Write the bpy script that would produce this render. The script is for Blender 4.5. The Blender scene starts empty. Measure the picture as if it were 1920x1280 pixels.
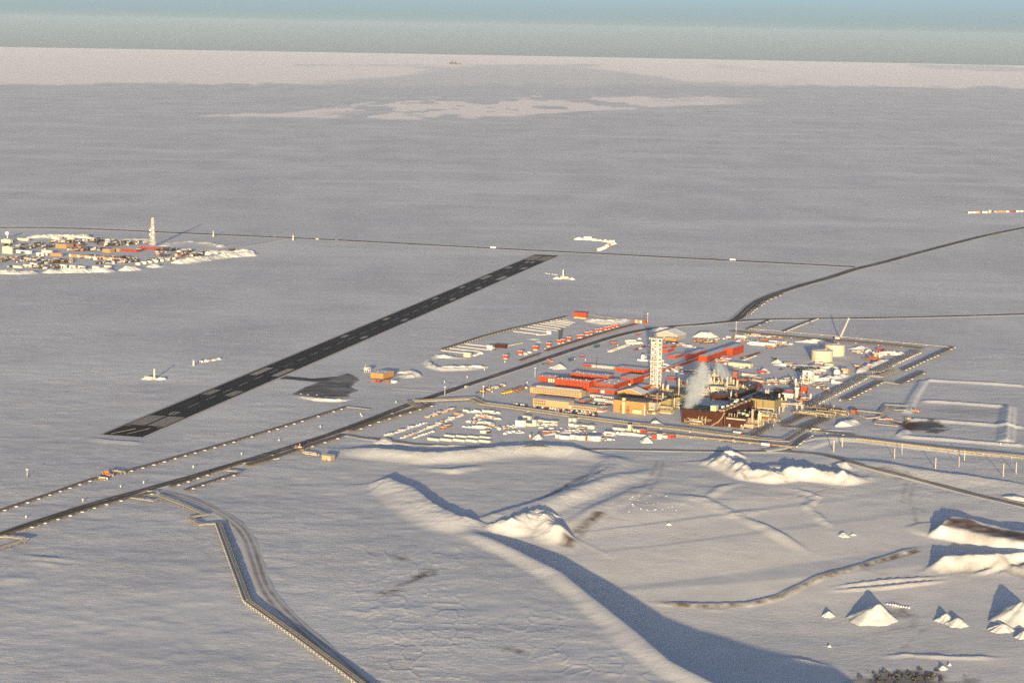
import bpy, math, random
import numpy as np
random.seed(7)
C = bpy.context.scene.collection
D = bpy.data
SC = bpy.context.scene
rad, sin, cos = math.radians, math.sin, math.cos

# ------------------------------------------------------------------ camera
F, CAMH, PITCH, ROLL = 4000.0, 420.0, 8.279, 1.046      # focal length in pixels of a 1920 wide frame
cam = D.objects.new('camera', D.cameras.new('camera'))
C.objects.link(cam)
cam.data.sensor_width = 36
cam.data.lens = F / 1920 * 36
cam.data.clip_start, cam.data.clip_end = 1.0, 150000
cam.location = (0, 0, CAMH)
from mathutils import Matrix, Vector
cam.rotation_euler = (Matrix.Rotation(rad(90 - PITCH), 3, 'X') @ Matrix.Rotation(rad(ROLL), 3, 'Z')).to_euler()
SC.camera = cam

# ------------------------------------------------------------------ sky, sun, exposure
SUN_EL, SUN_AZ = 6.5, 87.1          # light travels towards azimuth 87.1 deg (counted from +X)
w = D.worlds.new('World'); SC.world = w; w.use_nodes = True
nt = w.node_tree
sky = nt.nodes.new('ShaderNodeTexSky'); sky.sky_type = 'NISHITA'; sky.sun_disc = False
sky.sun_elevation = rad(SUN_EL); sky.sun_rotation = rad(180 - (90 - SUN_AZ))
sky.altitude = 100; sky.air_density = 0.47; sky.dust_density = 2.15; sky.ozone_density = 1.55
_tc = nt.nodes.new('ShaderNodeTexCoord'); _vm = nt.nodes.new('ShaderNodeVectorMath'); _vm.operation = 'ADD'; _vm.inputs[1].default_value = (0, 0, .0145)   # dip of the horizon at 420 m
nt.links.new(_tc.outputs['Generated'], _vm.inputs[0]); nt.links.new(_vm.outputs[0], sky.inputs['Vector'])
nt.links.new(sky.outputs[0], nt.nodes['Background'].inputs[0])
nt.nodes['Background'].inputs[1].default_value = 0.12
sun = D.objects.new('sun', D.lights.new('sun', 'SUN')); C.objects.link(sun)
sun.data.energy = 5.0; sun.data.angle = rad(0.5); sun.data.color = (1.0, 0.79, 0.455)
d = Vector((cos(rad(SUN_AZ)) * cos(rad(SUN_EL)), sin(rad(SUN_AZ)) * cos(rad(SUN_EL)), -sin(rad(SUN_EL))))
sun.rotation_euler = d.to_track_quat('-Z', 'Y').to_euler()
sun.location = (0, -500, 900)
SC.view_settings.view_transform = 'Standard'; SC.view_settings.look = 'None'
SC.view_settings.gamma = 1; SC.view_settings.use_curve_mapping = False
SC.view_settings.exposure = 1.13
SC.render.engine = 'CYCLES'
SC.cycles.max_bounces = 5; SC.cycles.diffuse_bounces = 3; SC.cycles.glossy_bounces = 2
SC.cycles.volume_bounces = 1; SC.cycles.transparent_max_bounces = 8
SC.cycles.use_denoising = False; SC.cycles.use_adaptive_sampling = False

# ------------------------------------------------------------------ picture survey -> metres on the ground
_cp, _sp, _cr, _sr = cos(rad(PITCH)), sin(rad(PITCH)), cos(rad(ROLL)), sin(rad(ROLL))
def ray(px, py):
    u, v = (px - 960) / F, -(py - 640) / F
    x, y = u * _cr - v * _sr, u * _sr + v * _cr
    return x, _cp + y * _sp, -_sp + y * _cp
def G(px, py, z=0.0):
    dx, dy, dz = ray(px, py)
    t = (z - CAMH) / dz
    return dx * t, dy * t
def mpp(y): return y / F / _cp

# ------------------------------------------------------------------ value noise
_rng = np.random.RandomState(3)
_tab = _rng.rand(256, 256)
def vnoise(x, y):
    xi, yi = np.floor(x).astype(np.int64), np.floor(y).astype(np.int64)
    fx, fy = x - xi, y - yi
    fx, fy = fx * fx * fx * (fx * (fx * 6 - 15) + 10), fy * fy * fy * (fy * (fy * 6 - 15) + 10)
    a, b = _tab[xi % 256, yi % 256], _tab[(xi + 1) % 256, yi % 256]
    c, e = _tab[xi % 256, (yi + 1) % 256], _tab[(xi + 1) % 256, (yi + 1) % 256]
    return (a + (b - a) * fx) * (1 - fy) + (c + (e - c) * fx) * fy
def fbm(x, y, o=4):
    s, amp, tot = 0, 1.0, 0
    for i in range(o):
        s = s + amp * (vnoise(x + 17.3 * i, y + 9.1 * i) - .5); tot += amp; amp *= .5
        x, y = x * 2.03, y * 2.03
    return s / tot * 2
def ss(t):
    t = np.clip(t, 0, 1); return t * t * (3 - 2 * t)

# ------------------------------------------------------------------ terrain
def GQ(px, py, z=0.0):
    """ground point seen at a picture point, on the quarry floor where that lies below the plain"""
    if not FEATS: return G(px, py, z)
    ln, f = FEATS[0]; q = 0.0
    for _ in range(5):
        x, y = G(px, py, z + q); X, Y = np.array([x]), np.array([y])
        q = .5 * q + .5 * float(f(X, Y)[0]) if ln.inside(X, Y)[0] else 0.0
    return G(px, py, z + q)
FEATS = []
class Line:
    """signed distance to a polyline surveyed from the picture (positive = right of travel)"""
    def __init__(s, pts, z=0.0, reach=100):
        s.p = np.array([GQ(*q, z) for q in pts]); s.reach = reach
        s.lo, s.hi = s.p.min(0) - reach, s.p.max(0) + reach
        seg = np.linalg.norm(np.diff(s.p, axis=0), axis=1)
        s.cum = np.concatenate([[0], np.cumsum(seg)]); s.L = s.cum[-1]
    def inside(s, x, y):
        return (x > s.lo[0]) & (x < s.hi[0]) & (y > s.lo[1]) & (y < s.hi[1])
    def dist(s, x, y):
        best = np.full(x.shape, 1e9); sg = np.ones(x.shape); al = np.zeros(x.shape)
        for i in range(len(s.p) - 1):
            a, b = s.p[i], s.p[i + 1]; dx, dy = b - a; l2 = dx * dx + dy * dy
            t = np.clip(((x - a[0]) * dx + (y - a[1]) * dy) / l2, 0, 1)
            qx, qy = x - a[0] - t * dx, y - a[1] - t * dy
            dd = np.hypot(qx, qy); m = dd < best
            best = np.where(m, dd, best)
            sg = np.where(m, np.where(dx * (y - a[1]) - dy * (x - a[0]) > 0, -1.0, 1.0), sg)
            al = np.where(m, s.cum[i] + t * math.sqrt(l2), al)
        return best, sg, al
def berm(pts, h, wl, wr=None, top=0.0, taper=20, lump=0.0, z=0.0, dirt=0.0):
    """bank with slopes wl metres wide on the left of travel and wr on the right"""
    wr = wl if wr is None else wr
    ln = Line(pts, z, max(wl, wr) + top + 3)
    def f(x, y):
        dd, sg, al = ln.dist(x, y)
        w_ = np.where(sg < 0, wl, wr)
        pr = 1 - ss((dd - top) / w_)
        pr = np.where(dd <= top, 1.0, pr)
        e = np.minimum(1, np.minimum(al, ln.L - al) / taper + .0) if taper else 1
        e = np.where(dd > 1e8, 0, e)
        hh = h * pr * np.clip(.12 + .88 * e, 0, 1)
        if lump: hh = hh * (1 + lump * fbm(x / 10, y / 10, 3)) + pr * (1 - pr) * 3.0 * lump * fbm(x / 6 + 5, y / 6, 2)
        else: hh = hh * (1 + .22 * fbm(x / 20, y / 20, 2))
        return hh
    FEATS.append((ln, f)); return ln
def T(x, y):
    x = np.atleast_1d(np.asarray(x, float)); y = np.atleast_1d(np.asarray(y, float))
    z = np.zeros(x.shape)
    for ln, f in FEATS:
        m = ln.inside(x, y)
        if m.any(): z[m] += f(x[m], y[m])
    return z
def P(px, py):
    z = 0.0
    for _ in range(5):
        x, y = G(px, py, z); z1 = float(T(x, y)[0])
        if abs(z1 - z) < .02: break
        z = z1 if _ < 2 else .5 * (z + z1)
    return x, y, z

# quarry wall: bank on the near side, deep floor on the far side
_qw = Line([(840, 983), (905, 1010), (960, 1035), (1050, 1080), (1110, 1128), (1190, 1192), (1250, 1245), (1330, 1286), (1440, 1325), (1600, 1368), (1760, 1400), (1980, 1430)], 0, 620)
def _quarry(x, y):
    dd, sg, al = _qw.dist(x, y)
    s = dd * -sg                                   # positive towards the pit (left of travel = far side)
    e = ss(al / 80)
    wob = 1 + .25 * fbm(x / 40, y / 40, 2); dp = 3.5 + 17.0 * ss(al / 330)
    z = np.where(s < 0, 3.4 * (1 - ss(-s / (19 * wob))), np.where(s < 26, 3.4 - (3.4 + dp) * ss(s / 22), -dp * (1 - np.clip((s - 150) / 460, 0, 1))))
    return z * e
FEATS.append((_qw, _quarry))
# settling pond ring, centre
berm([(640, 842), (720, 851), (800, 858), (860, 855), (930, 847), (1000, 843), (1080, 848), (1135, 856)], 6.0, 11, 36, taper=40, lump=.10)
berm([(1135, 856), (1150, 868), (1132, 892), (1080, 925), (1010, 950), (940, 970), (900, 980)], 3.2, 22, 14, top=5, taper=25, lump=.12)
berm([(690, 908), (730, 908), (775, 925), (810, 955), (860, 980), (910, 984)], 6.4, 8, 40, taper=18, lump=.12)
berm([(800, 878), (850, 884), (905, 872)], 2.6, 14, 14, taper=30)
# rough mound at the road fork
berm([(912, 992), (960, 990), (995, 977), (1012, 972), (1040, 998), (1066, 1022)], 9.0, 15, 24, lump=.35, taper=22)
# benches right of the pond
berm([(1015, 952), (1100, 920), (1180, 893), (1240, 878)], 2.4, 16, 22, taper=60)
berm([(1060, 990), (1120, 952), (1200, 917), (1250, 905)], 1.8, 12, 22, taper=60)
berm([(1380, 965), (1440, 990), (1510, 1032)], 2.2, 8, 14, taper=40)
berm([(1240, 925), (1320, 935), (1375, 962), (1420, 955)], 1.4, 9, 18, taper=30, lump=.4)
berm([(1325, 935), (1350, 915), (1385, 905)], 1.6, 8, 10, taper=25)
berm([(1490, 915), (1530, 930), (1515, 950), (1555, 985)], 1.8, 7, 9, taper=20, lump=.5)
berm([(1150, 1045), (1060, 1000)], .4, 5, 5)
# dumped snow heap
berm([(1313, 866), (1345, 868), (1375, 880), (1405, 894), (1445, 900), (1490, 894), (1530, 897), (1570, 902), (1615, 896)], 9.5, 11, 20, lump=.42, taper=26)
berm([(1345, 857), (1375, 855), (1400, 858)], 5.5, 7, 9, lump=.5, taper=10)
berm([(1395, 878), (1470, 882), (1560, 893)], 4.5, 14, 14, top=5, taper=26)
berm([(1562, 872), (1580, 874), (1597, 880)], 4.5, 7, 8, lump=.5, taper=12)
# long bank below the pole field
berm([(1505, 850), (1640, 871), (1750, 889), (1860, 902), (1990, 918)], 3.6, 6, 46, taper=90)
berm([(1880, 930), (1900, 934), (1940, 940)], 2.0, 4, 6, lump=.4)
# gravel stockpiles at the right edge
berm([(1752, 992), (1795, 998), (1860, 1013), (1960, 1036)], 9.5, 9, 11, top=17, taper=10)
berm([(1744, 1066), (1790, 1058), (1840, 1058), (1895, 1056), (1950, 1048)], 9.0, 8, 17, taper=14, lump=.14)
berm([(1815, 1077), (1850, 1071), (1882, 1062), (1940, 1082)], 1.9, 4, 6, lump=.3)
berm([(1890, 1070), (1930, 1066), (1980, 1062)], 6.5, 10, 20, lump=.2)
# ploughed windrows
berm([(1556, 1101), (1640, 1091), (1778, 1080)], 1.5, 4, 4, lump=.35)
berm([(1556, 1107), (1660, 1101), (1778, 1087)], 1.6, 4, 4.5, lump=.35)
berm([(1664, 1132), (1706, 1138)], 1.8, 4, 4, lump=.7)
berm([(1650, 1229), (1700, 1226), (1780, 1231), (1880, 1232)], 1.3, 4, 5, lump=.4)
berm([(1225, 1130), (1300, 1134), (1400, 1132), (1460, 1118), (1540, 1080), (1620, 1058), (1722, 1026)], 1.3, 4, 4, top=2)
berm([(1305, 1142), (1365, 1142)], .9, 3, 4)
berm([(1008, 1042), (1060, 1060), (1130, 1105), (1230, 1172)], 1.2, 5, 5, lump=.5)
berm([(1455, 1228), (1560, 1248)], 1.5, 5, 5)
# flare pit dykes
for q in ([(1732, 713), (1820, 717), (1925, 724)], [(1733, 714), (1712, 748), (1700, 775)], [(1724, 752), (1800, 756), (1888, 763)],
          [(1888, 763), (1885, 785), (1882, 830)], [(1702, 786), (1790, 791), (1884, 799), (1925, 802)], [(1686, 818), (1770, 824), (1882, 833), (1925, 836)],
          [(1896, 762), (1893, 830)], [(1686, 818), (1700, 806)]):
    berm(q, 2.0, 5, 8, top=2.0, taper=8)
# ploughed banks round the pads
berm([(908, 690), (870, 693), (830, 694), (806, 688), (800, 680), (808, 672), (820, 668), (850, 671), (880, 672)], 3.2, 6, 7, lump=.25, taper=25)
berm([(1100, 601), (1130, 607), (1155, 606), (1178, 602)], 4.2, 8, 10, lump=.2, taper=18)
berm([(1052, 599), (1072, 600)], 3.0, 6, 8, lump=.4, taper=8)
berm([(560, 742), (590, 748), (630, 751), (655, 747)], 2.6, 5, 9, lump=.2, taper=25)
berm([(756, 697), (775, 699), (787, 707)], 3.6, 7, 9, lump=.2, taper=10)
berm([(165, 820), (210, 826), (272, 830)], 1.1, 5, 20, taper=14)
berm([(706, 827), (720, 826), (736, 832)], 3.6, 8, 9, lump=.2, taper=9)
berm([(905, 652), (925, 646), (948, 644)], .8, 4, 5)
berm([(1220, 814), (1300, 819), (1340, 824)], .8, 6, 10)
berm([(1572, 797), (1590, 795), (1605, 790)], 3.4, 9, 12, lump=.2, taper=10)
berm([(1470, 800), (1540, 808), (1590, 806)], 1.5, 7, 9)
berm([(1500, 842), (1560, 822), (1620, 826), (1700, 836), (1800, 847), (1930, 858)], 1.4, 7, 7, top=6)
# far pads
berm([(20, 512), (70, 512)], 3.0, 8, 14, lump=.3)
berm([(80, 511), (150, 509), (215, 509)], 3.2, 8, 14, lump=.3)
berm([(225, 507), (265, 503)], 3.4, 8, 12, lump=.3)
berm([(275, 500), (308, 499)], 3.2, 8, 12, lump=.3)
berm([(322, 493), (365, 491), (395, 485), (440, 478), (482, 478)], 4.6, 9, 14, lump=.3)
berm([(375, 487), (420, 482), (478, 474)], 3.4, 9, 14, lump=.3)
berm([(300, 462), (340, 456), (380, 455), (418, 463)], 2.6, 10, 30)
berm([(215, 450), (260, 448), (285, 454)], 2.4, 10, 24)
berm([(50, 447), (120, 445), (172, 445)], 3.0, 9, 16, lump=.3)
# low natural ridges on the left
for q in ([(20, 1036), (90, 1046), (170, 1052)], [(60, 1053), (140, 1061)], [(-10, 1082), (60, 1086)], [(-10, 912), (20, 910)], [(640, 1140), (690, 1150), (720, 1135)]):
    berm(q, .9, 7, 11, taper=30)

# ------------------------------------------------------------------ materials
def nodes(m):
    m.use_nodes = True; return m.node_tree.nodes, m.node_tree.links
_M = {}
def mat(name, col, rough=.7, metal=0.0, var=.12, scale=.6, bump=0.0, spec=.08, snow=0.0):
    """painted / metal / wood surface: slow colour variation, streaky wear and drifted snow on top faces"""
    if name in _M: return _M[name]
    m = D.materials.new(name); n, l = nodes(m); b = n['Principled BSDF']
    b.inputs['Roughness'].default_value = rough; b.inputs['Metallic'].default_value = metal
    b.inputs['Specular IOR Level'].default_value = spec
    tc = n.new('ShaderNodeTexCoord'); mp = n.new('ShaderNodeMapping'); mp.inputs['Scale'].default_value = (1, 1, .35)
    geo = n.new('ShaderNodeNewGeometry')
    l.new(geo.outputs['Position'], mp.inputs[0])
    no = n.new('ShaderNodeTexNoise'); no.inputs['Scale'].default_value = scale; no.inputs['Detail'].default_value = 5
    l.new(mp.outputs[0], no.inputs[0])
    mx = n.new('ShaderNodeMix'); mx.data_type = 'RGBA'
    a = [max(0, c * (1 - var * 2.2)) for c in col]; z = [min(1, c * (1 + var * 1.6)) for c in col]
    mx.inputs[6].default_value = (*a, 1); mx.inputs[7].default_value = (*z, 1)
    l.new(no.outputs[0], mx.inputs[0]); out = mx.outputs[2]
    if snow:
        sx = n.new('ShaderNodeSeparateXYZ'); l.new(geo.outputs['Normal'], sx.inputs[0])
        n2 = n.new('ShaderNodeTexNoise'); n2.inputs['Scale'].default_value = .35; n2.inputs['Detail'].default_value = 3
        l.new(geo.outputs['Position'], n2.inputs[0])
        ad = n.new('ShaderNodeMath'); ad.operation = 'MULTIPLY_ADD'; l.new(n2.outputs[0], ad.inputs[0])
        ad.inputs[1].default_value = .8; l.new(sx.outputs[2], ad.inputs[2])
        mr = n.new('ShaderNodeMapRange'); l.new(ad.outputs[0], mr.inputs[0])
        mr.inputs[1].default_value = 1.55 - .55 * snow; mr.inputs[2].default_value = 1.7 - .55 * snow
        m2 = n.new('ShaderNodeMix'); m2.data_type = 'RGBA'; l.new(mr.outputs[0], m2.inputs[0]); l.new(out, m2.inputs[6])
        m2.inputs[7].default_value = (.52, .515, .51, 1); out = m2.outputs[2]
    l.new(out, b.inputs['Base Color'])
    if bump:
        bp = n.new('ShaderNodeBump'); bp.inputs['Strength'].default_value = bump; bp.inputs['Distance'].default_value = .4
        l.new(no.outputs[0], bp.inputs['Height']); l.new(bp.outputs[0], b.inputs['Normal'])
    _M[name] = m; return m
snow_w = mat('packed_snow', (.46, .455, .45), .85, var=.05, scale=.25, bump=.9, spec=.15)
snow_roof = mat('roof_snow', (.54, .535, .535), .85, var=.10, scale=.16, bump=.4, spec=.15)
snow_dirty = mat('dirty_snow', (.46, .42, .39), .9, var=.22, scale=.2, bump=.8, spec=.1)
red = mat('orange_red_siding', (.31, .044, .013), .6, var=.16, scale=.3)
red_dk = mat('weathered_red_siding', (.22, .035, .02), .6, var=.12, scale=.3)
crimson = mat('crimson_siding', (.24, .02, .02), .6, var=.12)
tan = mat('tan_siding', (.31, .222, .125), .6, var=.09, scale=.25)
orange = mat('ochre_siding', (.31, .165, .06), .6, var=.08, scale=.2)
cream = mat('cream_paint', (.41, .355, .265), .55, var=.07, scale=.3)
white = mat('white_paint', (.52, .49, .45), .5, var=.06, scale=.4)
offw = mat('dull_white_paint', (.42, .39, .35), .6, var=.12, scale=.5)
grey = mat('grey_siding', (.27, .245, .22), .6, var=.10, scale=.3)
brown = mat('brown_cladding', (.048, .016, .009), .55, var=.20, scale=.3)
brown_lt = mat('rust_brown_steel', (.22, .085, .045), .6, var=.25, scale=.6)
olive = mat('olive_cladding', (.21, .165, .075), .55, var=.12, scale=.3)
galv = mat('galvanised_pipe', (.36, .33, .29), .42, .25, var=.14, scale=.4)
pipe_dk = mat('dark_pipe_lagging', (.11, .093, .08), .5, .2, var=.18, scale=.5)
pipe_tan = mat('tan_pipe_lagging', (.34, .26, .16), .5, .1, var=.18, scale=.5)
steel = mat('rusty_pile_steel', (.17, .12, .085), .7, .1, var=.25, scale=.8)
dark = mat('dark_steel', (.045, .042, .045), .6, .1, var=.25, scale=.5)
roof_dk = mat('dark_roof_membrane', (.035, .031, .03), .8, var=.35, scale=.14, snow=.18)
roof_mid = mat('grey_roof_membrane', (.10, .083, .075), .8, var=.3, scale=.12, snow=.26)
glass = mat('dark_window_glass', (.03, .028, .03), .15, spec=.6, var=.1)
tyre = mat('black_rubber', (.02, .02, .02), .9)
door_w = mat('pale_door_paint', (.55, .48, .36), .5, var=.04)
wood = mat('weathered_timber', (.30, .18, .09), .8, var=.25, scale=1.2)
yellow = mat('machine_yellow', (.62, .36, .04), .5, var=.12)
mac_or = mat('machine_orange', (.50, .15, .03), .5, var=.15)
blue = mat('dark_blue_paint', (.03, .055, .10), .4, var=.12)
green = mat('pale_green_paint', (.30, .44, .24), .5, var=.1)
olive_lt = mat('sage_tank_paint', (.36, .34, .22), .5, var=.1)
lattice_w = mat('frosted_lattice_steel', (.46, .42, .36), .6, var=.06)
asphalt = mat('runway_asphalt', (.030, .027, .026), .9, var=.22, scale=.02, spec=.1)
paint_w = mat('worn_white_marking', (.34, .29, .25), .8, var=.22, scale=.15)
concrete = mat('concrete_pad', (.3, .28, .25), .9)

def gravel_mat(name, c0, c1, s0, thr, soft=.12, stretch=4.0):
    """frozen gravel with wheel-blown snow lying on it"""
    m = D.materials.new(name); n, l = nodes(m); b = n['Principled BSDF']
    b.inputs['Roughness'].default_value = .9; b.inputs['Specular IOR Level'].default_value = .1
    at = n.new('ShaderNodeAttribute'); at.attribute_name = 'wear'
    geo = n.new('ShaderNodeNewGeometry')
    no = n.new('ShaderNodeTexNoise'); no.inputs['Scale'].default_value = s0; no.inputs['Detail'].default_value = 6
    l.new(geo.outputs['Position'], no.inputs[0])
    ad = n.new('ShaderNodeMath'); ad.operation = 'MULTIPLY_ADD'; l.new(no.outputs[0], ad.inputs[0]); ad.inputs[1].default_value = .55
    l.new(at.outputs['Fac'], ad.inputs[2])
    mr = n.new('ShaderNodeMapRange'); mr.inputs[1].default_value = thr - soft; mr.inputs[2].default_value = thr + soft; l.new(ad.outputs[0], mr.inputs[0])
    mx = n.new('ShaderNodeMix'); mx.data_type = 'RGBA'; l.new(mr.outputs[0], mx.inputs[0])
    mx.inputs[6].default_value = (*c1, 1); mx.inputs[7].default_value = (*c0, 1)
    l.new(mx.outputs[2], b.inputs['Base Color'])
    bp = n.new('ShaderNodeBump'); bp.inputs['Strength'].default_value = .25; bp.inputs['Distance'].default_value = .15
    l.new(no.outputs[0], bp.inputs['Height']); l.new(bp.outputs[0], b.inputs['Normal'])
    return m
road_m = gravel_mat('frozen_gravel', (.085, .07, .06), (.44, .42, .40), .12, .60)
road_lt = gravel_mat('snowy_gravel', (.20, .17, .15), (.50, .48, .465), .07, .93, .24)
apron_m = gravel_mat('scraped_apron', (.06, .053, .05), (.27, .255, .25), .06, .80, .22)

def ground_mat():
    m = D.materials.new('wind_packed_snow'); n, l = nodes(m); b = n['Principled BSDF']
    b.inputs['Roughness'].default_value = .8; b.inputs['Specular IOR Level'].default_value = .2
    geo = n.new('ShaderNodeNewGeometry')
    def attr(a):
        x = n.new('ShaderNodeAttribute'); x.attribute_name = a; return x.outputs['Fac']
    def noise(scale, detail, rot, loc=0, rough=.55):
        mp = n.new('ShaderNodeMapping'); mp.inputs['Scale'].default_value = (*scale, 0); mp.inputs['Rotation'].default_value = (0, 0, rad(rot))
        mp.inputs['Location'].default_value = (loc, loc, 0)
        l.new(geo.outputs['Position'], mp.inputs[0])
        x = n.new('ShaderNodeTexNoise'); x.inputs['Scale'].default_value = 1; x.inputs['Detail'].default_value = detail; x.inputs['Roughness'].default_value = rough
        l.new(mp.outputs[0], x.inputs[0]); return x.outputs[0]
    def mix(f, a, c):
        x = n.new('ShaderNodeMix'); x.data_type = 'RGBA'
        l.new(f, x.inputs[0])
        for s, v in ((6, a), (7, c)):
            if isinstance(v, tuple): x.inputs[s].default_value = (*v, 1)
            else: l.new(v, x.inputs[s])
        return x.outputs[2]
    def rng(v, a, c, lo=0., hi=1.):
        x = n.new('ShaderNodeMapRange'); x.inputs[1].default_value = a; x.inputs[2].default_value = c
        x.inputs[3].default_value = lo; x.inputs[4].default_value = hi
        l.new(v, x.inputs[0]); return x.outputs[0]
    def mul(a, c, op='MULTIPLY'):
        x = n.new('ShaderNodeMath'); x.operation = op
        for i, v in enumerate((a, c)):
            if isinstance(v, (int, float)): x.inputs[i].default_value = v
            else: l.new(v, x.inputs[i])
        return x.outputs[0]
    # tundra snow: drifts lying over thinner wind-scoured crust
    drift = noise((1 / 160, 1 / 420), 6, -8)
    fine = noise((1 / 14, 1 / 55), 7, -12, 40, .62)
    streak = noise((1 / 700, 1 / 260), 5, 6, 11)
    base = mix(rng(drift, .36, .66), (.455, .446, .447), (.555, .541, .536))
    base = mix(rng(fine, .52, .72, 0, .55), base, (.62, .61, .60))
    base = mix(rng(streak, .50, .64, 0, .7), base, (.61, .595, .58)); base = mix(rng(noise((1 / 1900, 1 / 900), 6, 4, 31, .6), .52, .66, 0, .6), base, (.45, .44, .44))
    base = mix(attr('pile'), base, (.53, .52, .515))
    base = mix(attr('pack'), base, mix(rng(noise((1 / 30, 1 / 30), 6, 20), .35, .7), (.50, .48, .465), (.57, .555, .545)))
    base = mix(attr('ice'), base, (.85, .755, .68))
    d = mul(attr('dirt'), rng(noise((1 / 16, 1 / 22), 6, 30, 3), .30, .62))
    base = mix(d, base, (.10, .072, .052))
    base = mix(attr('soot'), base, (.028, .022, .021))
    base = mix(attr('rust'), base, (.085, .028, .014))
    l.new(base, b.inputs['Base Color'])
    # sastrugi: relief in three sizes, all in metres
    h = mul(noise((1 / 6, 1 / 4.5), 6, 14, 5, .7), .95)
    h2 = mul(noise((1 / 40, 1 / 26), 5, 10, 9), .85)
    hh = mul(h, h2, 'ADD')
    amp = mul(rng(noise((1 / 190, 1 / 230), 4, 0, 21), .38, .66, .22, 1.15), mul(1.0, mul(attr('pack'), .6), 'SUBTRACT'))
    bp = n.new('ShaderNodeBump'); bp.inputs['Strength'].default_value = .85; bp.inputs['Distance'].default_value = 1.0
    l.new(mul(hh, amp), bp.inputs['Height']); l.new(bp.outputs[0], b.inputs['Normal'])
    return m

# ------------------------------------------------------------------ ground: one sheet out to the horizon
def poly_mask(x, y, pts, soft, z=0.0, wob=0.0, ws=40):
    """1 inside the surveyed polygon, fading over soft metres"""
    p = np.array([GQ(*q, z) for q in pts]); lo, hi = p.min(0) - soft * 2 - wob, p.max(0) + soft * 2 + wob
    out = np.zeros(x.shape); m = (x > lo[0]) & (x < hi[0]) & (y > lo[1]) & (y < hi[1])
    if not m.any(): return out
    X, Y = x[m], y[m]; ins = np.zeros(X.shape, bool); best = np.full(X.shape, 1e9)
    for i in range(len(p)):
        a, b = p[i - 1], p[i]; dx, dy = b - a
        t = np.clip(((X - a[0]) * dx + (Y - a[1]) * dy) / (dx * dx + dy * dy), 0, 1)
        best = np.minimum(best, np.hypot(X - a[0] - t * dx, Y - a[1] - t * dy))
        c = ((a[1] > Y) != (b[1] > Y)) & (X < (b[0] - a[0]) * (Y - a[1]) / ((b[1] - a[1]) or 1e-9) + a[0]); ins ^= c
    sd = np.where(ins, best, -best)
    if wob: sd = sd + wob * fbm(X / ws, Y / ws, 4)
    out[m] = ss(sd / soft * .5 + .5); return out
def line_mask(x, y, pts, wid, soft, wob=0.0, ws=12, z=0.0):
    ln = Line(pts, z, wid + soft * 2 + wob); out = np.zeros(x.shape); m = ln.inside(x, y)
    if m.any():
        dd, _, al = ln.dist(x[m], y[m])
        if wob: dd = dd + wob * fbm(x[m] / ws, y[m] / ws, 4)
        out[m] = ss((wid - dd) / soft * .5 + .5) * np.clip(np.minimum(al, ln.L - al) / 6 + .3, 0, 1)
    return out

fine = np.arange(-14.6, 14.61, .032)
coarse = [15.2, 16.2, 18, 21, 26, 33, 45, 60, 80, 100, 120, 140, 160]
azs = np.concatenate([[-c for c in reversed(coarse)], fine, coarse, [180]])
dep = np.concatenate([np.arange(18.2, 13.4, -.0268), np.arange(13.4, 6.3, -.0145), np.arange(6.3, .6578, -.0268)])
radii = np.concatenate([[25, 120, 400, 800, 1100], CAMH / np.tan(np.radians(dep)), [36600]])
A_, R_ = np.meshgrid(np.radians(azs), radii)
gx, gy = R_ * np.sin(A_), R_ * np.cos(A_)
near = np.clip(1 - (R_ - 1900) / 1500, .0, 1)
PADS = [[(800, 690), (1070, 592), (1200, 600), (1340, 612), (1500, 628), (1640, 640), (1760, 655), (1600, 740), (1520, 790), (1480, 835), (1300, 822), (1150, 812), (900, 765), (870, 742), (930, 700), (960, 690)],
        [(690, 808), (770, 770), (880, 755), (1000, 775), (1180, 800), (1270, 815), (1250, 836), (1000, 836), (720, 827)],
        [(680, 705), (760, 690), (790, 705), (745, 730), (690, 725)], [(0, 450), (290, 452), (330, 470), (480, 477), (300, 500), (0, 512)]]
pack = np.zeros(gx.shape)
for q in PADS: pack = np.maximum(pack, poly_mask(gx, gy, q, 14))
rw = [(150, 835), (200, 790), (1000, 470), (1080, 474), (290, 835)]
flat = np.maximum(pack, poly_mask(gx, gy, rw, 25))
gz = T(gx.ravel(), gy.ravel()).reshape(gx.shape)
piled = ss((gz - .7) / 1.6)
rough = (.5 * fbm(gx / 38 + 4, gy / 26, 3) + .16 * fbm(gx / 14, gy / 12 + 3, 2)) * (1 - .85 * flat) * near
# polygon ground: frost cracks in the tundra nearest the camera
fc = poly_mask(gx, gy, [(620, 1020), (860, 1020), (1000, 1080), (1180, 1230), (1230, 1280), (700, 1290)], 30)
mfc = fc > .01; fx_, fy_ = gx[mfc], gy[mfc]; fx_ = fx_ + 5 * fbm(fx_ / 20, fy_ / 20, 2); f1 = np.full(fx_.shape, 1e9); f2 = f1.copy(); cs = 19.0
ix, iy = np.floor(fx_ / cs).astype(int), np.floor(fy_ / cs).astype(int)
for di in (-1, 0, 1):
    for dj in (-1, 0, 1):
        px_ = (ix + di + .15 + .7 * _tab[(ix + di) % 256, (iy + dj) % 256]) * cs; py_ = (iy + dj + .15 + .7 * _tab[(ix + di + 77) % 256, (iy + dj + 31) % 256]) * cs
        dd_ = np.hypot(fx_ - px_, fy_ - py_); f2 = np.where(dd_ < f1, f1, np.minimum(f2, dd_)); f1 = np.minimum(f1, dd_)
rough[mfc] += fc[mfc] * .42 * np.exp(-((f2 - f1) / 1.5) ** 2) * ss((fbm(fx_ / 70, fy_ / 70, 2) + .25) / .4)
gz = gz + rough * (1 - .6 * ss((np.abs(gz) - .6) / 2.5))
quarryfloor = poly_mask(gx, gy, [(930, 1025), (1230, 870), (1700, 890), (1925, 950), (1925, 1285), (1380, 1285), (1200, 1180)], 60)
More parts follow.
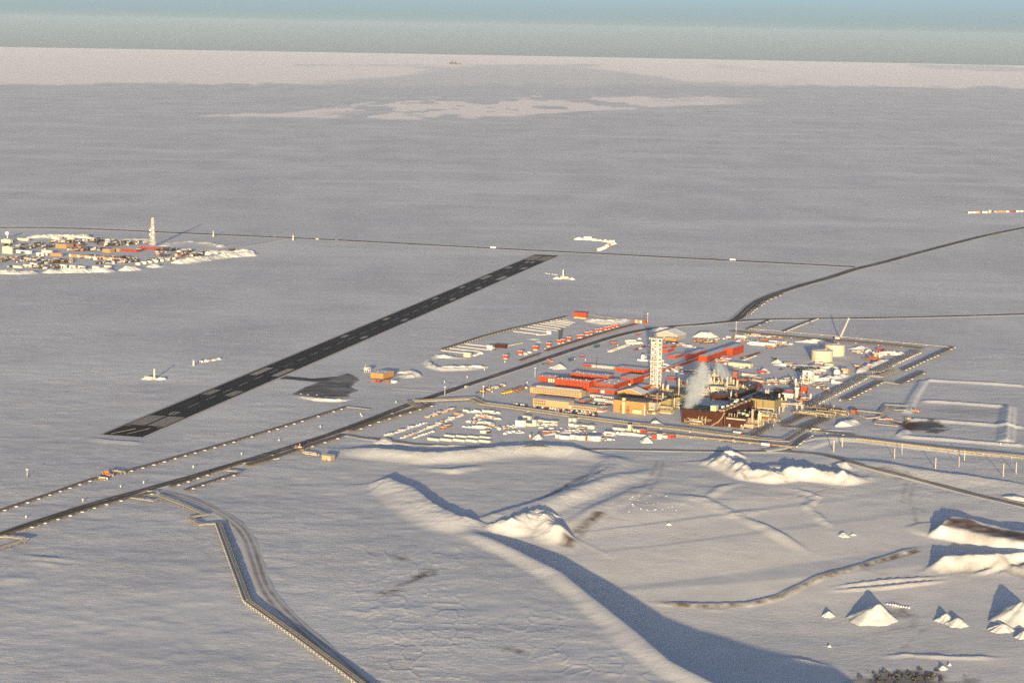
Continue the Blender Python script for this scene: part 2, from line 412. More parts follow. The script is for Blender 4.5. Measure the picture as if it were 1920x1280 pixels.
pack = np.maximum(pack, quarryfloor * .85); pack = np.maximum(pack, .9 * poly_mask(gx, gy, [(700, 900), (650, 870), (800, 862), (1090, 855), (1110, 868), (1000, 935), (905, 975), (855, 970), (800, 940)], 14))
# ice: frozen sea and lake margins far off
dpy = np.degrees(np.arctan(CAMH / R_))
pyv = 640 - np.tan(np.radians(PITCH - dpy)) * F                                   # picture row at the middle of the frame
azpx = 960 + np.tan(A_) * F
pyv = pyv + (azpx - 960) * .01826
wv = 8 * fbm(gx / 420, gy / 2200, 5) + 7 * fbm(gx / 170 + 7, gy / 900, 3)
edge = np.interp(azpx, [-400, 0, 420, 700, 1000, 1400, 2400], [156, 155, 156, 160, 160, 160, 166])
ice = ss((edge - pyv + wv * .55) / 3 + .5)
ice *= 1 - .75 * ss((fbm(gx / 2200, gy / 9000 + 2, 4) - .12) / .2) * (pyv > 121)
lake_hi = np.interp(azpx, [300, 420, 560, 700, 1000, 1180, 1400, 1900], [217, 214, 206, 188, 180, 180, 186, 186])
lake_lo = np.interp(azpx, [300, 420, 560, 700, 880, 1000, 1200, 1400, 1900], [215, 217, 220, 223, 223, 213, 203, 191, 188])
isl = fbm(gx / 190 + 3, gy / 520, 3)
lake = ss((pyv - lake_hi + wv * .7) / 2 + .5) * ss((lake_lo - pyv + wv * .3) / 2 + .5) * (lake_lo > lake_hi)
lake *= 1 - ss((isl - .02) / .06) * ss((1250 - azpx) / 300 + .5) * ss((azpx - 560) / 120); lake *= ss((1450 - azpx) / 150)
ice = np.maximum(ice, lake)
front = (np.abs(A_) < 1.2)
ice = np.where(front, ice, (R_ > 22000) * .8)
dirt = np.zeros(gx.shape); soot = np.zeros(gx.shape); rust = np.zeros(gx.shape)
for pts, wd, so, wb in [([(1060, 1027), (1075, 1005), (1095, 985), (1130, 960)], 5, 5, 3), ([(1240, 1131), (1300, 1137), (1400, 1134), (1460, 1120), (1540, 1083), (1620, 1061), (1726, 1030)], 3.4, 2.5, 1.5),
                        ([(1015, 938), (1060, 910), (1100, 890)], 3, 3, 3), ([(1140, 880), (1120, 893), (1080, 915)], 1.5, 2, 1),
                        ([(1640, 880), (1700, 898)], 9, 12, 10), ([(1660, 1140), (1700, 1160)], 4, 5, 4),
                        ([(725, 1115), (740, 1103)], 7, 7, 9), ([(780, 1085), (808, 1068)], 6, 6, 8), ([(745, 1100), (790, 1082)], 3, 5, 5), ([(735, 1040), (765, 1050)], 2.5, 4, 4), ([(940, 1214), (985, 1222)], 4, 5, 5), ([(995, 1272), (1015, 1272)], 3, 4, 4),
                        ([(1330, 868), (1400, 900), (1480, 905)], 1, 2, 2)]:
    dirt = np.maximum(dirt, line_mask(gx, gy, pts, wd, so, wb))
for pts in ([(1235, 860), (1225, 885), (1200, 920), (1150, 950)], [(1245, 862), (1238, 890), (1215, 925), (1170, 955)], [(1640, 885), (1560, 915), (1480, 935), (1400, 925)], [(1700, 905), (1690, 940), (1740, 960)], [(1715, 905), (1705, 935), (1722, 985)], [(1560, 1210), (1640, 1185), (1720, 1170), (1800, 1175)], [(1690, 1215), (1730, 1180), (1760, 1170)], [(1600, 1062), (1650, 1075), (1760, 1085)], [(1450, 870), (1520, 868), (1600, 885)]):
    dirt = np.maximum(dirt, .42 * line_mask(gx, gy, pts, 1.6, 2.5, 3, 9))
for pts, zz in [([(1772, 972), (1830, 981), (1935, 1003), (1935, 1014), (1850, 999), (1785, 985)], 9.5)]:
    dirt = np.maximum(dirt, poly_mask(gx, gy, pts, 4, zz, 2, 15))
    rust = np.maximum(rust, .55 * poly_mask(gx, gy, pts, 4, zz, 2, 15))
dirt = np.maximum(dirt, line_mask(gx, gy, [(1768, 996), (1795, 999), (1860, 1014), (1960, 1037)], 12, 3, 2, 9)); rust = np.maximum(rust, .6 * line_mask(gx, gy, [(1772, 997), (1795, 1000), (1860, 1015), (1960, 1038)], 11, 3, 2, 9))
dirt = np.maximum(dirt, .75 * poly_mask(gx, gy, [(1800, 1000), (1930, 1016), (1930, 1028), (1810, 1010)], 8, 4, 4, 12))
dirt = np.maximum(dirt, .9 * poly_mask(gx, gy, [(1680, 1143), (1700, 1141), (1718, 1158), (1712, 1166), (1694, 1163)], 6, 0, 5, 10))
dirt = np.maximum(dirt, .8 * poly_mask(gx, gy, [(1885, 1062), (1930, 1050), (1930, 1080), (1900, 1072)], 5, 3, 5, 8))
dirt = np.maximum(dirt, .55 * poly_mask(gx, gy, [(1745, 1052), (1860, 1050), (1895, 1046), (1890, 1056), (1760, 1062)], 6, 5, 9, 9))
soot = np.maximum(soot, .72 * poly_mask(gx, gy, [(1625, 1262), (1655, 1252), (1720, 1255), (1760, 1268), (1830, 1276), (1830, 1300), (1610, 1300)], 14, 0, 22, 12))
soot = np.maximum(soot, .85 * poly_mask(gx, gy, [(1700, 796), (1745, 789), (1772, 798), (1778, 804), (1755, 809), (1712, 808)], 6, 0, 20, 13))
rust = np.maximum(rust, poly_mask(gx, gy, [(1691, 796), (1700, 790), (1718, 791), (1722, 798), (1715, 806), (1696, 805)], 4, 0, 5, 8))
rust = np.maximum(rust, poly_mask(gx, gy, [(1664, 789), (1692, 793), (1694, 797), (1688, 796)], 2, 0, 2, 8))
rust = np.maximum(rust, line_mask(gx, gy, [(1692, 795), (1700, 787)], 2, 2, 1))
soot = np.maximum(soot, .28 * poly_mask(gx, gy, [(1735, 770), (1780, 765), (1870, 772), (1865, 782), (1790, 780)], 30, 0, 30, 40))
soot = np.maximum(soot, .35 * line_mask(gx, gy, [(1735, 765), (1722, 764)], 2, 2, 1))

nr, nc = gx.shape
co = np.stack([gx, gy, gz], -1).reshape(-1, 3)
vi = np.arange(nr * nc).reshape(nr, nc)
q = np.stack([vi[:-1, :], np.roll(vi, -1, 1)[:-1, :], np.roll(vi, -1, 1)[1:, :], vi[1:, :]], -1).reshape(-1, 4)
co = np.vstack([co, [[0, 0, 0]]]); cidx = nr * nc
tri = np.stack([vi[0], np.full(nc, cidx), np.roll(vi[0], -1)], -1)
me = D.meshes.new('snow_ground')
me.vertices.add(len(co)); me.vertices.foreach_set('co', co.ravel())
loops = np.concatenate([q.ravel(), tri.ravel()]); me.loops.add(len(loops)); me.loops.foreach_set('vertex_index', loops)
me.polygons.add(len(q) + len(tri))
me.polygons.foreach_set('loop_start', np.concatenate([np.arange(len(q)) * 4, len(q) * 4 + np.arange(len(tri)) * 3]))
me.polygons.foreach_set('loop_total', np.concatenate([np.full(len(q), 4), np.full(len(tri), 3)]))
me.polygons.foreach_set('use_smooth', np.ones(len(q) + len(tri), bool))
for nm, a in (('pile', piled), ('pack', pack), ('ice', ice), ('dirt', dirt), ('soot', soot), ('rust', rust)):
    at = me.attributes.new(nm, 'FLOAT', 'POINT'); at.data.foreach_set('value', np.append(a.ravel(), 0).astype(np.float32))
me.update(); me.validate()
me.materials.append(ground_mat())
ground = D.objects.new('snow_ground', me); C.objects.link(ground); ground['kind'] = 'structure'

# ------------------------------------------------------------------ building blocks
AD = rad(-27.0)                                  # plant grid: long fronts run this way, depth runs at +63 deg
class MB:
    def __init__(s): s.v, s.f, s.mi, s.ms = [], [], [], []
    def m(s, mt):
        if mt not in s.ms: s.ms.append(mt)
        return s.ms.index(mt)
    def add(s, vs, fs, mt):
        o = len(s.v); s.v += vs; k = s.m(mt)
        for f in fs: s.f.append([i + o for i in f]); s.mi.append(k)
        return s
    def box(s, x0, x1, y0, y1, z0, z1, mt, rot=0.0, at=(0, 0, 0), top=None):
        vs = [(x0, y0, z0), (x1, y0, z0), (x1, y1, z0), (x0, y1, z0), (x0, y0, z1), (x1, y0, z1), (x1, y1, z1), (x0, y1, z1)]
        if rot:
            c, n = cos(rot), sin(rot); vs = [(x * c - y * n, x * n + y * c, z) for x, y, z in vs]
        vs = [(x + at[0], y + at[1], z + at[2]) for x, y, z in vs]
        s.add(vs, [(3, 2, 1, 0), (0, 1, 5, 4), (1, 2, 6, 5), (2, 3, 7, 6), (3, 0, 4, 7)], mt)
        s.f.append([len(s.v) - 4, len(s.v) - 3, len(s.v) - 2, len(s.v) - 1]); s.mi.append(s.m(top or mt))
        return s
    def bar(s, a, b, r, mt, n=4, r2=None, cap=True):
        a, b = Vector(a), Vector(b); d = (b - a)
        if d.length < 1e-6: return s
        d.normalize(); u = d.orthogonal().normalized() if abs(d.z) > .99 else d.cross(Vector((0, 0, 1))).normalized()
        w_ = d.cross(u); r2 = r if r2 is None else r2; vs = []
        for p, q in ((a, r), (b, r2)):
            for i in range(n):
                t = 2 * math.pi * (i + .5) / n; vs.append(tuple(p + (u * cos(t) + w_ * sin(t)) * q))
        fs = [(i, (i + 1) % n, n + (i + 1) % n, n + i) for i in range(n)]
        if cap: fs += [tuple(range(n - 1, -1, -1)), tuple(range(n, 2 * n))]
        return s.add(vs, fs, mt)
    def prism(s, prof, y0, y1, mt, caps=None):
        """profile in x,z pulled along y"""
        n = len(prof); vs = [(x, y0, z) for x, z in prof] + [(x, y1, z) for x, z in prof]
        s.add(vs, [(i, i + n, (i + 1) % n + n, (i + 1) % n) for i in range(n)], mt)
        o = len(s.v) - 2 * n
        for f in (tuple(range(n)), tuple(range(2 * n - 1, n - 1, -1))):
            s.f.append([i + o for i in f]); s.mi.append(s.m(caps or mt))
        return s
    def mesh(s, name):
        me = D.meshes.new(name); me.from_pydata(s.v, [], s.f)
        for m_ in s.ms: me.materials.append(m_)
        me.polygons.foreach_set('material_index', s.mi); me.update(); return me
    def build(s, name, parent=None, loc=(0, 0, 0), rz=0.0): return place(name, s.mesh(name), parent, loc, rz)
def place(name, me, parent=None, loc=(0, 0, 0), rz=0.0, sc=None):
    o = D.objects.new(name, me); C.objects.link(o); o.location = loc; o.rotation_euler = (0, 0, rz)
    if sc: o.scale = sc
    if parent: o.parent = parent
    return o
_labels = {}
def tag(o, label, cat, group=None):
    n_ = len(label.split())
    if n_ < 4 or n_ > 16: print('LABEL LENGTH', n_, label)
    if label in _labels and (group is None or _labels[label] != group): print('DUP LABEL', label)
    _labels[label] = group
    o['label'] = label; o['category'] = cat
    if group: o['group'] = group
    return o
def root(name, label, cat, loc, rz=0.0, group=None):
    o = D.objects.new(name, None); C.objects.link(o); o.location = loc; o.rotation_euler = (0, 0, rz); o.empty_display_size = 2
    return tag(o, label, cat, group)
def struct(o): o['kind'] = 'structure'; return o
def along(c, dpx, ang):
    """metres to go from ground point c in direction ang until the picture column has moved dpx"""
    k = c[0] / c[1] + dpx / F
    return (k * c[1] - c[0]) / (cos(ang) - k * sin(ang))
def lerp2(a, b, t): return (a[0] + (b[0] - a[0]) * t, a[1] + (b[1] - a[1]) * t)

WIN = {}
def win_mesh(w_, h_):
    k = (round(w_ * 1.3, 1), round(h_ * 1.3, 1))
    if k not in WIN: WIN[k] = MB().box(-k[0] / 2, k[0] / 2, -.04, .06, 0, k[1], glass).mesh('window')
    return WIN[k]
def building(name, label, c, wl, wr, h, wall, cat='building', roof=None, st=0.0, wins=None, swins=None, ridge=0.0, ang=AD, skirt=None, doors=(), vents=0, group=None, eave=.35, band=None, ridge_dir='y'):
    """c: picture point at the foot of the near right corner; wl / wr: how far front and side run in the picture; h: height, all in picture pixels"""
    x, y, z = P(*c); m_ = mpp(y)
    LA = abs(along((x, y), -wl, ang)); LB = abs(along((x, y), wr, ang + math.pi / 2)); H = h * m_; S = st * m_
    cx = x - cos(ang) * LA / 2 - sin(ang) * LB / 2; cy = y - sin(ang) * LA / 2 + cos(ang) * LB / 2
    r = root(name, label, cat, (cx, cy, z), ang, group)
    ax, by = LA / 2, LB / 2
    b = MB().box(-ax, ax, -by, by, S if S else -.3, H, wall)
    if band: b = MB().box(-ax, ax, -by, by, S if S else -.3, S + (H - S) * band[1], band[0]); b.box(-ax, ax, -by, by, S + (H - S) * band[1], H, wall)
    b.build('wall', r)
    rm = roof or snow_roof
    if ridge:
        e = eave; R = ridge * m_
        if ridge_dir == 'y':
            MB().prism([(-ax - e, H), (-ax - e, H + .35), (0, H + R + .35), (ax + e, H + .35), (ax + e, H), (0, H + R)][::-1], -by - e, by + e, rm).build('roof', r)
            MB().prism([(-ax, H), (0, H + R), (ax, H)][::-1], -by, by, wall).build('gable', r)
        else:
            q = MB().prism([(-by - e, H), (-by - e, H + .35), (0, H + R + .35), (by + e, H + .35), (by + e, H), (0, H + R)][::-1], -ax - e, ax + e, rm).build('roof', r); q.rotation_euler = (0, 0, math.pi / 2)
            q = MB().prism([(-by, H), (0, H + R), (by, H)][::-1], -ax, ax, wall).build('gable', r); q.rotation_euler = (0, 0, math.pi / 2)
    else:
        t = MB().box(-ax - eave, ax + eave, -by - eave, by + eave, H, H + .35, wall, top=rm)
        t.build('roof', r)
    if S:
        k = MB(); nx, ny = max(2, int(LA / 7)), max(2, int(LB / 7))
        for i in range(nx):
            for j in range(ny):
                px_, py_ = -ax + .6 + (LA - 1.2) * i / (nx - 1), -by + .6 + (LB - 1.2) * j / (ny - 1)
                k.box(px_ - .25, px_ + .25, py_ - .25, py_ + .25, -.4, S, steel)
        if skirt: k.box(-ax + .5, ax - .5, -by + .5, by - .5, -.3, S - .02, skirt)
        k.build('pile_foundation', r)
    def wrow(n_rows, n_cols, wpx, hpx, side, x0=.04, x1=.96, lo=.15, hi=.95):
        W_, H_ = wpx * m_, hpx * m_; me = win_mesh(W_, H_)
        for i in range(n_rows):
            zz = S + (H - S) * (lo + (hi - lo) * (i + .5) / n_rows) - H_ / 2
            for j in range(n_cols):
                t = x0 + (x1 - x0) * (j + .5) / n_cols
                if side == 'f': place('window', me, r, (-ax + LA * t, -by - .02, zz))
                else: place('window', me, r, (ax + .02, -by + LB * t, zz), math.pi / 2)
    if wins: wrow(wins[0], wins[1], wins[2], wins[3], 'f', *wins[4:])
    if swins: wrow(swins[0], swins[1], swins[2], swins[3], 's', *swins[4:])
    for (t, wd, hp, mt) in doors:
        MB().box(-wd * m_ / 2, wd * m_ / 2, -.05, .06, 0, hp * m_, mt).build('door', r, (-ax + LA * t, -by - .03, S + .1))
    if vents:
        vm = MB().box(-.7, .7, -.7, .7, 0, 1.1, grey, top=snow_roof).mesh('roof_vent')
        for i in range(vents):
            place('roof_vent', vm, r, (-ax + LA * (i + .5) / vents, random.uniform(-.3, .3) * LB, H + .33), 0, (1, 1, random.uniform(.6, 1.5)))
    return r, LA, LB, H, m_
def simple(name, label, cat, mb, px, py, rz=0.0, group=None, sc=None):
    x, y, z = P(px, py)
    o = place(name, mb if not isinstance(mb, MB) else mb.mesh(name), None, (x, y, z), rz, sc); return tag(o, label, cat, group)

# ------------------------------------------------------------------ roads
def resample(pts, step):
    p = [np.array(q) for q in pts]; out = [p[0]]
    # smooth corners once (Chaikin) then walk
    for _ in range(2):
        n_ = [p[0]]
        for a, b in zip(p[:-1], p[1:]): n_ += [a * .75 + b * .25, a * .25 + b * .75]
        p = n_ + [p[-1]]
    seg = [np.linalg.norm(b - a) for a, b in zip(p[:-1], p[1:])]; L = sum(seg); n_ = max(2, int(L / step))
    cum = np.concatenate([[0], np.cumsum(seg)]); P_ = np.array(p); t = np.linspace(0, L, n_ + 1)
    return np.stack([np.interp(t, cum, P_[:, 0]), np.interp(t, cum, P_[:, 1])], 1), t
def road(name, pts, wid, mt, lift=.75, skirt=3.0, tracks=2, z0=None, seed=0, step=9):
    """raised gravel road: crown, two wheel-worn lanes, snowy verges and side slopes"""
    g = [G(*q) for q in pts]
    if z0 is None:
        g = [P(*q)[:2] for q in pts]
    p, t = resample(g, step); dirs = np.gradient(p, axis=0); dirs /= np.linalg.norm(dirs, axis=1)[:, None]; nrm = np.stack([-dirs[:, 1], dirs[:, 0]], 1)
    prof = [(-wid / 2 - skirt, -.9, 0), (-wid / 2, 0, .12)]
    if tracks == 2: prof += [(-wid * .42, .03, .3), (-wid * .30, .05, .72), (-wid * .14, .08, .72), (0, .1, .34), (wid * .14, .08, .72), (wid * .30, .05, .72), (wid * .42, .03, .3)]
    else: prof += [(-wid * .3, .04, .45), (0, .08, .62), (wid * .3, .04, .45)]
    prof += [(wid / 2, 0, .12), (wid / 2 + skirt, -.9, 0)]
    n_, k = len(p), len(prof); wob = 1 + .08 * np.array([fbm(np.array([a / 60.0 + seed]), np.array([seed * 3.1]), 3)[0] for a in t])
    base = T(p[:, 0], p[:, 1]); base = np.convolve(np.pad(base, 2, mode='edge'), np.ones(5) / 5, 'valid')
    vs, wear = [], []
    for i in range(n_):
        for o, zz, wr_ in prof:
            q = p[i] + nrm[i] * o * wob[i]; vs.append((q[0], q[1], base[i] + lift + zz)); wear.append(wr_ + .18 * fbm(np.array([t[i] / 45 + seed]), np.array([o / 5 + 3]), 2)[0])
    fs = [(i * k + j + 1, i * k + j, (i + 1) * k + j, (i + 1) * k + j + 1) for i in range(n_ - 1) for j in range(k - 1)]
    me = D.meshes.new(name); me.from_pydata(vs, [], fs); me.materials.append(mt)
    at = me.attributes.new('wear', 'FLOAT', 'POINT'); at.data.foreach_set('value', np.array(wear, np.float32))
    me.polygons.foreach_set('use_smooth', [True] * len(fs)); me.update()
    return struct(place(name, me))
road_br = gravel_mat('thawed_gravel', (.16, .125, .10), (.46, .44, .42), .09, .72, .2)
road('main_road', [(-40, 1018), (0, 1003), (100, 969), (200, 938), (300, 912), (420, 877), (520, 847), (630, 812), (700, 785), (770, 758), (850, 731), (950, 698), (1050, 664), (1120, 641), (1160, 629), (1205, 619), (1250, 613), (1310, 609)], 12.5, road_m, seed=1)
road('perimeter_road', [(1295, 610.5), (1340, 606), (1390, 601.5), (1450, 598.5), (1600, 597.5), (1750, 594.5), (1940, 589)], 14, road_m, seed=2, lift=.7)
road('far_junction_road', [(1376, 602), (1388, 594), (1400, 582), (1416, 568), (1445, 554), (1500, 536), (1560, 520), (1602, 505), (1640, 497), (1720, 475), (1800, 454), (1860, 439), (1960, 420)], 16, road_m, seed=3, lift=.8, skirt=5)
road('northern_road', [(-40, 428), (60, 427), (180, 430), (300, 436), (400, 440), (550, 447), (700, 454), (900, 465), (1040, 472), (1200, 480), (1350, 488), (1500, 495.5), (1602, 501)], 20, road_m, seed=4, lift=.8, skirt=6, step=25)
road('pad_link_road', [(400, 472), (450, 463), (500, 454.5), (535, 449)], 9, road_lt, seed=5, step=20)
road('yard_road', [(602, 820), (628, 815), (650, 815), (690, 823), (740, 830), (820, 835), (900, 838.5), (1000, 841), (1100, 842), (1220, 844), (1330, 846), (1460, 846)], 9, road_br, seed=6, lift=.6)
road('pond_road', [(1460, 846), (1530, 850), (1580, 862), (1640, 879), (1700, 893), (1760, 909), (1830, 928), (1960, 958)], 11, road_br, seed=7, lift=.5)
road('pipeline_access_road', [(302, 921), (345, 931), (395, 951), (440, 979), (463, 1005), (478, 1050), (490, 1090), (506, 1118), (540, 1157), (590, 1200), (650, 1252), (720, 1312)], 12, road_lt, seed=8, lift=.35, skirt=4)
road('corner_road', [(1430, 846), (1465, 842), (1492, 832), (1520, 823), (1560, 820), (1620, 824), (1700, 834), (1800, 845), (1940, 858)], 9, road_lt, seed=9, lift=1.6, step=14)
road('apron_road', [(735, 727), (800, 732), (845, 735)], 6, road_lt, seed=10, lift=.15, tracks=1)

# ------------------------------------------------------------------ runway
ra, rb = np.array(G(191, 814.5)), np.array(G(268, 820)); rc = np.array(G(1004, 477.6))
ru = (rc - ra) / np.linalg.norm(rc - ra); rn = np.array([ru[1], -ru[0]]); RL, RW = float(np.linalg.norm(rc - ra)), 45.0
ran = math.atan2(ru[1], ru[0])
def rwp(s, o): q = ra + ru * s + rn * o; return q[0], q[1]
vs, fs = [], []
for i in range(61):
    s_ = RL * i / 60
    for o, zz in ((-8, -.5), (-1.5, .36), (0, .4), (RW / 2, .55), (RW, .4), (RW + 1.5, .36), (RW + 8, -.5)): vs.append((*rwp(s_, o), zz))
for i in range(60):
    for j in range(6): fs.append((i * 7 + j, i * 7 + j + 1, (i + 1) * 7 + j + 1, (i + 1) * 7 + j))
me = D.meshes.new('runway'); me.from_pydata(vs, [], fs); me.materials.append(asphalt); me.materials.append(snow_dirty)
me.polygons.foreach_set('material_index', [1 if j in (0, 1, 4, 5) else 0 for i in range(60) for j in range(6)]); me.update()
runway = struct(place('runway', me))
def paint(name, s0, s1, o0, o1):
    zs = lambda o: .41 + .15 * (1 - abs(o - RW / 2) / (RW / 2)) + .03
    q = MB(); a, b, c, d_ = rwp(s0, o0), rwp(s0, o1), rwp(s1, o1), rwp(s1, o0)
    q.add([(*a, zs(o0)), (*b, zs(o1)), (*c, zs(o1)), (*d_, zs(o0))], [(0, 1, 2, 3)], paint_w)
    return q.build(name, runway)
E0 = 60
for end in (0, 1):
    f = (lambda s: s) if not end else (lambda s: RL - s)
    def pt(nm, a, b, o0, o1):
        a, b = sorted((f(a), f(b))); paint(nm, a, b, o0, o1)
    e0 = E0 if not end else 22
    if not end: pt('threshold_line', e0 - 7, e0 - 4, 1.5, RW - 1.5)
    for k in range(6):
        for side in (0, 1):
            o = (2.2 + k * 3.2) if not side else (RW - 2.2 - k * 3.2 - 2.5)
            pt('threshold_stripe', e0, e0 + (58 if not end else 80), o, o + 2.5)
    for o0 in (3.5, RW - 13.5):
        for k in range(3): pt('touchdown_bar', e0 + 200, e0 + 236, o0 + k * 3.5, o0 + k * 3.5 + 2.6)
        pt('aiming_point', e0 + 350, e0 + 410, o0 + .5, o0 + 10)
        pt('touchdown_bar', e0 + 520, e0 + 545, o0 + 2, o0 + 8) if end else None
        if end: pt('touchdown_bar', e0 + 680, e0 + 705, o0 + 2, o0 + 8)
        else: pt('touchdown_bar', e0 + 690, e0 + 715, o0 + 2, o0 + 8); pt('touchdown_bar', e0 + 880, e0 + 905, o0 + 2, o0 + 8)
# runway number as a plain painted outline at the near end, two short strokes at the far one
for a, b, o0, o1 in ((92, 95, 18, 26), (107, 110, 18, 26), (95, 107, 18, 20.5), (95, 107, 23.5, 26)): paint('runway_number', a + 36, b + 36, o0, o1)
for o0 in (14, 24): paint('runway_number', RL - 150, RL - 122, o0, o0 + 6)
s_ = E0 + 115
while s_ < RL - 190:
    paint('centreline_dash', s_, s_ + 31, RW / 2 - .55, RW / 2 + .55); s_ += 51
for s0, o0, s1, o1 in ((6, 8, 40, 20), (10, 24, 46, 33)):
    q = MB(); a, b = rwp(s0, o0), rwp(s1, o1); q.bar((*a, .45), (*b, .47), .45, paint_w); q.build('blast_pad_line', runway)
def sheet(name, pts, mt, lift, wear=.5, zbase=0.0):
    """flat scraped surface, gridded so that wear can vary"""
    g = np.array([G(*q) for q in pts]); lo, hi = g.min(0), g.max(0); st = 4.0
    nx, ny = int((hi[0] - lo[0]) / st) + 2, int((hi[1] - lo[1]) / st) + 2
    X, Y = np.meshgrid(lo[0] + np.arange(nx) * st, lo[1] + np.arange(ny) * st)
    mk = poly_mask(X, Y, pts, 5, 0, 4, 26)
    vs = np.stack([X, Y, zbase + lift - 1.2 * (1 - mk)], -1).reshape(-1, 3); fs = []
    for j in range(ny - 1):
        for i in range(nx - 1):
            if mk[j:j + 2, i:i + 2].max() > .05: fs.append((j * nx + i, j * nx + i + 1, (j + 1) * nx + i + 1, (j + 1) * nx + i))
    me = D.meshes.new(name); me.from_pydata(vs.tolist(), [], fs); me.materials.append(mt)
    sw = fbm(X / 60 + .6 * fbm(X / 30, Y / 30, 2), Y / 14, 3) * .3
    at = me.attributes.new('wear', 'FLOAT', 'POINT'); at.data.foreach_set('value', (wear * mk + sw * mk).ravel().astype(np.float32))
    me.polygons.foreach_set('use_smooth', [True] * len(fs)); me.update(); return struct(place(name, me))
sheet('apron', [(545, 740), (578, 722), (640, 702), (655, 699), (662, 703), (672, 712), (660, 726), (672, 732), (648, 744), (600, 747)], apron_m, .62, .54)
sheet('taxiway', [(520, 711), (533, 704), (585, 709), (640, 704), (652, 701), (660, 704), (640, 712), (590, 717), (548, 712)], apron_m, .52, .75)

# ------------------------------------------------------------------ pipelines on piles
def pline(name, label, pts, n, gap, r, hgt, mt=galv, step=12.0, cat='pipeline', anchors=0, mats=None, smt=steel, close=False, endcap=True):
    """n parallel pipes riding on H-shaped pile supports"""
    g = [np.array(P(*q)[:2]) for q in pts]; z = [float(T(*q)[0]) for q in g]; z = [0 if abs(v) < 1.0 else v for v in z]
    x0, y0 = g[0]; rt = root(name, label, cat, (x0, y0, 0))
    off = [(i - (n - 1) / 2) * gap for i in range(n)]
    dirs = [(b - a) / np.linalg.norm(b - a) for a, b in zip(g[:-1], g[1:])]
    for i, o in enumerate(off):
        q = MB(); mt_i = (mats[i % len(mats)] if mats else mt); pp = []
        for k in range(len(g)):
            d0 = dirs[max(0, k - 1)]; d1 = dirs[min(k, len(dirs) - 1)]
            n0, n1 = np.array([-d0[1], d0[0]]), np.array([-d1[1], d1[0]]); m_ = n0 + n1; m_ = m_ / max(.6, float(np.dot(m_, m_))) * 2
            w_ = g[k] + m_ * o; pp.append((w_[0] - x0, w_[1] - y0, z[k] + hgt + r))
        rr = r * (1 if not mats else random.uniform(.7, 1.25))
        for a, b in zip(pp[:-1], pp[1:]): q.bar(a, b, rr, mt_i, 6)
        q.build('pipe', rt)
    hw = (n - 1) / 2 * gap + r + .5
    sup = MB().bar((-hw * .7, 0, -.6), (-hw * .7, 0, hgt), .22, smt, 4).bar((hw * .7, 0, -.6), (hw * .7, 0, hgt), .22, smt, 4).box(-hw, hw, -.2, .2, hgt - .35, hgt, smt).mesh('pile_support')
    anc = MB().bar((-hw * .7, 0, -.6), (-hw * .7, 0, hgt), .25, smt, 4).bar((hw * .7, 0, -.6), (hw * .7, 0, hgt), .25, smt, 4).box(-hw - .8, hw + 1.0, -.42, .42, hgt - .6, hgt + .05, snow_roof).mesh('anchor_support') if anchors else None
    cnt = 0
    for k, (a, b) in enumerate(zip(g[:-1], g[1:])):
        L = np.linalg.norm(b - a); m_ = max(1, int(L / step)); ang = math.atan2(dirs[k][1], dirs[k][0]) - math.pi / 2
        for j in range(m_):
            t = (j + .5) / m_; q = a + (b - a) * t; zz = z[k] + (z[k + 1] - z[k]) * t; cnt += 1
            an = anchors and cnt % anchors == 0 and random.random() < .86; zz += random.uniform(-.15, .15)
            if cnt < 295: place('anchor_support' if an else 'pile_support', anc if an else sup, rt, (q[0] - x0, q[1] - y0, zz), ang + (math.pi if False else 0))
    return rt
pline('pipeline', 'long pipeline on piles north of the main road, left of the valve station', [(-40, 975), (0, 961), (95, 929), (160, 906), (192, 896)], 3, 1.5, .42, 2.0, pipe_dk, 8, anchors=2)
pline('pipeline', 'long pipeline on piles running from valve station to beside the small aircraft apron', [(228, 889), (260, 881), (330, 861), (440, 830), (545, 798), (648, 766)], 3, 1.5, .42, 2.0, pipe_dk, 8, anchors=2)
pline('pipeline', 'short pipeline turning down towards the main road by the apron', [(648, 766), (668, 768), (692, 771)], 2, 1.5, .4, 1.8, galv, 7)
pline('pipeline', 'pipeline along the south side of the main road at bottom left', [(-40, 1021), (0, 1008), (100, 978), (190, 950), (245, 936), (290, 927)], 3, 1.4, .42, 2.0, pipe_dk, 8, anchors=2)
pline('pipe_loop', 'square pipe expansion loop crossing towards the left picture edge', [(-20, 1012), (12, 1010), (50, 1015), (20, 1025), (-30, 1042)], 3, 1.6, .45, 1.9, galv, 8, cat='pipe loop')
pline('pipe_loop', 'small pipe loop beside the pipeline access road turn', [(245, 937), (286, 943), (303, 936)], 2, 1.6, .42, 1.8, galv, 7, cat='pipe loop')
pline('pipe_loop', 'short pipe loop under the road junction at the left', [(255, 932), (275, 924), (296, 925)], 3, 1.3, .4, 1.6, galv, 7, cat='pipe loop')
pline('pipeline', 'pipeline from the road junction down to the zigzag bend', [(296, 931), (345, 950), (386, 968), (360, 973)], 4, 1.3, .4, 1.7, galv, 7, smt=steel)
pline('pipe_loop', 'zigzag pipe bend at the head of the long foreground pipe rack', [(353, 973), (376, 987), (411, 985)], 4, 1.3, .4, 1.7, galv, 6, cat='pipe loop')
pline('pipe_rack', 'wide foreground pipe rack running straight down to the sharp bend', [(411, 985), (440, 1064), (465, 1131)], 6, 1.25, .42, 2.0, galv, 5.5, mats=[galv, pipe_dk, galv, pipe_tan, galv, pipe_dk], smt=offw)
pline('pipe_rack', 'wide foreground pipe rack leaving the bottom edge of the picture', [(465, 1131), (560, 1198), (640, 1257), (740, 1332)], 6, 1.25, .42, 2.0, galv, 5.5, mats=[galv, pipe_dk, galv, pipe_tan, galv, pipe_dk], smt=offw)
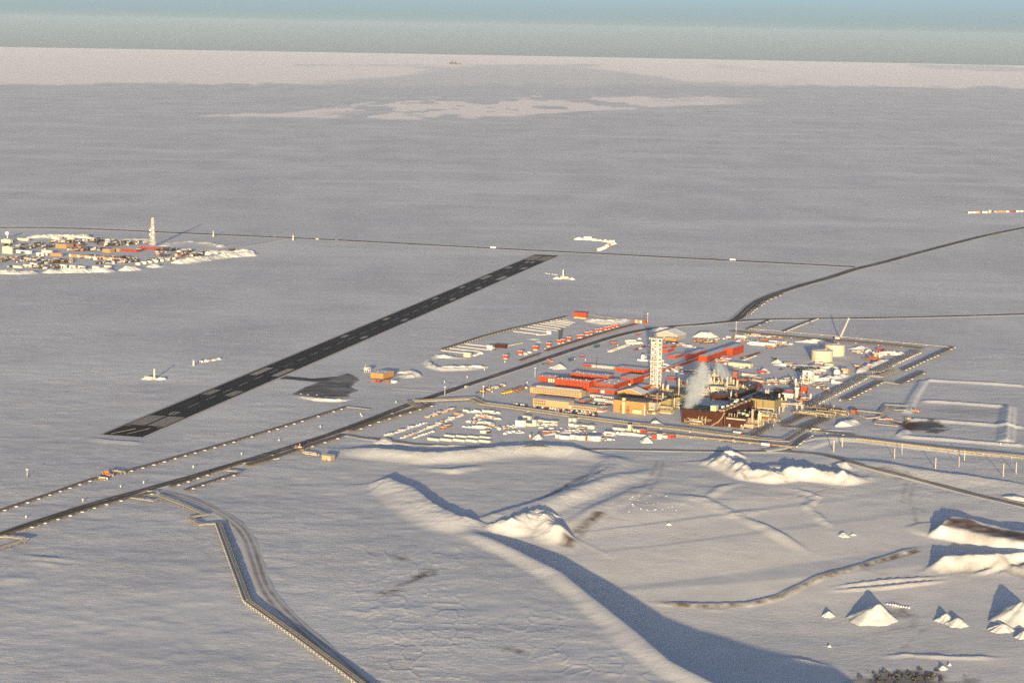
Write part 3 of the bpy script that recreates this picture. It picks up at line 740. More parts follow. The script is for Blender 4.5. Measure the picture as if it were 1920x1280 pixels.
pline('pipeline', 'upper one of two parallel pipelines south of the main road', [(318, 916), (390, 892), (450, 872), (480, 868), (520, 856)], 3, 1.4, .42, 2.0, pipe_dk, 8, anchors=2)
pline('pipeline', 'lower one of two parallel pipelines south of the main road', [(345, 923), (400, 905), (450, 889)], 3, 1.4, .42, 2.0, pipe_dk, 8, anchors=2)
pline('pipe_loop', 'pale pipe loop joining the two parallel pipelines', [(425, 886), (452, 889)], 3, 1.4, .42, 2.0, galv, 6, cat='pipe loop')
pline('pipeline', 'pipeline between the parallel pipelines and the tan pump house', [(462, 876), (500, 866), (540, 852), (556, 846)], 5, 1.4, .42, 2.0, pipe_dk, 8)
pline('pipeline', 'pipeline rising from the pump house towards the yard road crossing', [(560, 846), (600, 833), (640, 821)], 5, 1.5, .42, 2.2, pipe_dk, 8, anchors=3)
pline('pipe_rack', 'broad pipe rack between the storage yard and the main road', [(656, 812), (700, 795), (760, 777), (790, 768), (808, 763)], 6, 1.5, .45, 2.6, pipe_dk, 7, anchors=3)
pline('pipe_loop', 'bright zigzag pipe bend by the main road west of the storage yard', [(764, 756), (784, 768), (790, 767), (778, 757)], 3, 2.6, .45, 2.6, galv, 7, cat='pipe loop')
pline('pipe_rack', 'elevated pipe rack bordering the storage yard, west of the bend', [(775, 757), (830, 754.5), (886, 752), (905, 762)], 5, 2.6, .5, 3.0, galv, 9, mats=[galv, pipe_tan, pipe_dk])
pline('pipe_rack', 'elevated pipe rack between the vehicle park and white yard containers', [(905, 762), (960, 769), (1050, 782), (1130, 793), (1200, 802)], 5, 3.4, .45, 3.2, galv, 10, mats=[galv, pipe_tan, pipe_dk, galv], anchors=6)
pline('pipe_rack', 'elevated pipe rack in front of the brown process buildings', [(1200, 802), (1290, 812), (1350, 820), (1412, 827)], 5, 3.4, .48, 3.4, galv, 10, mats=[galv, pipe_tan, galv, pipe_dk], anchors=3)
pline('pipeline', 'low pipeline on the snow side of the brown buildings rack', [(1215, 813), (1290, 821), (1400, 832), (1486, 841)], 3, 1.8, .42, 1.8, pipe_tan, 8, anchors=2)
pline('pipe_rack', 'pipe rack branch climbing from the front rack to the plant', [(1408, 826), (1428, 812), (1446, 803)], 4, 2.8, .4, 3.2, pipe_dk, 9)
pline('pipe_loop', 'square pipe loop beyond the right end of the front rack', [(1412, 827), (1474, 832), (1506, 812)], 4, 3.2, .42, 3.2, galv, 9, mats=[galv, pipe_dk, pipe_dk], cat='pipe loop')
pline('pipe_rack', 'sloping pipe rack at the south corner of the plant road', [(1487, 841), (1500, 830), (1520, 818)], 3, 2.2, .42, 2.0, pipe_dk, 8, anchors=1)
pline('pipe_rack', 'short pipe rack in the snow hollow right of the brown buildings', [(1466, 800), (1484, 793), (1508, 781)], 4, 3.2, .36, 2.2, pipe_dk, 7)
pline('pipe_rack', 'dark pipe rack beside the white pipe trestle hollow', [(1505, 806), (1530, 796), (1550, 789)], 5, 3.0, .36, 2.4, pipe_dk, 7)
pline('pipeline', 'pipeline along the plant road below the hollow', [(1466, 803), (1500, 805), (1545, 812), (1605, 820)], 3, 1.6, .42, 1.8, pipe_dk, 8, anchors=2)
pline('pipeline', 'tan pipeline following the road below the flare pit', [(1606, 825), (1700, 836), (1800, 848), (1960, 866)], 2, 1.6, .5, 1.5, pipe_tan, 9, smt=pipe_tan, anchors=3)
pline('pipe_rack', 'broad pipe rack climbing right from the plant, lower run', [(1512, 768), (1560, 743), (1600, 722), (1625, 708)], 5, 2.8, .36, 3.6, pipe_dk, 8, smt=offw, anchors=2)
pline('pipe_loop', 'pale crossing loop in the middle of the broad right hand rack', [(1625, 709), (1650, 711), (1680, 698), (1668, 694), (1640, 702)], 5, 2.4, .5, 3.2, galv, 9, cat='pipe loop')
pline('pipe_rack', 'broad pipe rack climbing right from the plant, upper run', [(1641, 702), (1680, 682), (1722, 663)], 5, 2.8, .36, 3.6, pipe_dk, 8, smt=offw, anchors=2)
pline('pipe_rack', 'outer pipe rack right of the plant, lower run', [(1582, 754), (1620, 735), (1652, 719)], 4, 2.2, .45, 2.8, pipe_dk, 8, anchors=2)
pline('pipe_loop', 'pale pipe jog between the two outer racks', [(1652, 719), (1686, 724)], 4, 2.2, .45, 2.4, galv, 8, cat='pipe loop')
pline('pipe_rack', 'outer pipe rack right of the plant, middle run', [(1684, 724), (1710, 711), (1732, 701)], 4, 2.2, .45, 2.8, pipe_dk, 8, anchors=2)
pline('pipe_rack', 'outer pipe rack ending at the far right corner of the plant', [(1690, 699), (1740, 676), (1788, 654)], 3, 2.2, .45, 2.8, pipe_dk, 8, anchors=2)
pline('pipe_rack', 'pipe rack along the far north edge behind the storage tanks', [(1372, 624), (1440, 631), (1520, 638), (1600, 644), (1700, 653), (1730, 657)], 6, 2.4, .45, 2.6, pipe_dk, 10, anchors=3)
pline('pipeline', 'thin perimeter pipeline outside the far north plant edge', [(1395, 618), (1470, 624), (1560, 632), (1660, 642), (1788, 654)], 2, 2.0, .45, 1.8, galv, 10, anchors=3)
pline('pipeline', 'short pipeline from plant edge to perimeter road, nearer the junction', [(1398, 620), (1420, 612), (1443, 602)], 3, 1.8, .42, 2.0, pipe_dk, 9, anchors=2)
pline('pipeline', 'long pipeline from plant edge to perimeter road, nearer the crane', [(1466, 625), (1500, 611), (1532, 599)], 3, 1.8, .42, 2.0, pipe_dk, 9, anchors=1)
pline('pipe_rack', 'header pipe rack along the far side of the well pad', [(828, 657), (860, 647), (900, 634), (960, 618), (1020, 605), (1062, 595)], 4, 1.6, .45, 1.6, pipe_dk, 9, smt=offw)
pline('pipe_rack', 'pipe rack between red well cabins and the main road, west end', [(974, 679), (995, 671.5), (1013, 665.5)], 3, 1.6, .45, 2.0, pipe_dk, 7, smt=brown_lt)
pline('pipe_rack', 'long pipe rack between red well cabins and the main road', [(1022, 661), (1050, 652), (1100, 636), (1150, 621), (1192, 610)], 4, 1.6, .45, 2.0, pipe_dk, 8, smt=brown_lt)
pline('pipeline', 'pipeline from the red header building towards the far antennas', [(1102, 592), (1140, 598), (1192, 604)], 2, 1.8, .45, 1.6, galv, 10)
pline('pipeline', 'pale pipeline beside the curved junction road, lower length', [(1402, 592), (1412, 582), (1430, 570)], 3, 2.6, .5, 1.8, pipe_dk, 10, anchors=2)
pline('pipeline', 'pale pipeline beside the curved junction road, middle length', [(1430, 569), (1440, 563), (1466, 553)], 3, 2.6, .5, 1.8, pipe_dk, 12, anchors=2)
pline('pipeline', 'far pipeline dashes beside the junction road on the right', [(1860, 442), (1880, 437)], 3, 3, .6, 2.0, pipe_dk, 14)
pline('pipe_rack', 'pale pipe rack left of the flare pit, upper line', [(1660, 762), (1702, 765)], 2, 3, .5, 2.2, galv, 8)
pline('pipe_rack', 'pale pipe rack left of the flare pit, lower line', [(1604, 773), (1650, 778), (1662, 764)], 3, 2.2, .45, 2.2, galv, 8)
pline('pipe_rack', 'short pale pipe rack ending at the burning flare pit', [(1672, 768), (1680, 772), (1700, 772)], 3, 2.2, .45, 2.0, galv, 8)
pline('pipe_rack', 'bent pale pipe rack feeding the blackened flare pit', [(1610, 782), (1625, 788), (1648, 786), (1655, 780)], 2, 2.2, .45, 2.0, cream, 8)
pline('pipeline', 'low pipeline triangle south of the flare pit pipes', [(1640, 795), (1646, 788), (1670, 789), (1690, 794)], 2, 1.8, .42, 1.4, galv, 8)
pline('pipeline', 'low pipeline under the flare pit triangle', [(1640, 797), (1684, 801)], 2, 1.8, .42, 1.2, galv, 8)
# flow lines of the well pad: thin white pipes lying side by side
_n14 = 'first second third fourth fifth sixth seventh eighth ninth tenth eleventh twelfth thirteenth fourteenth'.split()
for i, (a, b) in enumerate([((827, 658), (878, 664)), ((843, 654), (905, 661)), ((858, 650), (915, 657)), ((873, 646), (925, 651)), ((962, 622), (1012, 628)), ((975, 617), (1025, 623)), ((990, 613), (1045, 621)), ((1000, 610), (1055, 618)), ((1012, 607), (1060, 614)), ((1022, 605), (1068, 611)), ((1032, 603), (1072, 608)), ((1042, 601), (1078, 606)),
                            ((1005, 629), (1025, 628)), ((948, 650), (980, 644))]):
    g1, g2 = G(*a), G(*b); q = MB()
    q.bar((0, 0, .9), (g2[0] - g1[0], g2[1] - g1[1], .9), .55, white, 5)
    for t in (.1, .37, .63, .9): q.box(-.3, .3, -.3, .3, -.3, .6, steel, 0, ((g2[0] - g1[0]) * t, (g2[1] - g1[1]) * t, 0))
    o = place('flow_line', q.mesh('flow_line'), None, (g1[0], g1[1], 0)); grp = 'flow lines west' if i < 4 else 'flow lines east'
    tag(o, _n14[i] + ' from left, thin white flow line of the western four on the well pad' if i < 4 else _n14[i - 4] + ' from left, thin white flow line of the eastern group on the well pad', 'pipe', grp)

# ------------------------------------------------------------------ the red camp
B = building
B('camp_building', 'long two storey orange red dormitory nearest the tan dormitories', (1104, 735), 64, 8, 19, red, st=2.6, skirt=dark, wins=(2, 9, 1.5, 1.7, .1, .95), vents=9)  # dark box under the floor paints the shade among the stilts
B('camp_building', 'low orange red wing with three pale doors at the camp west end', (1041, 718), 31, 10, 10, red, st=.8, doors=((.62, 3.2, 6.5, door_w), (.76, 3.2, 6.5, door_w), (.9, 3.2, 6.5, door_w)), vents=3)
B('camp_building', 'long orange red dormitory block behind the nearest one', (1141, 717), 72, 10, 11, red, st=1.5, skirt=dark, wins=(1, 9, 1.4, 1.5), vents=8)
B('connecting_block', 'narrow red link between the two long camp blocks', (1118, 727), 10, 12, 13, red, wins=(1, 2, 1.2, 1.3))
B('camp_building', 'square orange red block with snowy roof and flat side facing right', (1150, 732), 33, 27, 10.5, red, st=1.2, skirt=white, wins=(1, 4, 1.6, 1.6), swins=(1, 6, 1.4, 1.4), vents=6)
B('camp_building', 'plain orange red block west of the lattice tower', (1187, 722), 24, 20, 12.5, red, skirt=dark)
B('connecting_block', 'two tone red corridor ending at the lattice tower', (1206, 711), 5, 17, 6.5, red, band=(cream, .4))
B('camp_building', 'low wide red building with pale roof left of the tower', (1208, 702), 55, 11, 8, red, st=1, skirt=red_dk, wins=(1, 6, 1.5, 1.8))
B('camp_building', 'low grey roofed red building in front of the tower foot', (1196, 736), 20, 24, 6, red)
B('entrance_block', 'low red entrance block with white panel in front of the square block', (1152, 739), 33, 9, 6.5, red, doors=((.32, 8, 5.2, offw),))
B('connecting_block', 'low red link between nearest dormitory and entrance block', (1121, 737), 17, 8, 7, red)
_n5 = 'first second third fourth fifth sixth seventh'.split()
for i in range(7):
    nm = 'red ended trailer at the row end behind the camp' if i == 0 else ('white trailer next to the low red building' if i == 6 else None)
    B('camp_trailer', nm or _n5[i] + ' from left in the row of white camp trailers behind the dormitories', (1100 + i * 8.4, 688 + i * .75), 7.6, 5, 4.6, red if i in (0, 1) else offw, cat='trailer', st=.7, wins=(1, 2, 1.3, 1.4), group=None if nm else 'camp trailers behind the dormitories')
# tan dormitories
r, LA, LB, H, m_ = B('dormitory', 'upper tan two storey dormitory with grey roof', (1090, 748), 98, 9, 12.5, tan, st=2.4, skirt=brown_lt, wins=(2, 28, 1.1, 1.5, .06, .97), swins=(2, 2, 1.1, 1.5))
MB().box(-LA * .42, LA * .44, -LB * .1, LB * .38, H + .3, H + 2.0, grey, top=snow_roof).build('roof_monitor', r)
B('dormitory', 'lower tan two storey dormitory beside the parked cars', (1066, 768), 68, 10, 14, tan, st=1.4, skirt=offw, wins=(2, 6, 1.8, 2.0, .03, .36), swins=None)
ro = D.objects['dormitory.001']
wm = win_mesh(1.1, 1.25)
for t in [.43 + .05 * k for k in range(11)]:
    for row in (0, 1):
        if not row and t > .9: continue
        LA_ = 46.5; place('window', wm, ro, (-LA_ / 2 + LA_ * t, -ro.children[0].dimensions.y / 2 - .03 if False else -max(v.co.y for v in ro.children[0].data.vertices) - .03, 2.0 + row * 3.2))
B('dormitory', 'single storey tan extension of the lower dormitory', (1118, 772), 52, 9, 7.5, tan, st=1, skirt=offw, wins=(1, 15, 1.5, 1.8, .04, .96))
B('entrance_porch', 'white entrance porch between the lower dormitory halves', (1069, 768), 7, 2, 6, white, cat='porch', ridge=2)
B('annex', 'brown and white annex at the end of the tan extension', (1130, 773), 11, 8, 6, brown_lt, cat='building', band=(offw, .45))
B('gatehouse', 'small tan gable hut right of the dormitory extension', (1131, 770), 9, 7, 5, tan, cat='hut', ridge=2)
B('walkway', 'brown covered walkway linking the two tan dormitories', (1096, 757), 12, 15, 5, brown_lt, cat='walkway', roof=snow_roof)
for i, c in enumerate([(1126, 747), (1147, 750), (1138, 754), (1149, 757)]):
    B('trailer', ['white snow roofed trailer nearest the red entrance block', 'white trailer beside the ochre gable hall corner', 'long white trailer in the middle of the trailer yard', 'white trailer at the front of the trailer yard'][i], c, (20, 17, 24, 14)[i], 4, 5.2, offw, cat='trailer', st=.8, wins=(1, 4, 1.3, 1.5))
# ochre hall with the exhaust stack and its neighbours
r, LA, LB, H, m_ = B('generator_hall', 'big ochre hall with exhaust stack on its front', (1210, 778), 61, 13, 23, orange, roof=roof_mid, doors=((.22, 1.6, 2.2, dark),), eave=.5)
q = MB().box(-1.6, 1.6, -3.4, -.4, 0, H * 1.28, olive_lt).box(-2.2, 2.2, -3.8, -.2, H * .98, H * 1.08, olive)
q.build('exhaust_stack', r, (-LA / 2 + LA * .35, -LB / 2, 0))
for t in (.24, .29, .44, .49):
    q = MB().bar((0, -1.6, 0), (0, -1.6, H * .55), .55, brown_lt, 8).bar((0, -1.6, H * .55), (0, 0, H * .62), .5, brown_lt, 8).box(-1.2, 1.2, -2.6, -.4, H * .25, H * .3, brown_lt)
    q.build('exhaust_pipe', r, (-LA / 2 + LA * t, -LB / 2, 0))
q = MB().bar((-5.5, -3, 3.3), (5.5, -3, 3.3), 3.0, olive_lt, 16); q.box(-4.5, -3.5, -5, -1, 0, 1.5, steel); q.box(3.5, 4.5, -5, -1, 0, 1.5, steel)
q.build('drum_tank', r, (LA / 2 - LA * .2, -LB / 2, 0))
MB().box(-.4, .4, -1.2, .3, 0, H * .85, white).build('ladder_cage', r, (LA / 2 - .6, -LB / 2, 0))
B('gable_hall', 'ochre gable hall behind the big ochre hall', (1203, 748), 46, 13, 9.5, orange, ridge=7.5, roof=snow_roof)
q = MB().bar((0, 0, 0), (0, 0, 11), .7, dark, 8).bar((0, 0, 11), (0, 0, 13), 1.3, white, 8); simple('chimney', 'dark chimney with white cap on the ochre gable hall', 'chimney', q, 1180, 739)
B('annex', 'small ochre lean-to at the right end of the gable hall', (1206, 748), 16, 6, 7, orange, cat='building')
B('roof_plant', 'low dark flat roofed plant block behind the ochre hall', (1216, 757), 56, 10, 9, olive, roof=roof_dk)
B('compressor_hall', 'flat roofed dark hall below the tower foot', (1252, 752), 34, 28, 9, olive, roof=roof_mid)
B('compressor_hall', 'second flat roofed hall left of the steam plume', (1284, 748), 32, 26, 8, olive, roof=roof_mid)
B('equipment_house', 'small yellow equipment house behind the dark halls', (1278, 722), 9, 5, 8, orange, cat='building', roof=snow_roof)
B('equipment_house', 'small sage green equipment house beside the yellow one', (1289, 721), 8, 4, 6.5, olive_lt, cat='building', roof=snow_roof)
B('trailer', 'dark red trailer right of the tower foot', (1264, 713), 13, 5, 4.5, red_dk, cat='trailer', roof=snow_roof)

def skid(name, label, c, ln, dp, seed, h=7, vessels=3, towers=2, pipes=8, cat='process skid', mts=None, ang=AD):
    """open process skid: posts and deck, lying and standing vessels, pipe bundle"""
    rs = random.Random(seed); x, y, z = P(*c); r = root(name, label, cat, (x, y, z), ang); mts = mts or [galv, pipe_tan, brown_lt, cream, olive_lt]
    q = MB()
    for i in range(max(2, int(ln / 5))):
        for v in (-dp / 2, dp / 2):
            px_ = -ln / 2 + ln * i / (max(2, int(ln / 5)) - 1); q.box(px_ - .18, px_ + .18, v - .18, v + .18, -.4, h, steel)
    q.box(-ln / 2, ln / 2, -dp / 2, dp / 2, h * .48, h * .52, steel); q.box(-ln / 2, ln / 2, -dp / 2 - .1, -dp / 2 + .1, h * .62, h * .66, pipe_tan)
    q.build('steel_frame', r)
    for i in range(vessels):
        L_ = ln * rs.uniform(.25, .5); R_v = rs.uniform(.9, 1.5); x0 = rs.uniform(-ln / 2, ln / 2 - L_); yy = rs.uniform(-dp / 2 + 1, dp / 2 - 1); zz = h * .52 + R_v + .3 if i % 2 else R_v + .8
        mt = rs.choice(mts); k = MB().bar((x0, yy, zz), (x0 + L_, yy, zz), R_v, mt, 12).bar((x0 - R_v * .5, yy, zz), (x0, yy, zz), R_v * .55, mt, 12, R_v).bar((x0 + L_, yy, zz), (x0 + L_ + R_v * .5, yy, zz), R_v, mt, 12, R_v * .55)
        for t in (.2, .8): k.box(x0 + L_ * t - .3, x0 + L_ * t + .3, yy - R_v * .8, yy + R_v * .8, zz - R_v - .4, zz - R_v * .6, steel)
        k.build('horizontal_vessel', r)
    for i in range(towers):
        hh = h * rs.uniform(1.1, 1.9); R_v = rs.uniform(.6, 1.1); x0, yy = rs.uniform(-ln / 2 + 1, ln / 2 - 1), rs.uniform(-dp / 2 + 1, dp / 2 - 1); mt = rs.choice(mts)
        MB().bar((x0, yy, 0), (x0, yy, hh), R_v, mt, 12).bar((x0, yy, hh), (x0, yy, hh + R_v * .6), R_v, mt, 12, R_v * .35).bar((x0 - R_v - .2, yy, hh * .4), (x0 - R_v - .2, yy, hh * .95), .2, white, 4).build('vertical_vessel', r)
    for i in range(pipes):
        zz = rs.uniform(.8, h * 1.0); yy = rs.uniform(-dp / 2 - .6, dp / 2); x0, x1 = -ln / 2 + rs.uniform(-1, ln * .3), ln / 2 - rs.uniform(-1, ln * .3); mt = rs.choice(mts); rr = rs.uniform(.18, .42)
        MB().bar((x0, yy, zz), (x1, yy, zz), rr, mt, 6).bar((x1, yy, zz), (x1, yy, max(.3, zz - rs.uniform(1, 5))), rr, mt, 6).bar((x0, yy, zz), (x0, yy + rs.uniform(-1.5, 1.5), min(h * 1.1, zz + rs.uniform(0, 3))), rr, mt, 6).build('process_pipe', r)
    return r
skid('process_skid', 'tan louvred cooler skid right of the ochre hall', (1224, 777), 12, 12, 1, h=9, vessels=2, towers=0, pipes=8, mts=[galv, cream, brown_lt])
q = MB()
for i in range(7): q.box(-5.5, 5.5, -4, 4, 5 + i * 1.15, 5.75 + i * 1.15, offw)
for sx in (-5, 5):
    for sy in (-3.6, 3.6): q.box(sx - .25, sx + .25, sy - .25, sy + .25, 0, 13, steel)
simple('air_cooler', 'white louvred air cooler stack beside the ochre hall', 'air cooler', q, 1222, 775, AD)
skid('process_skid', 'olive duct skid with long vessels between ochre and brown halls', (1247, 772), 22, 12, 5, h=8, vessels=4, towers=1, pipes=9, mts=[olive_lt, pipe_tan, cream, brown_lt])
# sloping intake ducts
for i, (c, cw) in enumerate([((1246, 766), 'taller'), ((1262, 758), 'shorter')]):
    q = MB().prism([(-9, 0), (-9, 2 + 4 * (i == 0)), (4, 11 - 3 * i), (9, 11 - 3 * i), (9, 0)], -3, 3, olive).box(5, 9.4, -3.4, 3.4, 11 - 3 * i, 12 - 3 * i, pipe_tan)
    simple('intake_duct', cw + ' sloping tan intake duct between the ochre and brown halls', 'duct', q, c[0], c[1], AD)
B('pipe_house', 'cream ended low pipe house in front of the intake ducts', (1258, 776), 24, 5, 6, olive, cat='building', band=(cream, .3), roof=snow_roof)
skid('process_skid', 'red and cream pipe skid behind the ochre hall roof', (1226, 757), 24, 8, 9, h=8, vessels=2, towers=3, pipes=8, mts=[crimson, cream, brown_lt, galv])
skid('process_skid', 'tan pipe skid left of the steam plume', (1270, 765), 14, 10, 11, h=7, vessels=2, towers=1, pipes=8, mts=[pipe_tan, cream, olive_lt])
q = MB().bar((0, 0, 0), (0, 0, 17), .35, white, 6).box(-1, 1, -1, 1, 0, 1, steel); simple('light_mast', 'thin white mast on the flat roofed hall by the plume', 'mast', q, 1272.5, 747)

# ------------------------------------------------------------------ brown process buildings
r, LA, LB, H, m_ = B('process_building', 'left brown process building under the steam plume', (1331, 797), 54, 22, 25, brown, roof=roof_dk)
for i in range(3):
    q = MB().bar((0, -2.2, H * .55), (0, 0, H * .62), .6, pipe_tan, 8).bar((0, -2.2, H * .55), (0, -2.2, H * .12), .6, pipe_tan, 8)
    q.build('downcomer_pipe', r, (-LA / 2 + LA * (.62 + .12 * i), -LB / 2, 0))
skid('process_skid', 'tan timbered skid at the foot of the left brown building', (1301, 797), 20, 6, 21, h=7, vessels=3, towers=0, pipes=10, mts=[pipe_tan, wood, cream])
skid('process_skid', 'pipe skid with bent tan pipe beside the brown building corner', (1325, 796), 12, 5, 22, h=8, vessels=1, towers=1, pipes=8, mts=[pipe_tan, cream, galv])
r, LA, LB, H, m_ = B('process_building', 'long brown process building running back from the front corner', (1354, 800), 24, 62, 27, brown, roof=roof_dk, vents=4)
for i in range(9):
    MB().box(-1.4, 1.4, -1.6, 1.6, 0, random.uniform(1.2, 2.8), (galv, roof_mid, snow_roof, cream)[i % 4], top=snow_roof).build('roof_equipment', r, (random.uniform(-LA / 2 + 2, LA / 2 - 2), -LB / 2 + LB * (i + .6) / 10, H + .35))
q = MB().box(-3.2, 3.2, -3.6, 3.6, 0, 9, olive_lt, top=snow_roof); q.box(-3.4, 3.4, -3.8, 3.8, 3, 3.4, cream); simple('filter_house', 'pale olive filter house mounted at the brown building front', 'filter house', q, 1340, 799, AD)
D.objects['filter_house'].location.z = H - 3; D.objects['filter_house'].location.y += 9
for i in range(22):
    t = (i + .5) / 22; mt = (brown_lt, pipe_tan, dark, cream, roof_mid)[i % 5]
    MB().box(-1.1, 1.1, -.9, .9, 0, random.uniform(.8, 2.2), mt, top=snow_roof if i % 3 == 0 else mt).build('roof_equipment', r, (LA / 2 - random.uniform(.9, 2.2), -LB / 2 + LB * t, H + .35))
for k_ in range(3): MB().bar((LA / 2 - 3.2 - k_, -LB / 2 + 3, H + 1.1), (LA / 2 - 3.2 - k_, LB / 2 - 3, H + 1.1), .35, (pipe_tan, galv, brown_lt)[k_], 6).build('roof_pipe', r)
# outside stair and front pipes
st = root('outside_stair', 'tan zigzag outside stair on the brown building front', 'stair', P(1350, 799), AD)
for i, (a, b) in enumerate([((-9, -3, 0), (-1, -3, 5)), ((-1, -3, 5), (3, -3, 10)), ((3, -3, 10), (6, -3, 16))]):
    MB().bar(a, b, .55, wood, 4).bar((a[0], a[1], a[2] + 1.1), (b[0], b[1], b[2] + 1.1), .12, cream, 4).build('flight', st)
    MB().box(b[0] - 1, b[0] + 1.2, -3.6, -1.4, b[2] - .2, b[2], wood).bar((b[0], -3, 0), (b[0], -3, b[2]), .2, steel).build('landing', st)
r, LA, LB, H, m_ = B('process_building', 'front right brown process building with tan pipe along its top', (1398, 803), 44, 30, 19, brown, roof=roof_dk, doors=((.3, 3.2, 5, cream), (.82, 3.2, 6, cream), (.83, 1.5, 2.6, dark)))
q = MB().bar((-LA * .33, -LB / 2 - .9, H * .86), (LA * .5, -LB / 2 - .9, H * .86), .8, cream, 8); q.build('header_pipe', r)
for i in range(4): MB().box(-.3, .3, -.3, .3, 0, 4, pipe_tan).build('roof_post', r, (-LA / 2 + LA * (.25 + .12 * i), -LB / 2 + 1, H))
for i in range(6): MB().box(-1.6, 1.6, -1.6, 1.6, 0, random.uniform(1, 2.6), (olive_lt, roof_mid, galv)[i % 3], top=snow_roof).build('roof_equipment', r, (random.uniform(-.42, .42) * LA, random.uniform(-.3, .42) * LB, H + .35))
r, LA, LB, H, m_ = B('process_module', 'olive clad module raised on pale pipe trestles', (1451, 780), 45, 13, 29, olive, cat='building', roof=roof_dk, st=14, swins=None)
for sx in (-1, -.5, 0, .5, 1):
    for sy in (-1, 1):
        MB().bar((0, 0, 0), (0, 0, 9.5), .45, cream, 6).build('trestle_post', r, (sx * LA * .46, sy * LB * .42 - 1.0, 0))
MB().box(-LA / 2 * 1.02, LA / 2 * 1.02, -LB / 2 - 1.5, -LB / 2 - .4, 7.6, 8.6, cream).build('trestle_beam', r)
MB().box(.2, .9, -LB / 2 - .12, -LB / 2 + .2, 9.3, H, dark).build('panel_joint', r)
B('process_building', 'dark roofed brown block behind the olive module', (1456, 758), 46, 14, 13, brown, roof=roof_dk)
B('process_building', 'long flat roofed brown hall in the middle of the plant', (1372, 752), 40, 46, 9, brown, roof=roof_mid, vents=5)
B('process_building', 'far flat roofed brown hall beyond the long one', (1402, 735), 32, 24, 7, brown, roof=roof_mid, vents=2)
B('process_building', 'small dark red building at the far side of the brown plant', (1420, 728), 25, 8, 6, red_dk, roof=roof_dk)
B('process_building', 'white roofed tan building among the brown halls', (1443, 742), 24, 8, 6, brown_lt, roof=snow_roof, band=(cream, .4))
B('module_house', 'cream framed module house right of the steam plume', (1357, 741), 26, 6, 14, cream, cat='building', roof=snow_roof, wins=(2, 4, 2.2, 2.2, .35, .95))
skid('process_skid', 'cluster of cream vessels and towers beside the plumes', (1336, 727), 22, 12, 31, h=9, vessels=4, towers=6, pipes=8, mts=[cream, pipe_tan, olive_lt])
skid('process_skid', 'tan vessel skid left of the brown stack', (1360, 728), 20, 10, 33, h=8, vessels=4, towers=4, pipes=8, mts=[cream, pipe_tan, brown_lt])
skid('process_skid', 'pale lattice pipe skid in front of the brown stack', (1372, 738), 16, 6, 35, h=10, vessels=1, towers=3, pipes=8, mts=[galv, cream])
x, y, z = P(1379, 720); m_ = mpp(y); hs = 25 * m_
bs = root('flue_stack', 'square rust brown flue stack with steam beside it', 'stack', (x, y, z), AD)
MB().box(-2.8, 2.8, -2.8, 2.8, 0, hs, brown_lt).build('shaft', bs); MB().box(-4, 2.9, -3, 3, 0, hs * .42, brown_lt).build('base', bs); MB().box(-3, 3, -3, 3, hs, hs + .5, dark).build('rim', bs)
# infill of small modules between the halls
for i, (c, wl, wr, h_, mt, lb) in enumerate([((1238, 744), 14, 8, 7, brown, 'small brown module under the tower foot'), ((1266, 737), 13, 8, 7, brown_lt, 'rust brown module between the flat roofed halls'), ((1296, 737), 12, 8, 8, olive, 'olive module hidden behind the steam plume'), ((1312, 730), 11, 7, 8, orange, 'ochre module left of the cream vessels'), ((1304, 714), 12, 6, 6, brown, 'brown module in the shade beyond the plume'), ((1330, 708), 12, 6, 5.5, grey, 'grey module in the shade left of the second plume'),
    ((1398, 718), 13, 7, 7, brown_lt, 'rust brown module right of the flue stack'), ((1388, 765), 14, 9, 7, brown_lt, 'rust brown roof house in the middle of the brown halls'), ((1410, 757), 13, 8, 8, olive, 'olive roof house left of the olive module'), ((1376, 777), 13, 8, 7, brown, 'brown roof house nearer the front of the brown halls'), ((1432, 747), 14, 7, 7, brown, 'brown block beyond the olive module'), ((1287, 765), 12, 9, 9, brown_lt, 'rust brown block left of the plume foot'), ((1239, 761), 13, 6, 8, pipe_tan, 'tan block among the intake ducts'), ((1462, 738), 12, 7, 6, brown, 'brown block nearest the white walled house')]):
    B('process_module', lb, c, wl, wr, h_, mt, cat='building', roof=roof_dk if i % 2 else roof_mid, doors=((.5, 1.6, 2.6, dark),), wins=(1, 3, 1.3, 1.3, .1, .4))
for i, (c, ln, dp, lb) in enumerate([((1250, 742), 14, 8, 'tan pipe skid between the tower foot and dark halls'), ((1283, 732), 14, 8, 'pipe skid beside the small yellow equipment house'), ((1318, 742), 16, 8, 'tan pipe skid right of the plume at the cream house'), ((1345, 712), 16, 8, 'vessel skid beneath the second plume'), ((1390, 735), 16, 8, 'pipe skid right of the flue stack foot'), ((1380, 758), 16, 7, 'roof pipe skid on the middle brown hall'), ((1415, 770), 16, 7, 'pipe skid beside the olive module left end'), ((1400, 788), 16, 6, 'pipe skid on the front right brown building'), ((1465, 762), 14, 7, 'pipe skid right of the olive module'), ((1442, 752), 14, 6, 'vessel skid behind the olive module')]):
    skid('process_skid', lb, c, ln, dp, 200 + i, h=8, vessels=3, towers=3, pipes=10, mts=[pipe_tan, cream, brown_lt, olive_lt, galv])
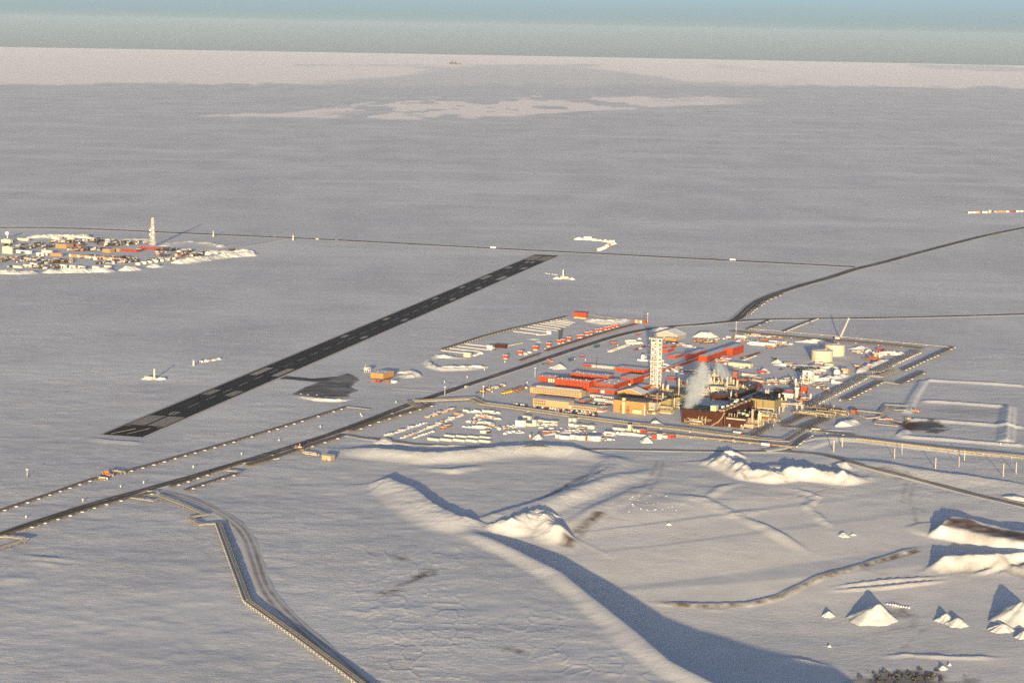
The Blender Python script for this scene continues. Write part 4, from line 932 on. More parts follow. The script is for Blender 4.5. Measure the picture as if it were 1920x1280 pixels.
# trestle and pipes on the near right corner of the plant
skid('process_skid', 'galvanised pipe skid at the right front corner of the brown plant', (1416, 803), 18, 8, 41, h=11, vessels=3, towers=3, pipes=12, mts=[galv, cream, pipe_tan])
skid('process_skid', 'dense pipework skid under the olive module front', (1428, 790), 26, 10, 42, h=12, vessels=4, towers=2, pipes=12, mts=[galv, olive_lt, brown_lt, cream])
skid('process_skid', 'pale stepped pipework descending right of the olive module', (1446, 790), 20, 8, 43, h=9, vessels=2, towers=0, pipes=12, mts=[cream, galv])
x, y, z = P(1425.5, 803); MB_ = MB().bar((0, 0, 0), (0, 0, 17), .9, cream, 12).bar((0, 0, 17), (0, 0, 17.6), 1.2, white, 12)
simple('exhaust_stack', 'slim cream exhaust stack at the right front corner of the plant', 'stack', MB_, 1425.5, 803)
q = MB().bar((0, 0, 0), (0, 0, 9), 4.4, brown_lt, 20).bar((0, 0, 9), (0, 0, 9.6), 4.6, snow_roof, 20); simple('drum_tank', 'squat brown drum tank with snowy top near the cream stack', 'tank', q, 1407, 801)
q = MB()
for i in range(3): q.bar((-9, i * 1.2, 3 + i), (2, i * 1.2, 3 + i), .5, cream, 8); q.bar((-9, i * 1.2, 3 + i), (-11, i * 1.2, 0), .5, cream, 8)
simple('pipe_bend', 'fat cream pipes bending to the ground by the brown drum', 'pipe', q, 1409, 806, AD)
tr = root('pipe_bridge', 'tall cream pipe bridge spanning the road right of the brown plant', 'pipe bridge', P(1478, 772), AD + rad(2))
for i in range(5):
    k = MB()
    for sy in (-2.2, 2.2): k.bar((0, sy, 0), (0, sy, 9), .45, cream, 6)
    k.box(-.4, .4, -3, 3, 8.4, 9, cream); k.build('trestle_frame', tr, ((-16, -11, -6, 10, 16)[i], 0, 0))
for i in range(4): MB().bar((-18, -2.4 + i * 1.6, 9.6), (18, -2.4 + i * 1.6, 9.6), .6, (cream, galv, cream, pipe_tan)[i], 8).build('pipe', tr)
for i, (c, ln) in enumerate([((1520, 781), 38), ((1548, 780), 30), ((1573, 778), 22)]):
    skid('pipe_manifold', ['tan pipe manifold right of the pipe bridge', 'tan pipe manifold in the middle of the outlying trestle', 'tan pipe manifold ending near the rust red shed'][i], c, ln, 9, 50 + i, h=6, vessels=1, towers=0, pipes=14, cat='pipe manifold', mts=[cream, galv, pipe_tan, pipe_dk])
B('shed', 'small rust red shed at the end of the tan manifolds', (1603, 776), 8, 6, 7, brown_lt, cat='shed', roof=brown_lt)
for i, c in enumerate([(1535, 768), (1556, 769)]):
    skid('pipe_manifold', ['dark pipework behind the tan manifolds, left part', 'dark pipework behind the tan manifolds, right part'][i], c, 26, 14, 60 + i, h=4, vessels=2, towers=1, pipes=12, cat='pipe manifold', mts=[pipe_dk, dark, galv])
for i, c in enumerate([(1500, 757), (1512, 752)]):
    skid('process_skid', ['rusty white pipe skid at the foot of the broad rack', 'dark red pipe skid at the foot of the broad rack'][i], c, 14, 9, 70 + i, h=5, vessels=2, towers=1, pipes=8, mts=[white, brown_lt, crimson])

# ------------------------------------------------------------------ right hand tank area
def tank(label, c, wpx, hpx, mt, rail=True, stair=True):
    x, y, z = P(*c); m_ = mpp(y); R_t = wpx * m_ / 2; H = hpx * m_; y += R_t
    r = root('storage_tank', label, 'tank', (x, y, z))
    MB().bar((0, 0, -.5), (0, 0, H), R_t, mt, 48).build('shell', r)
    MB().bar((0, 0, H), (0, 0, H + 1.3), R_t * 1.0, snow_roof, 48, R_t * .25).build('roof', r)
    if rail:
        k = MB()
        for i in range(36):
            a, b = 2 * math.pi * i / 36, 2 * math.pi * (i + 1) / 36
            k.bar((R_t * cos(a), R_t * sin(a), H + 1), (R_t * cos(b), R_t * sin(b), H + 1), .09, brown_lt, 4); k.bar((R_t * cos(a), R_t * sin(a), H), (R_t * cos(a), R_t * sin(a), H + 1), .07, brown_lt, 4)
        k.build('guard_rail', r)
    k = MB().box(-2, 2, -1.5, 1.5, H + 1, H + 2.6, dark, top=snow_roof).box(3, 6, 0, 2.2, H + .8, H + 2, grey); k.build('roof_platform', r)
    if stair:
        k = MB()
        for i in range(14):
            a, b = -2.4 + i * .09, -2.4 + (i + 1) * .09
            k.bar(((R_t + .6) * cos(a), (R_t + .6) * sin(a), H * i / 14), ((R_t + .6) * cos(b), (R_t + .6) * sin(b), H * (i + 1) / 14), .35, olive_lt, 4)
        k.build('stair', r)
    return r
tank('nearer of two large cream storage tanks', (1544, 679), 40.5, 20, cream)
tank('farther of two large cream storage tanks, behind right of the other', (1567.5, 668), 38, 20, cream, stair=False)
x, y, z = P(1493.5, 747); q = root('column_vessel', 'tall tan column vessel with white top right of the olive module', 'column', (x, y, z))
MB().bar((0, 0, 0), (0, 0, 11.5), 2.3, cream, 18).build('shell', q); MB().bar((0, 0, 11.5), (0, 0, 13.6), 2.9, white, 18).build('top', q); MB().box(-4, 4, -4, 4, -.3, .4, snow_w).build('plinth', q)
B('equipment_house', 'bright red square equipment house beside the tan column', (1512, 737), 11, 3, 11, red, cat='building', roof=snow_roof, doors=((.5, 2, 2.5, offw),))
B('equipment_house', 'white walled equipment house with dark red back by the tan column', (1486, 746), 22, 4, 7, white, cat='building', roof=snow_roof, wins=(1, 3, 1.6, 1.6))
B('equipment_house', 'dark red equipment house behind the white walled one', (1490, 742), 18, 4, 9, red_dk, cat='building', roof=snow_roof)
B('equipment_house', 'small dark red annex at the column foot', (1503, 747), 8, 4, 5, red_dk, cat='building')
B('tall_block', 'tall white windowless block left of the snowy bank', (1521, 718), 17, 6, 22, white, cat='building', roof=snow_roof)
B('tall_block', 'lower white block joined to the tall white one', (1532, 714), 11, 4, 9, white, cat='building', roof=snow_roof)
skid('process_skid', 'tower of white and rusty pipework by the tall white block', (1510, 722), 12, 8, 81, h=12, vessels=2, towers=2, pipes=10, mts=[white, brown_lt, galv])
skid('process_skid', 'frosted pipework above the tan column', (1495, 731), 10, 8, 82, h=9, vessels=2, towers=2, pipes=8, mts=[white, galv, blue])
skid('process_skid', 'low rusty skid in shade left of the tan column', (1472, 719), 14, 6, 83, h=4, vessels=2, towers=1, pipes=6, mts=[white, crimson, galv])
skid('process_skid', 'orange tipped skid among ploughed rows', (1448, 717), 12, 6, 84, h=4, vessels=2, towers=1, pipes=5, mts=[red, white, cream])
for i, (c, R_b) in enumerate([((1569, 705), 4.6), ((1582, 702), 2.6)]):
    q = MB()
    for k in range(6):
        t0, t1 = math.pi * k / 6, math.pi * (k + 1) / 6
        q.bar((0, 0, R_b * (1 - cos(t0))), (0, 0, R_b * (1 - cos(t1))), max(.05, R_b * sin(t0)), white, 16, max(.05, R_b * sin(t1)), cap=False)
    simple('sphere_tank', ['larger white ball tank near the right hand bank', 'smaller white ball tank near the right hand bank'][i], 'tank', q, *c)
B('shed', 'tan box shed behind the white ball tanks', (1590, 700), 13, 4, 8, tan, cat='shed', roof=snow_roof)
skid('process_skid', 'rusty small skid between the white ball tanks', (1577, 704), 8, 5, 85, h=4, vessels=1, towers=1, pipes=6, mts=[brown_lt, white])
q = MB().bar((0, 0, 1.8), (8, 0, 1.8), 1.8, white, 12).bar((8, 0, 1.8), (11, 0, 1.8), 1.8, tan, 12, 1.2).box(-3, 0, -1.6, 1.6, .3, 5, white); simple('tank_trailer', 'white and tan tank trailer alone on the right hand bank', 'trailer', q, 1564, 719, AD)
B('trailer', 'white trailer by the foot of the nearer cream tank', (1536, 680), 8, 2, 5, white, cat='trailer', roof=snow_roof)
B('trailer', 'low white and red striped trailer below the nearer cream tank', (1543, 684), 15, 2, 3.4, white, cat='trailer', band=(crimson, .6), roof=snow_roof)
B('trailer', 'pale green long trailer below the nearer cream tank', (1562, 686), 16, 2, 3.2, green, cat='trailer', roof=snow_roof)
B('shed', 'snow covered shed with dark open end by the tall block', (1530, 694), 18, 7, 5, dark, cat='shed', ridge=3, roof=snow_w)
skid('process_skid', 'rust red drilling skid right of the cream tanks', (1636, 676), 24, 6, 91, h=4, vessels=4, towers=1, pipes=8, mts=[brown_lt, crimson])
q = MB().bar((0, 0, 0), (0, 0, 8), 3.0, tan, 16).bar((0, 0, 8), (0, 0, 9.5), 3.0, cream, 16, .8); simple('silo', 'tan domed silo beside the rust red skid', 'silo', q, 1641, 674)
q = MB().bar((0, 0, 0), (0, 0, 11), 1.6, cream, 10, .3); simple('flare_cone', 'pale pointed cone behind the domed silo', 'cone', q, 1649, 673)
B('trailer', 'dark red trailer near the far right snow heaps', (1654, 657), 11, 3, 3.4, crimson, cat='trailer', roof=snow_roof)
B('trailer', 'red trailer right of the dark red one', (1664, 660), 8, 3, 3.4, red_dk, cat='trailer', roof=snow_roof)
B('trailer', 'white trailer in front of the far right red trailers', (1667, 665), 11, 4, 5, white, cat='trailer', roof=snow_roof)
skid('process_skid', 'row of rusty machines along the right hand bank', (1618, 691), 22, 5, 92, h=4, vessels=3, towers=0, pipes=8, mts=[brown_lt, crimson, cream])

# ------------------------------------------------------------------ red blocks beyond the tower
B('module_block', 'red module block nearest the red corridor head', (1298, 676), 13, 26, 12, red_dk, band=(red_dk, .99), roof=snow_roof)
B('module_block', 'long red module block with stepped roof behind the plumes', (1325, 680), 16, 50, 12, red, roof=snow_roof, skirt=dark, st=1.5)
B('module_block', 'separate red module block right of the long one', (1373, 668), 15, 21, 15, red_dk, roof=snow_roof, band=(red, .99))
B('enclosed_corridor', 'long low red corridor running back towards the module blocks', (1243, 697), 4, 77, 4.2, red, cat='corridor', roof=snow_roof)
B('low_block', 'upper small red block right of the tower top', (1257, 654), 18, 11, 5, red, roof=snow_roof)
B('low_block', 'lower small red block right of the tower top', (1252, 661), 12, 12, 5, red, roof=snow_roof)
B('low_block', 'low red block with snowy roof right of the tower middle', (1266, 672), 14, 16, 4, red, roof=snow_roof)
B('trailer', 'red and white trailers cluster left of the separate red block', (1366, 674), 15, 5, 5, red_dk, cat='trailer', band=(white, .5), roof=snow_roof)
B('warehouse', 'big grey gable warehouse behind the lattice tower', (1270, 637), 44, 17, 7, grey, cat='warehouse', ridge=8.5, roof=snow_roof, doors=((.9, 4, 5, dark),))
B('shed', 'long orange tan shed in front of the gable warehouse', (1268, 641), 21, 3, 6.5, orange, cat='shed', roof=snow_roof)
B('trailer', 'dark trailer in front of the orange tan shed', (1268, 645), 20, 3, 3, dark, cat='trailer', roof=roof_dk)
B('shed', 'long tan shed with snowy roof right of the second plume', (1407, 690), 42, 5, 7, cream, cat='shed', roof=snow_roof, band=(olive_lt, .35))
B('shed', 'long white tent shed at the far plant side', (1452, 650), 48, 4, 5.5, white, cat='shed', roof=snow_roof, wins=(1, 8, .8, 1.4))
for i, (c, wl) in enumerate([((1471, 645), 30), ((1422, 631), 14), ((1398, 634), 20), ((1440, 640), 16)]):
    B('trailer', ['long white trailer at the right end of the far yard', 'tan box trailer by the far pipe rack', 'white trailers with orange machine at the far yard', 'brown topped trailer in the far yard middle'][i], c, wl, 4, 4.2, (white, tan, offw, brown_lt)[i], cat='trailer', roof=snow_roof)
# airport building and other outliers
r, LA, LB, H, m_ = B('terminal_building', 'yellow ochre terminal building by the aircraft apron', (718.5, 713), 24, 20, 12, orange, st=2.2, skirt=dark, roof=snow_roof, vents=2)
for i, (c, wl, lb) in enumerate([((704, 716), 7, 'brown stair trailer left of the terminal front'), ((712, 717), 6, 'rusty trailer under the terminal corner'), ((729, 718), 7, 'white and rusty trailer right of the terminal'), ((741, 718), 8, 'white trailer farthest right of the terminal')]):
    B('trailer', lb, c, wl, 4, 4, (brown_lt, red_dk, brown_lt, white)[i], cat='trailer', roof=snow_roof)
t = root('control_tower', 'small white control cab on legs left of the terminal', 'tower', P(689, 698), AD)
for sx in (-2.6, 2.6):
    for sy in (-2, 2): MB().box(-.25, .25, -.25, .25, 0, 4, white).build('leg', t, (sx, sy, 0))
MB().box(-3.6, 3.6, -3, 3, 3.6, 6.4, white, top=snow_roof).build('cab', t); MB().box(-3.65, 3.65, -3.05, 3.05, 4.7, 5.6, glass).build('window_band', t); MB().bar((-3, 0, 6.4), (-3, 0, 10), .15, white).bar((3, 0, 6.4), (3, 0, 8), .12, white).build('aerial', t)
r, LA, LB, H, m_ = B('pump_house', 'tan pump house module on legs beside the pipelines', (620, 865), 17, 8, 10, tan, st=1.2, roof=snow_roof, doors=((.8, 2.4, 6, cream), (.55, 1.6, 3, dark)))
skid('valve_skid', 'rusty valve skid with small derrick by the pump house pipeline', (560, 844), 8, 5, 95, h=4, vessels=2, towers=1, pipes=7, cat='valve skid', mts=[brown_lt, cream])
skid('valve_skid', 'long valve skid between derrick and pump house', (582, 853), 18, 3, 96, h=3, vessels=0, towers=0, pipes=8, cat='valve skid', mts=[cream, galv])
skid('valve_skid', 'rusty valve station on the north pipeline', (203, 892), 9, 5, 97, h=3.5, vessels=2, towers=0, pipes=8, cat='valve skid', mts=[brown_lt, mac_or, cream])
skid('valve_skid', 'dark valve piping right of the north valve station', (222, 888), 12, 4, 98, h=3, vessels=0, towers=0, pipes=8, cat='valve skid', mts=[dark, olive_lt])
skid('valve_skid', 'snowy valve piping left of the north valve station', (190, 899), 12, 4, 99, h=2.6, vessels=1, towers=0, pipes=7, cat='valve skid', mts=[cream, white])
skid('flare_skid', 'burner head skid at the edge of the blackened flare pit', (1667, 789), 8, 4, 101, h=3.5, vessels=1, towers=1, pipes=5, cat='flare burner', mts=[white, brown_lt])
skid('flare_skid', 'rusty burner on the upper flare pit dyke', (1718, 772), 9, 4, 102, h=3, vessels=1, towers=1, pipes=5, cat='flare burner', mts=[brown_lt, white])
skid('flare_skid', 'bright burner nozzle beside the rust stained pit floor', (1703, 788), 5, 3, 103, h=3, vessels=1, towers=0, pipes=4, cat='flare burner', mts=[cream, brown_lt])
# well pad: red well cabins with snow skirts
def cabin(px, py, wpx, hpx, label, group=None, mt=red, twin=False):
    return B('well_cabin', label, (px + wpx / 2, py + hpx / 2), wpx, 2.4, hpx, mt, cat='cabin', st=hpx * .22, skirt=white, roof=snow_roof if not twin else mt, group=group, ridge=.8, doors=((.5, 1.6, 2.6, red_dk),))
CAB = [(947, 670, 8, 7, 'red well cabin at the near west end of the cabin row'), (975, 662, 7.5, 7, 'second red well cabin from the west end'), (1003, 653, 8.5, 8, 'third red well cabin from the west, beside a white box'), (1028, 647, 7.5, 6.5, 'fourth red well cabin, alone between its neighbours'),
       (1047.5, 641.5, 7, 6, 'left of the paired red cabins beside the black sign'), (1054.5, 640, 7, 6.5, 'right of the paired red cabins beside the black sign'), (1066, 636, 7, 6.5, 'single red cabin right of the black sign pair'), (1084.5, 631, 5.5, 5.5, 'left half of the middle red cabin pair'), (1090, 630.5, 5.5, 5.5, 'right half of the middle red cabin pair'),
       (1100, 626, 7, 5.5, 'left red cabin of the pair before the snow bank'), (1107.5, 624.5, 6.5, 5.5, 'right red cabin of the pair before the snow bank'), (1119, 619.5, 6, 5, 'first red cabin of the crowded eastern run'), (1126, 619, 6, 5, 'second red cabin of the crowded eastern run'), (1135, 616, 6, 5, 'third red cabin of the crowded eastern run'),
       (1142, 615, 6, 5, 'fourth red cabin of the crowded eastern run'), (1149, 613, 6, 5, 'fifth red cabin of the crowded eastern run'), (1156, 610.5, 6, 5, 'last red cabin at the east end of the run')]
for c in CAB: cabin(*c)
B('header_building', 'big orange red header building at the far corner of the well pad', (1099, 598), 24, 3, 11, red, st=2.2, skirt=cream, doors=((.35, 1, 8, red_dk), (.6, 1, 8, red_dk)), roof=red)
B('manifold_house', 'cream manifold house at the near end of the flow lines', (881, 670), 12, 3, 8, cream, cat='building', roof=snow_roof)
B('manifold_house', 'white manifold house beside the brown tank', (921, 656), 8, 3, 8, white, cat='building', roof=snow_roof)
B('tank_skid', 'dark brown long tank skid on the well pad', (948, 653), 21, 3, 6, brown, cat='tank', roof=brown_lt)
B('manifold_house', 'small white manifold house among the eastern flow lines', (1032, 627), 7, 2, 6, white, cat='building', roof=snow_roof)
for i, c in enumerate([(988, 665), (995, 662), (983, 663)]):
    B('crate', ['white flat crate left of the third well cabin', 'white flat crate touching the third well cabin', 'white flat crate nearest the second well cabin'][i], c, 6, 2, 2.4, white, cat='crate')
q = MB().box(-2.2, 2.2, -.5, .5, 1, 13, dark).box(-.6, .6, -.8, .8, 0, 1, steel); simple('sign_board', 'tall black board standing behind the paired red cabins', 'board', q, 1050, 636.5, AD)
B('camp_building', 'red and tan well service camp at the far end of the pad', (1211, 606), 6, 4, 6, red, cat='building')
for i in range(5):
    B('trailer', _n5[i] + ' from left, service trailer by the far antenna masts', (1190 + i * 4.6, 605 + i * .3), 4.2, 3, 5, (red, cream, orange, cream, red_dk)[i], cat='trailer', roof=snow_roof, group='trailers by the antenna masts')

# ------------------------------------------------------------------ lattice towers, crane, masts
def lattice_tower(label, px, py, hpx, w0, w1, bays, plat=(), mt=lattice_w, cat='tower', thick=.35, frost=True):
    x, y, z = P(px, py); H = hpx * mpp(y); r = root('lattice_tower', label, cat, (x, y, z), AD + rad(20))
    def leg(t): return (w0 + (w1 - w0) * t) / 2
    for sx, sy in ((-1, -1), (1, -1), (1, 1), (-1, 1)):
        MB().bar((sx * leg(0), sy * leg(0), -.5), (sx * leg(1), sy * leg(1), H), thick * 1.3, mt, 4).build('leg', r)
    for k in range(bays):
        t0, t1 = k / bays, (k + 1) / bays; a, b = leg(t0), leg(t1); z0, z1 = H * t0, H * t1
        q = MB()
        for i in range(4):
            c0, c1 = [(-1, -1), (1, -1), (1, 1), (-1, 1)][i], [(-1, -1), (1, -1), (1, 1), (-1, 1)][(i + 1) % 4]
            q.bar((c0[0] * b, c0[1] * b, z1), (c1[0] * b, c1[1] * b, z1), thick * (1.3 if frost else 1), mt, 4)
            q.bar((c0[0] * a, c0[1] * a, z0), (c1[0] * b, c1[1] * b, z1), thick * .8, mt, 4)
            q.bar((c1[0] * a, c1[1] * a, z0), (c0[0] * b, c0[1] * b, z1), thick * .8, mt, 4)
            if frost:
                m0, m1 = ((c0[0] + c1[0]) / 2 * a, (c0[1] + c1[1]) / 2 * a, z0), ((c0[0] + c1[0]) / 2 * b, (c0[1] + c1[1]) / 2 * b, z1)
                q.bar(m0, m1, thick * .9, mt, 4)
        q.build('brace_bay', r)
    for t, ex, hh in plat:
        a = leg(t) + ex; MB().box(-a, a, -a, a, H * t - hh / 2, H * t + hh / 2, mt).build('platform', r)
    return r, H, leg
r, H, leg = lattice_tower('massive white frosted lattice tower in the middle of the plant', 1229, 726, 94, 12.5, 12.0, 11, plat=((1.0, 1.5, .8), (.54, 1.4, .7), (.44, .4, .5), (.93, .8, .6), (.86, .2, .5)), thick=.25)
MB().box(-9, -5.5, -5, 5, H - .8, H + .3, lattice_w).build('top_outrigger', r)
MB().box(5.5, 9.5, -3, 3, H * .54 - .6, H * .54 + 1.4, lattice_w).build('balcony', r)
for i in range(10):                      # antenna drums and frosted cable trays
    a = random.choice([(-1, 1), (1, 0), (0, 1)]); t = .1 + .088 * i; k = leg(t)
    MB().bar((0, -k - .3, 0), (0, -k - 1.6, 0), random.uniform(1.0, 1.7), white, 12).build('antenna_drum', r, (random.uniform(-.8, .8) * k, 0, H * t))
MB().box(-.6, .6, -.4, .4, 0, H, lattice_w).build('cable_tray', r, (leg(.5) * .35, -leg(.5) + .6, 0))
MB().box(-.5, .5, -.4, .4, 0, H, offw).build('ladder_cage', r, (-leg(.5) * .5, leg(.5) - .6, 0))
MB().box(-5.5, 5.5, -5.5, 5.5, -.3, 3.2, brown_lt).build('tower_base', r)
r, H, leg = lattice_tower('tall white lattice mast standing over the far left settlement', 286.5, 462, 53, 9.5, 3.4, 11, plat=((.99, .3, 1.0), (.62, 1.2, .8), (.35, .6, .6)), thick=.25)
for i, t in enumerate((.32, .42, .5, .58, .66)): MB().bar((0, -2, 0), (0, -5, 0), 1.7, white, 10).build('antenna_drum', r, (3.5 * (-1) ** i, -1.5, H * t))
lattice_tower('thin pale lattice mast beside the northern road left of centre', 400, 444, 11, 2.2, 1.0, 6, thick=.2)
lattice_tower('thin white mast on the northern road at the link road corner', 549.5, 451, 10, 2.2, 1.2, 6, thick=.22)
# navigation aids out on the tundra
for i, (px, py, hp) in enumerate([(289.5, 711, 20), (363, 685, 10), (1056, 521, 15)]):
    lattice_tower(['white lattice beacon mast left of the runway', 'small lattice mast by the side track left of the runway', 'white beacon mast beyond the far end of the runway'][i], px, py, hp, 1.6, 1.0, 8, cat='mast', thick=.22 if i < 2 else .4)
for c, lb in [((285, 712), 'cream cabinet row at the foot of the left beacon mast'), ((1065, 524), 'tan hut at the foot of the far runway beacon')]:
    B('equipment_hut', lb, c, 14 if py else 8, 2, 5, cream, cat='hut', st=.8, roof=snow_roof)
for k, (px, py, hp, lb) in enumerate([(834, 741, 16, 'pale light pole beside the main road left of the vehicle rows'), (906, 746, 22, 'pale light pole at the left end of the vehicle rows'), (1003, 709, 19, 'pale light pole left of the red camp wing'), (1380, 626, 22, 'light pole with white lamp cap by the far plant road'), (1208.5, 606, 20, 'dark antenna mast beside the far service trailers'), (1214, 606, 18, 'second thinner antenna mast by the far service trailers'), (1329, 641, 14, 'thin pole among orange machines in the far yard'), (1118, 690, 14, 'dark flag pole above the trailers behind the dormitories'), (51, 893, 13, 'thin lone pole on the tundra at the left edge')]):
    x, y, z = P(px, py); h_ = hp * mpp(y); p = root('light_pole', lb, 'pole', (x, y, z)); mt = dark if 'dark' in lb else white
    MB().bar((0, 0, -.3), (0, 0, h_), .3, mt, 6, .2).build('shaft', p); MB().box(-1.2, 1.2, -.4, .4, h_, h_ + .6, white if mt is white else dark).build('lamp_head', p); MB().box(-1.2, 1.2, -1.2, 1.2, -.3, .7, steel).build('footing', p)
POLES = [(1563, 847, 22, 1.0), (1579, 837.5, 17, 1.0), (1677, 860, 20, .7), (1691, 851, 19, .6), (1754, 878, 20, .9), (1798, 875, 19, .6), (1808, 863, 19, .8), (1881, 893, 24, .8), (1905, 887.5, 21, .8)]
PL = ['thick pale post nearest the plant road curve', 'shorter thick post touching the plant road curve', 'thin post, left one of the second pair', 'thin post, right one of the second pair by the tan pipeline', 'thick post on the bank at the pole field middle', 'thin post left of the third pair', 'taller post of the third pair near the tan pipeline', 'long post at the lower right of the pole field', 'post farthest right in the pole field']
for (px, py, hp, r_), lb in zip(POLES, PL):
    x, y, z = P(px, py); h_ = hp * mpp(y); q = MB().bar((0, 0, -.5), (0, 0, h_), r_ * .55, cream, 8, r_ * .5).bar((0, 0, h_), (0, 0, h_ + .25), r_ * .6, white, 8); simple('tall_post', lb, 'post', q, px, py)
# crawler crane behind the tanks
x, y, z = P(1571, 637); cr = root('crawler_crane', 'crawler crane with long pale lattice boom behind the tanks', 'crane', (x, y, z), rad(12))
k = MB()
for sy in (-2.2, 2.2): k.box(-4, 4, sy - .6, sy + .6, 0, 1.4, dark)
k.build('crawler_track', cr); MB().box(-4.5, 3, -2, 2, 1.4, 4.2, offw, top=snow_roof).build('house', cr); MB().box(1.6, 3.4, -2.2, -.6, 1.8, 4.4, glass).build('cab', cr)
bt, bb = Vector((15.5, 2, 29)), Vector((3, 0, 2.2)); k = MB(); u = Vector((-.85, 0, .4)).normalized()
for o in (Vector((0, -.8, 0)) + u * .8, Vector((0, .8, 0)) + u * .8, Vector((0, -.8, 0)) - u * .8, Vector((0, .8, 0)) - u * .8): k.bar(bb + o, bt + o * .6, .26, lattice_w, 4)
for i in range(18):
    p0, p1 = bb.lerp(bt, i / 18), bb.lerp(bt, (i + 1) / 18); s_ = 1 if i % 2 else -1
    k.bar(p0 + Vector((0, -.8 * s_, 0)) - u * .7, p1 + Vector((0, .8 * s_, 0)) - u * .7, .16, lattice_w, 4); k.bar(p0 + u * .7 * s_, p1 - u * .7 * s_, .16, lattice_w, 4)
k.build('boom', cr); MB().box(-1, 1, -.9, .9, -.6, 1.2, white).build('boom_head', cr, tuple(bt)); MB().bar((-4, 0, 6), tuple(bt), .1, dark).bar((-4, 0, 6), (-3, 0, 4), .2, offw).build('pendant_line', cr)
MB().bar(tuple(bt), (bt.x + .4, bt.y, 9), .08, dark).box(bt.x - .1, bt.x + .9, bt.y - .4, bt.y + .4, 7.6, 9, dark).build('hook_block', cr)

# ------------------------------------------------------------------ vehicles
_o1 = 'first second third fourth fifth sixth seventh eighth ninth tenth eleventh twelfth thirteenth fourteenth fifteenth sixteenth seventeenth eighteenth nineteenth twentieth'.split()
def nth(i):
    if i < 20: return _o1[i]
    t, u = divmod(i + 1, 10); w_ = {2: 'twent', 3: 'thirt', 4: 'fort', 5: 'fift', 6: 'sixt', 7: 'sevent'}[t]
    return w_ + ('ieth' if u == 0 else 'y-' + _o1[u - 1])
def pickup(mt, snow=False):
    q = MB(); b = [(-2.7, .5), (-2.7, 1.15), (-.6, 1.2), (-.35, 1.95), (1.0, 1.95), (1.55, 1.25), (2.7, 1.1), (2.7, .5)]
    q.prism([(x, z) for x, z in b][::-1], -.98, .98, mt); q.prism([(-.42, 1.28), (-.28, 1.86), (.98, 1.86), (1.42, 1.28)][::-1], -1.0, 1.0, glass); q.box(-2.55, -.7, -.85, .85, 1.14, 1.22, snow_roof if snow else dark)
    q.box(-.3, .95, -.9, .9, 1.95, 2.02, snow_roof if snow else mt)
    for x in (-1.75, 1.75):
        for y in (-.9, .9): q.bar((x, y - .13, .42), (x, y + .13, .42), .44, tyre, 10)
    return q
def van(mt):
    q = MB(); q.prism([(-3.2, .5), (-3.2, 2.6), (2.3, 2.6), (3.1, 1.5), (3.2, .5)][::-1], -1.1, 1.1, mt); q.prism([(-2.9, 1.6), (-2.9, 2.3), (2.2, 2.3), (2.7, 1.6)][::-1], -1.12, 1.12, glass); q.box(-3.1, 2.2, -1, 1, 2.6, 2.75, snow_roof)
    for x in (-2, 2):
        for y in (-1, 1): q.bar((x, y - .15, .5), (x, y + .15, .5), .5, tyre, 10)
    return q
def lorry(c, box):
    q = MB(); q.box(3.2, 5.4, -1.25, 1.25, .9, 3.1, c, top=snow_roof).box(5.0, 5.45, -1.1, 1.1, 2.0, 2.9, glass).box(-6, 3, -1.3, 1.3, 1.1, 3.6 if box else 1.4, box or steel, top=snow_roof if box else None)
    for x in (-5, -3.8, 2.2, 4.4):
        for y in (-1.1, 1.1): q.bar((x, y - .2, .55), (x, y + .2, .55), .55, tyre, 10)
    return q
def loader(mt):
    q = MB(); q.box(-3.2, 1.2, -1.3, 1.3, 1.0, 2.4, mt).box(-1.4, .6, -.9, .9, 2.4, 3.9, dark).box(-1.5, .7, -1, 1, 3.9, 4.1, mt).box(4.2, 5.2, -1.6, 1.6, .2, 1.5, steel).bar((.8, -.8, 2), (4.4, -.8, .9), .25, mt).bar((.8, .8, 2), (4.4, .8, .9), .25, mt)
    for x in (-2, 1.6):
        for y in (-1.3, 1.3): q.bar((x, y - .35, .85), (x, y + .35, .85), .85, tyre, 12)
    return q
def excavator(mt):
    q = MB(); q.box(-2.2, 2.2, -1.5, -.9, 0, 1, dark).box(-2.2, 2.2, .9, 1.5, 0, 1, dark).box(-2.4, 1.6, -1.3, 1.3, 1.1, 2.8, mt, top=snow_roof).box(.4, 1.9, -1.3, -.2, 1.2, 3.3, glass).bar((1.4, .3, 2), (4.8, .3, 5.2), .35, mt).bar((4.8, .3, 5.2), (7, .3, 2.2), .28, mt).box(6.5, 7.6, -.4, 1, .8, 2.2, steel)
    return q
KV = {}
def vk(kind, mt, *a):
    k = (kind, mt.name) + tuple(x.name if hasattr(x, 'name') else x for x in a)
    if k not in KV: KV[k] = {'pickup_truck': pickup, 'van': van, 'lorry': lorry, 'wheel_loader': loader, 'excavator': excavator}[kind](mt, *a).mesh(kind)
    return KV[k]
def vehicle(kind, me, px, py, rz, label, group=None):
    x, y, z = P(px, py); o = place(kind, me, None, (x, y, z), rz + random.uniform(-.08, .08)); return tag(o, label, kind.replace('_', ' '), group)
def row(a, b, n, kinds, rz, label, group, jit=.8):
    for i in range(n):
        t = (i + .5) / n; kind, me = random.choice(kinds)
        vehicle(kind, me, a[0] + (b[0] - a[0]) * t + random.uniform(-jit, jit) * .5, a[1] + (b[1] - a[1]) * t + random.uniform(-jit, jit) * .3, rz, nth(i) + ' from left, ' + label, group)
dk = [('pickup_truck', vk('pickup_truck', m_)) for m_ in (dark, dark, crimson, grey, blue)] + [('pickup_truck', vk('pickup_truck', white))]
lt = [('pickup_truck', vk('pickup_truck', m_, True)) for m_ in (white, white, offw, cream)]
mixv = dk + lt
NB = AD + math.pi / 2
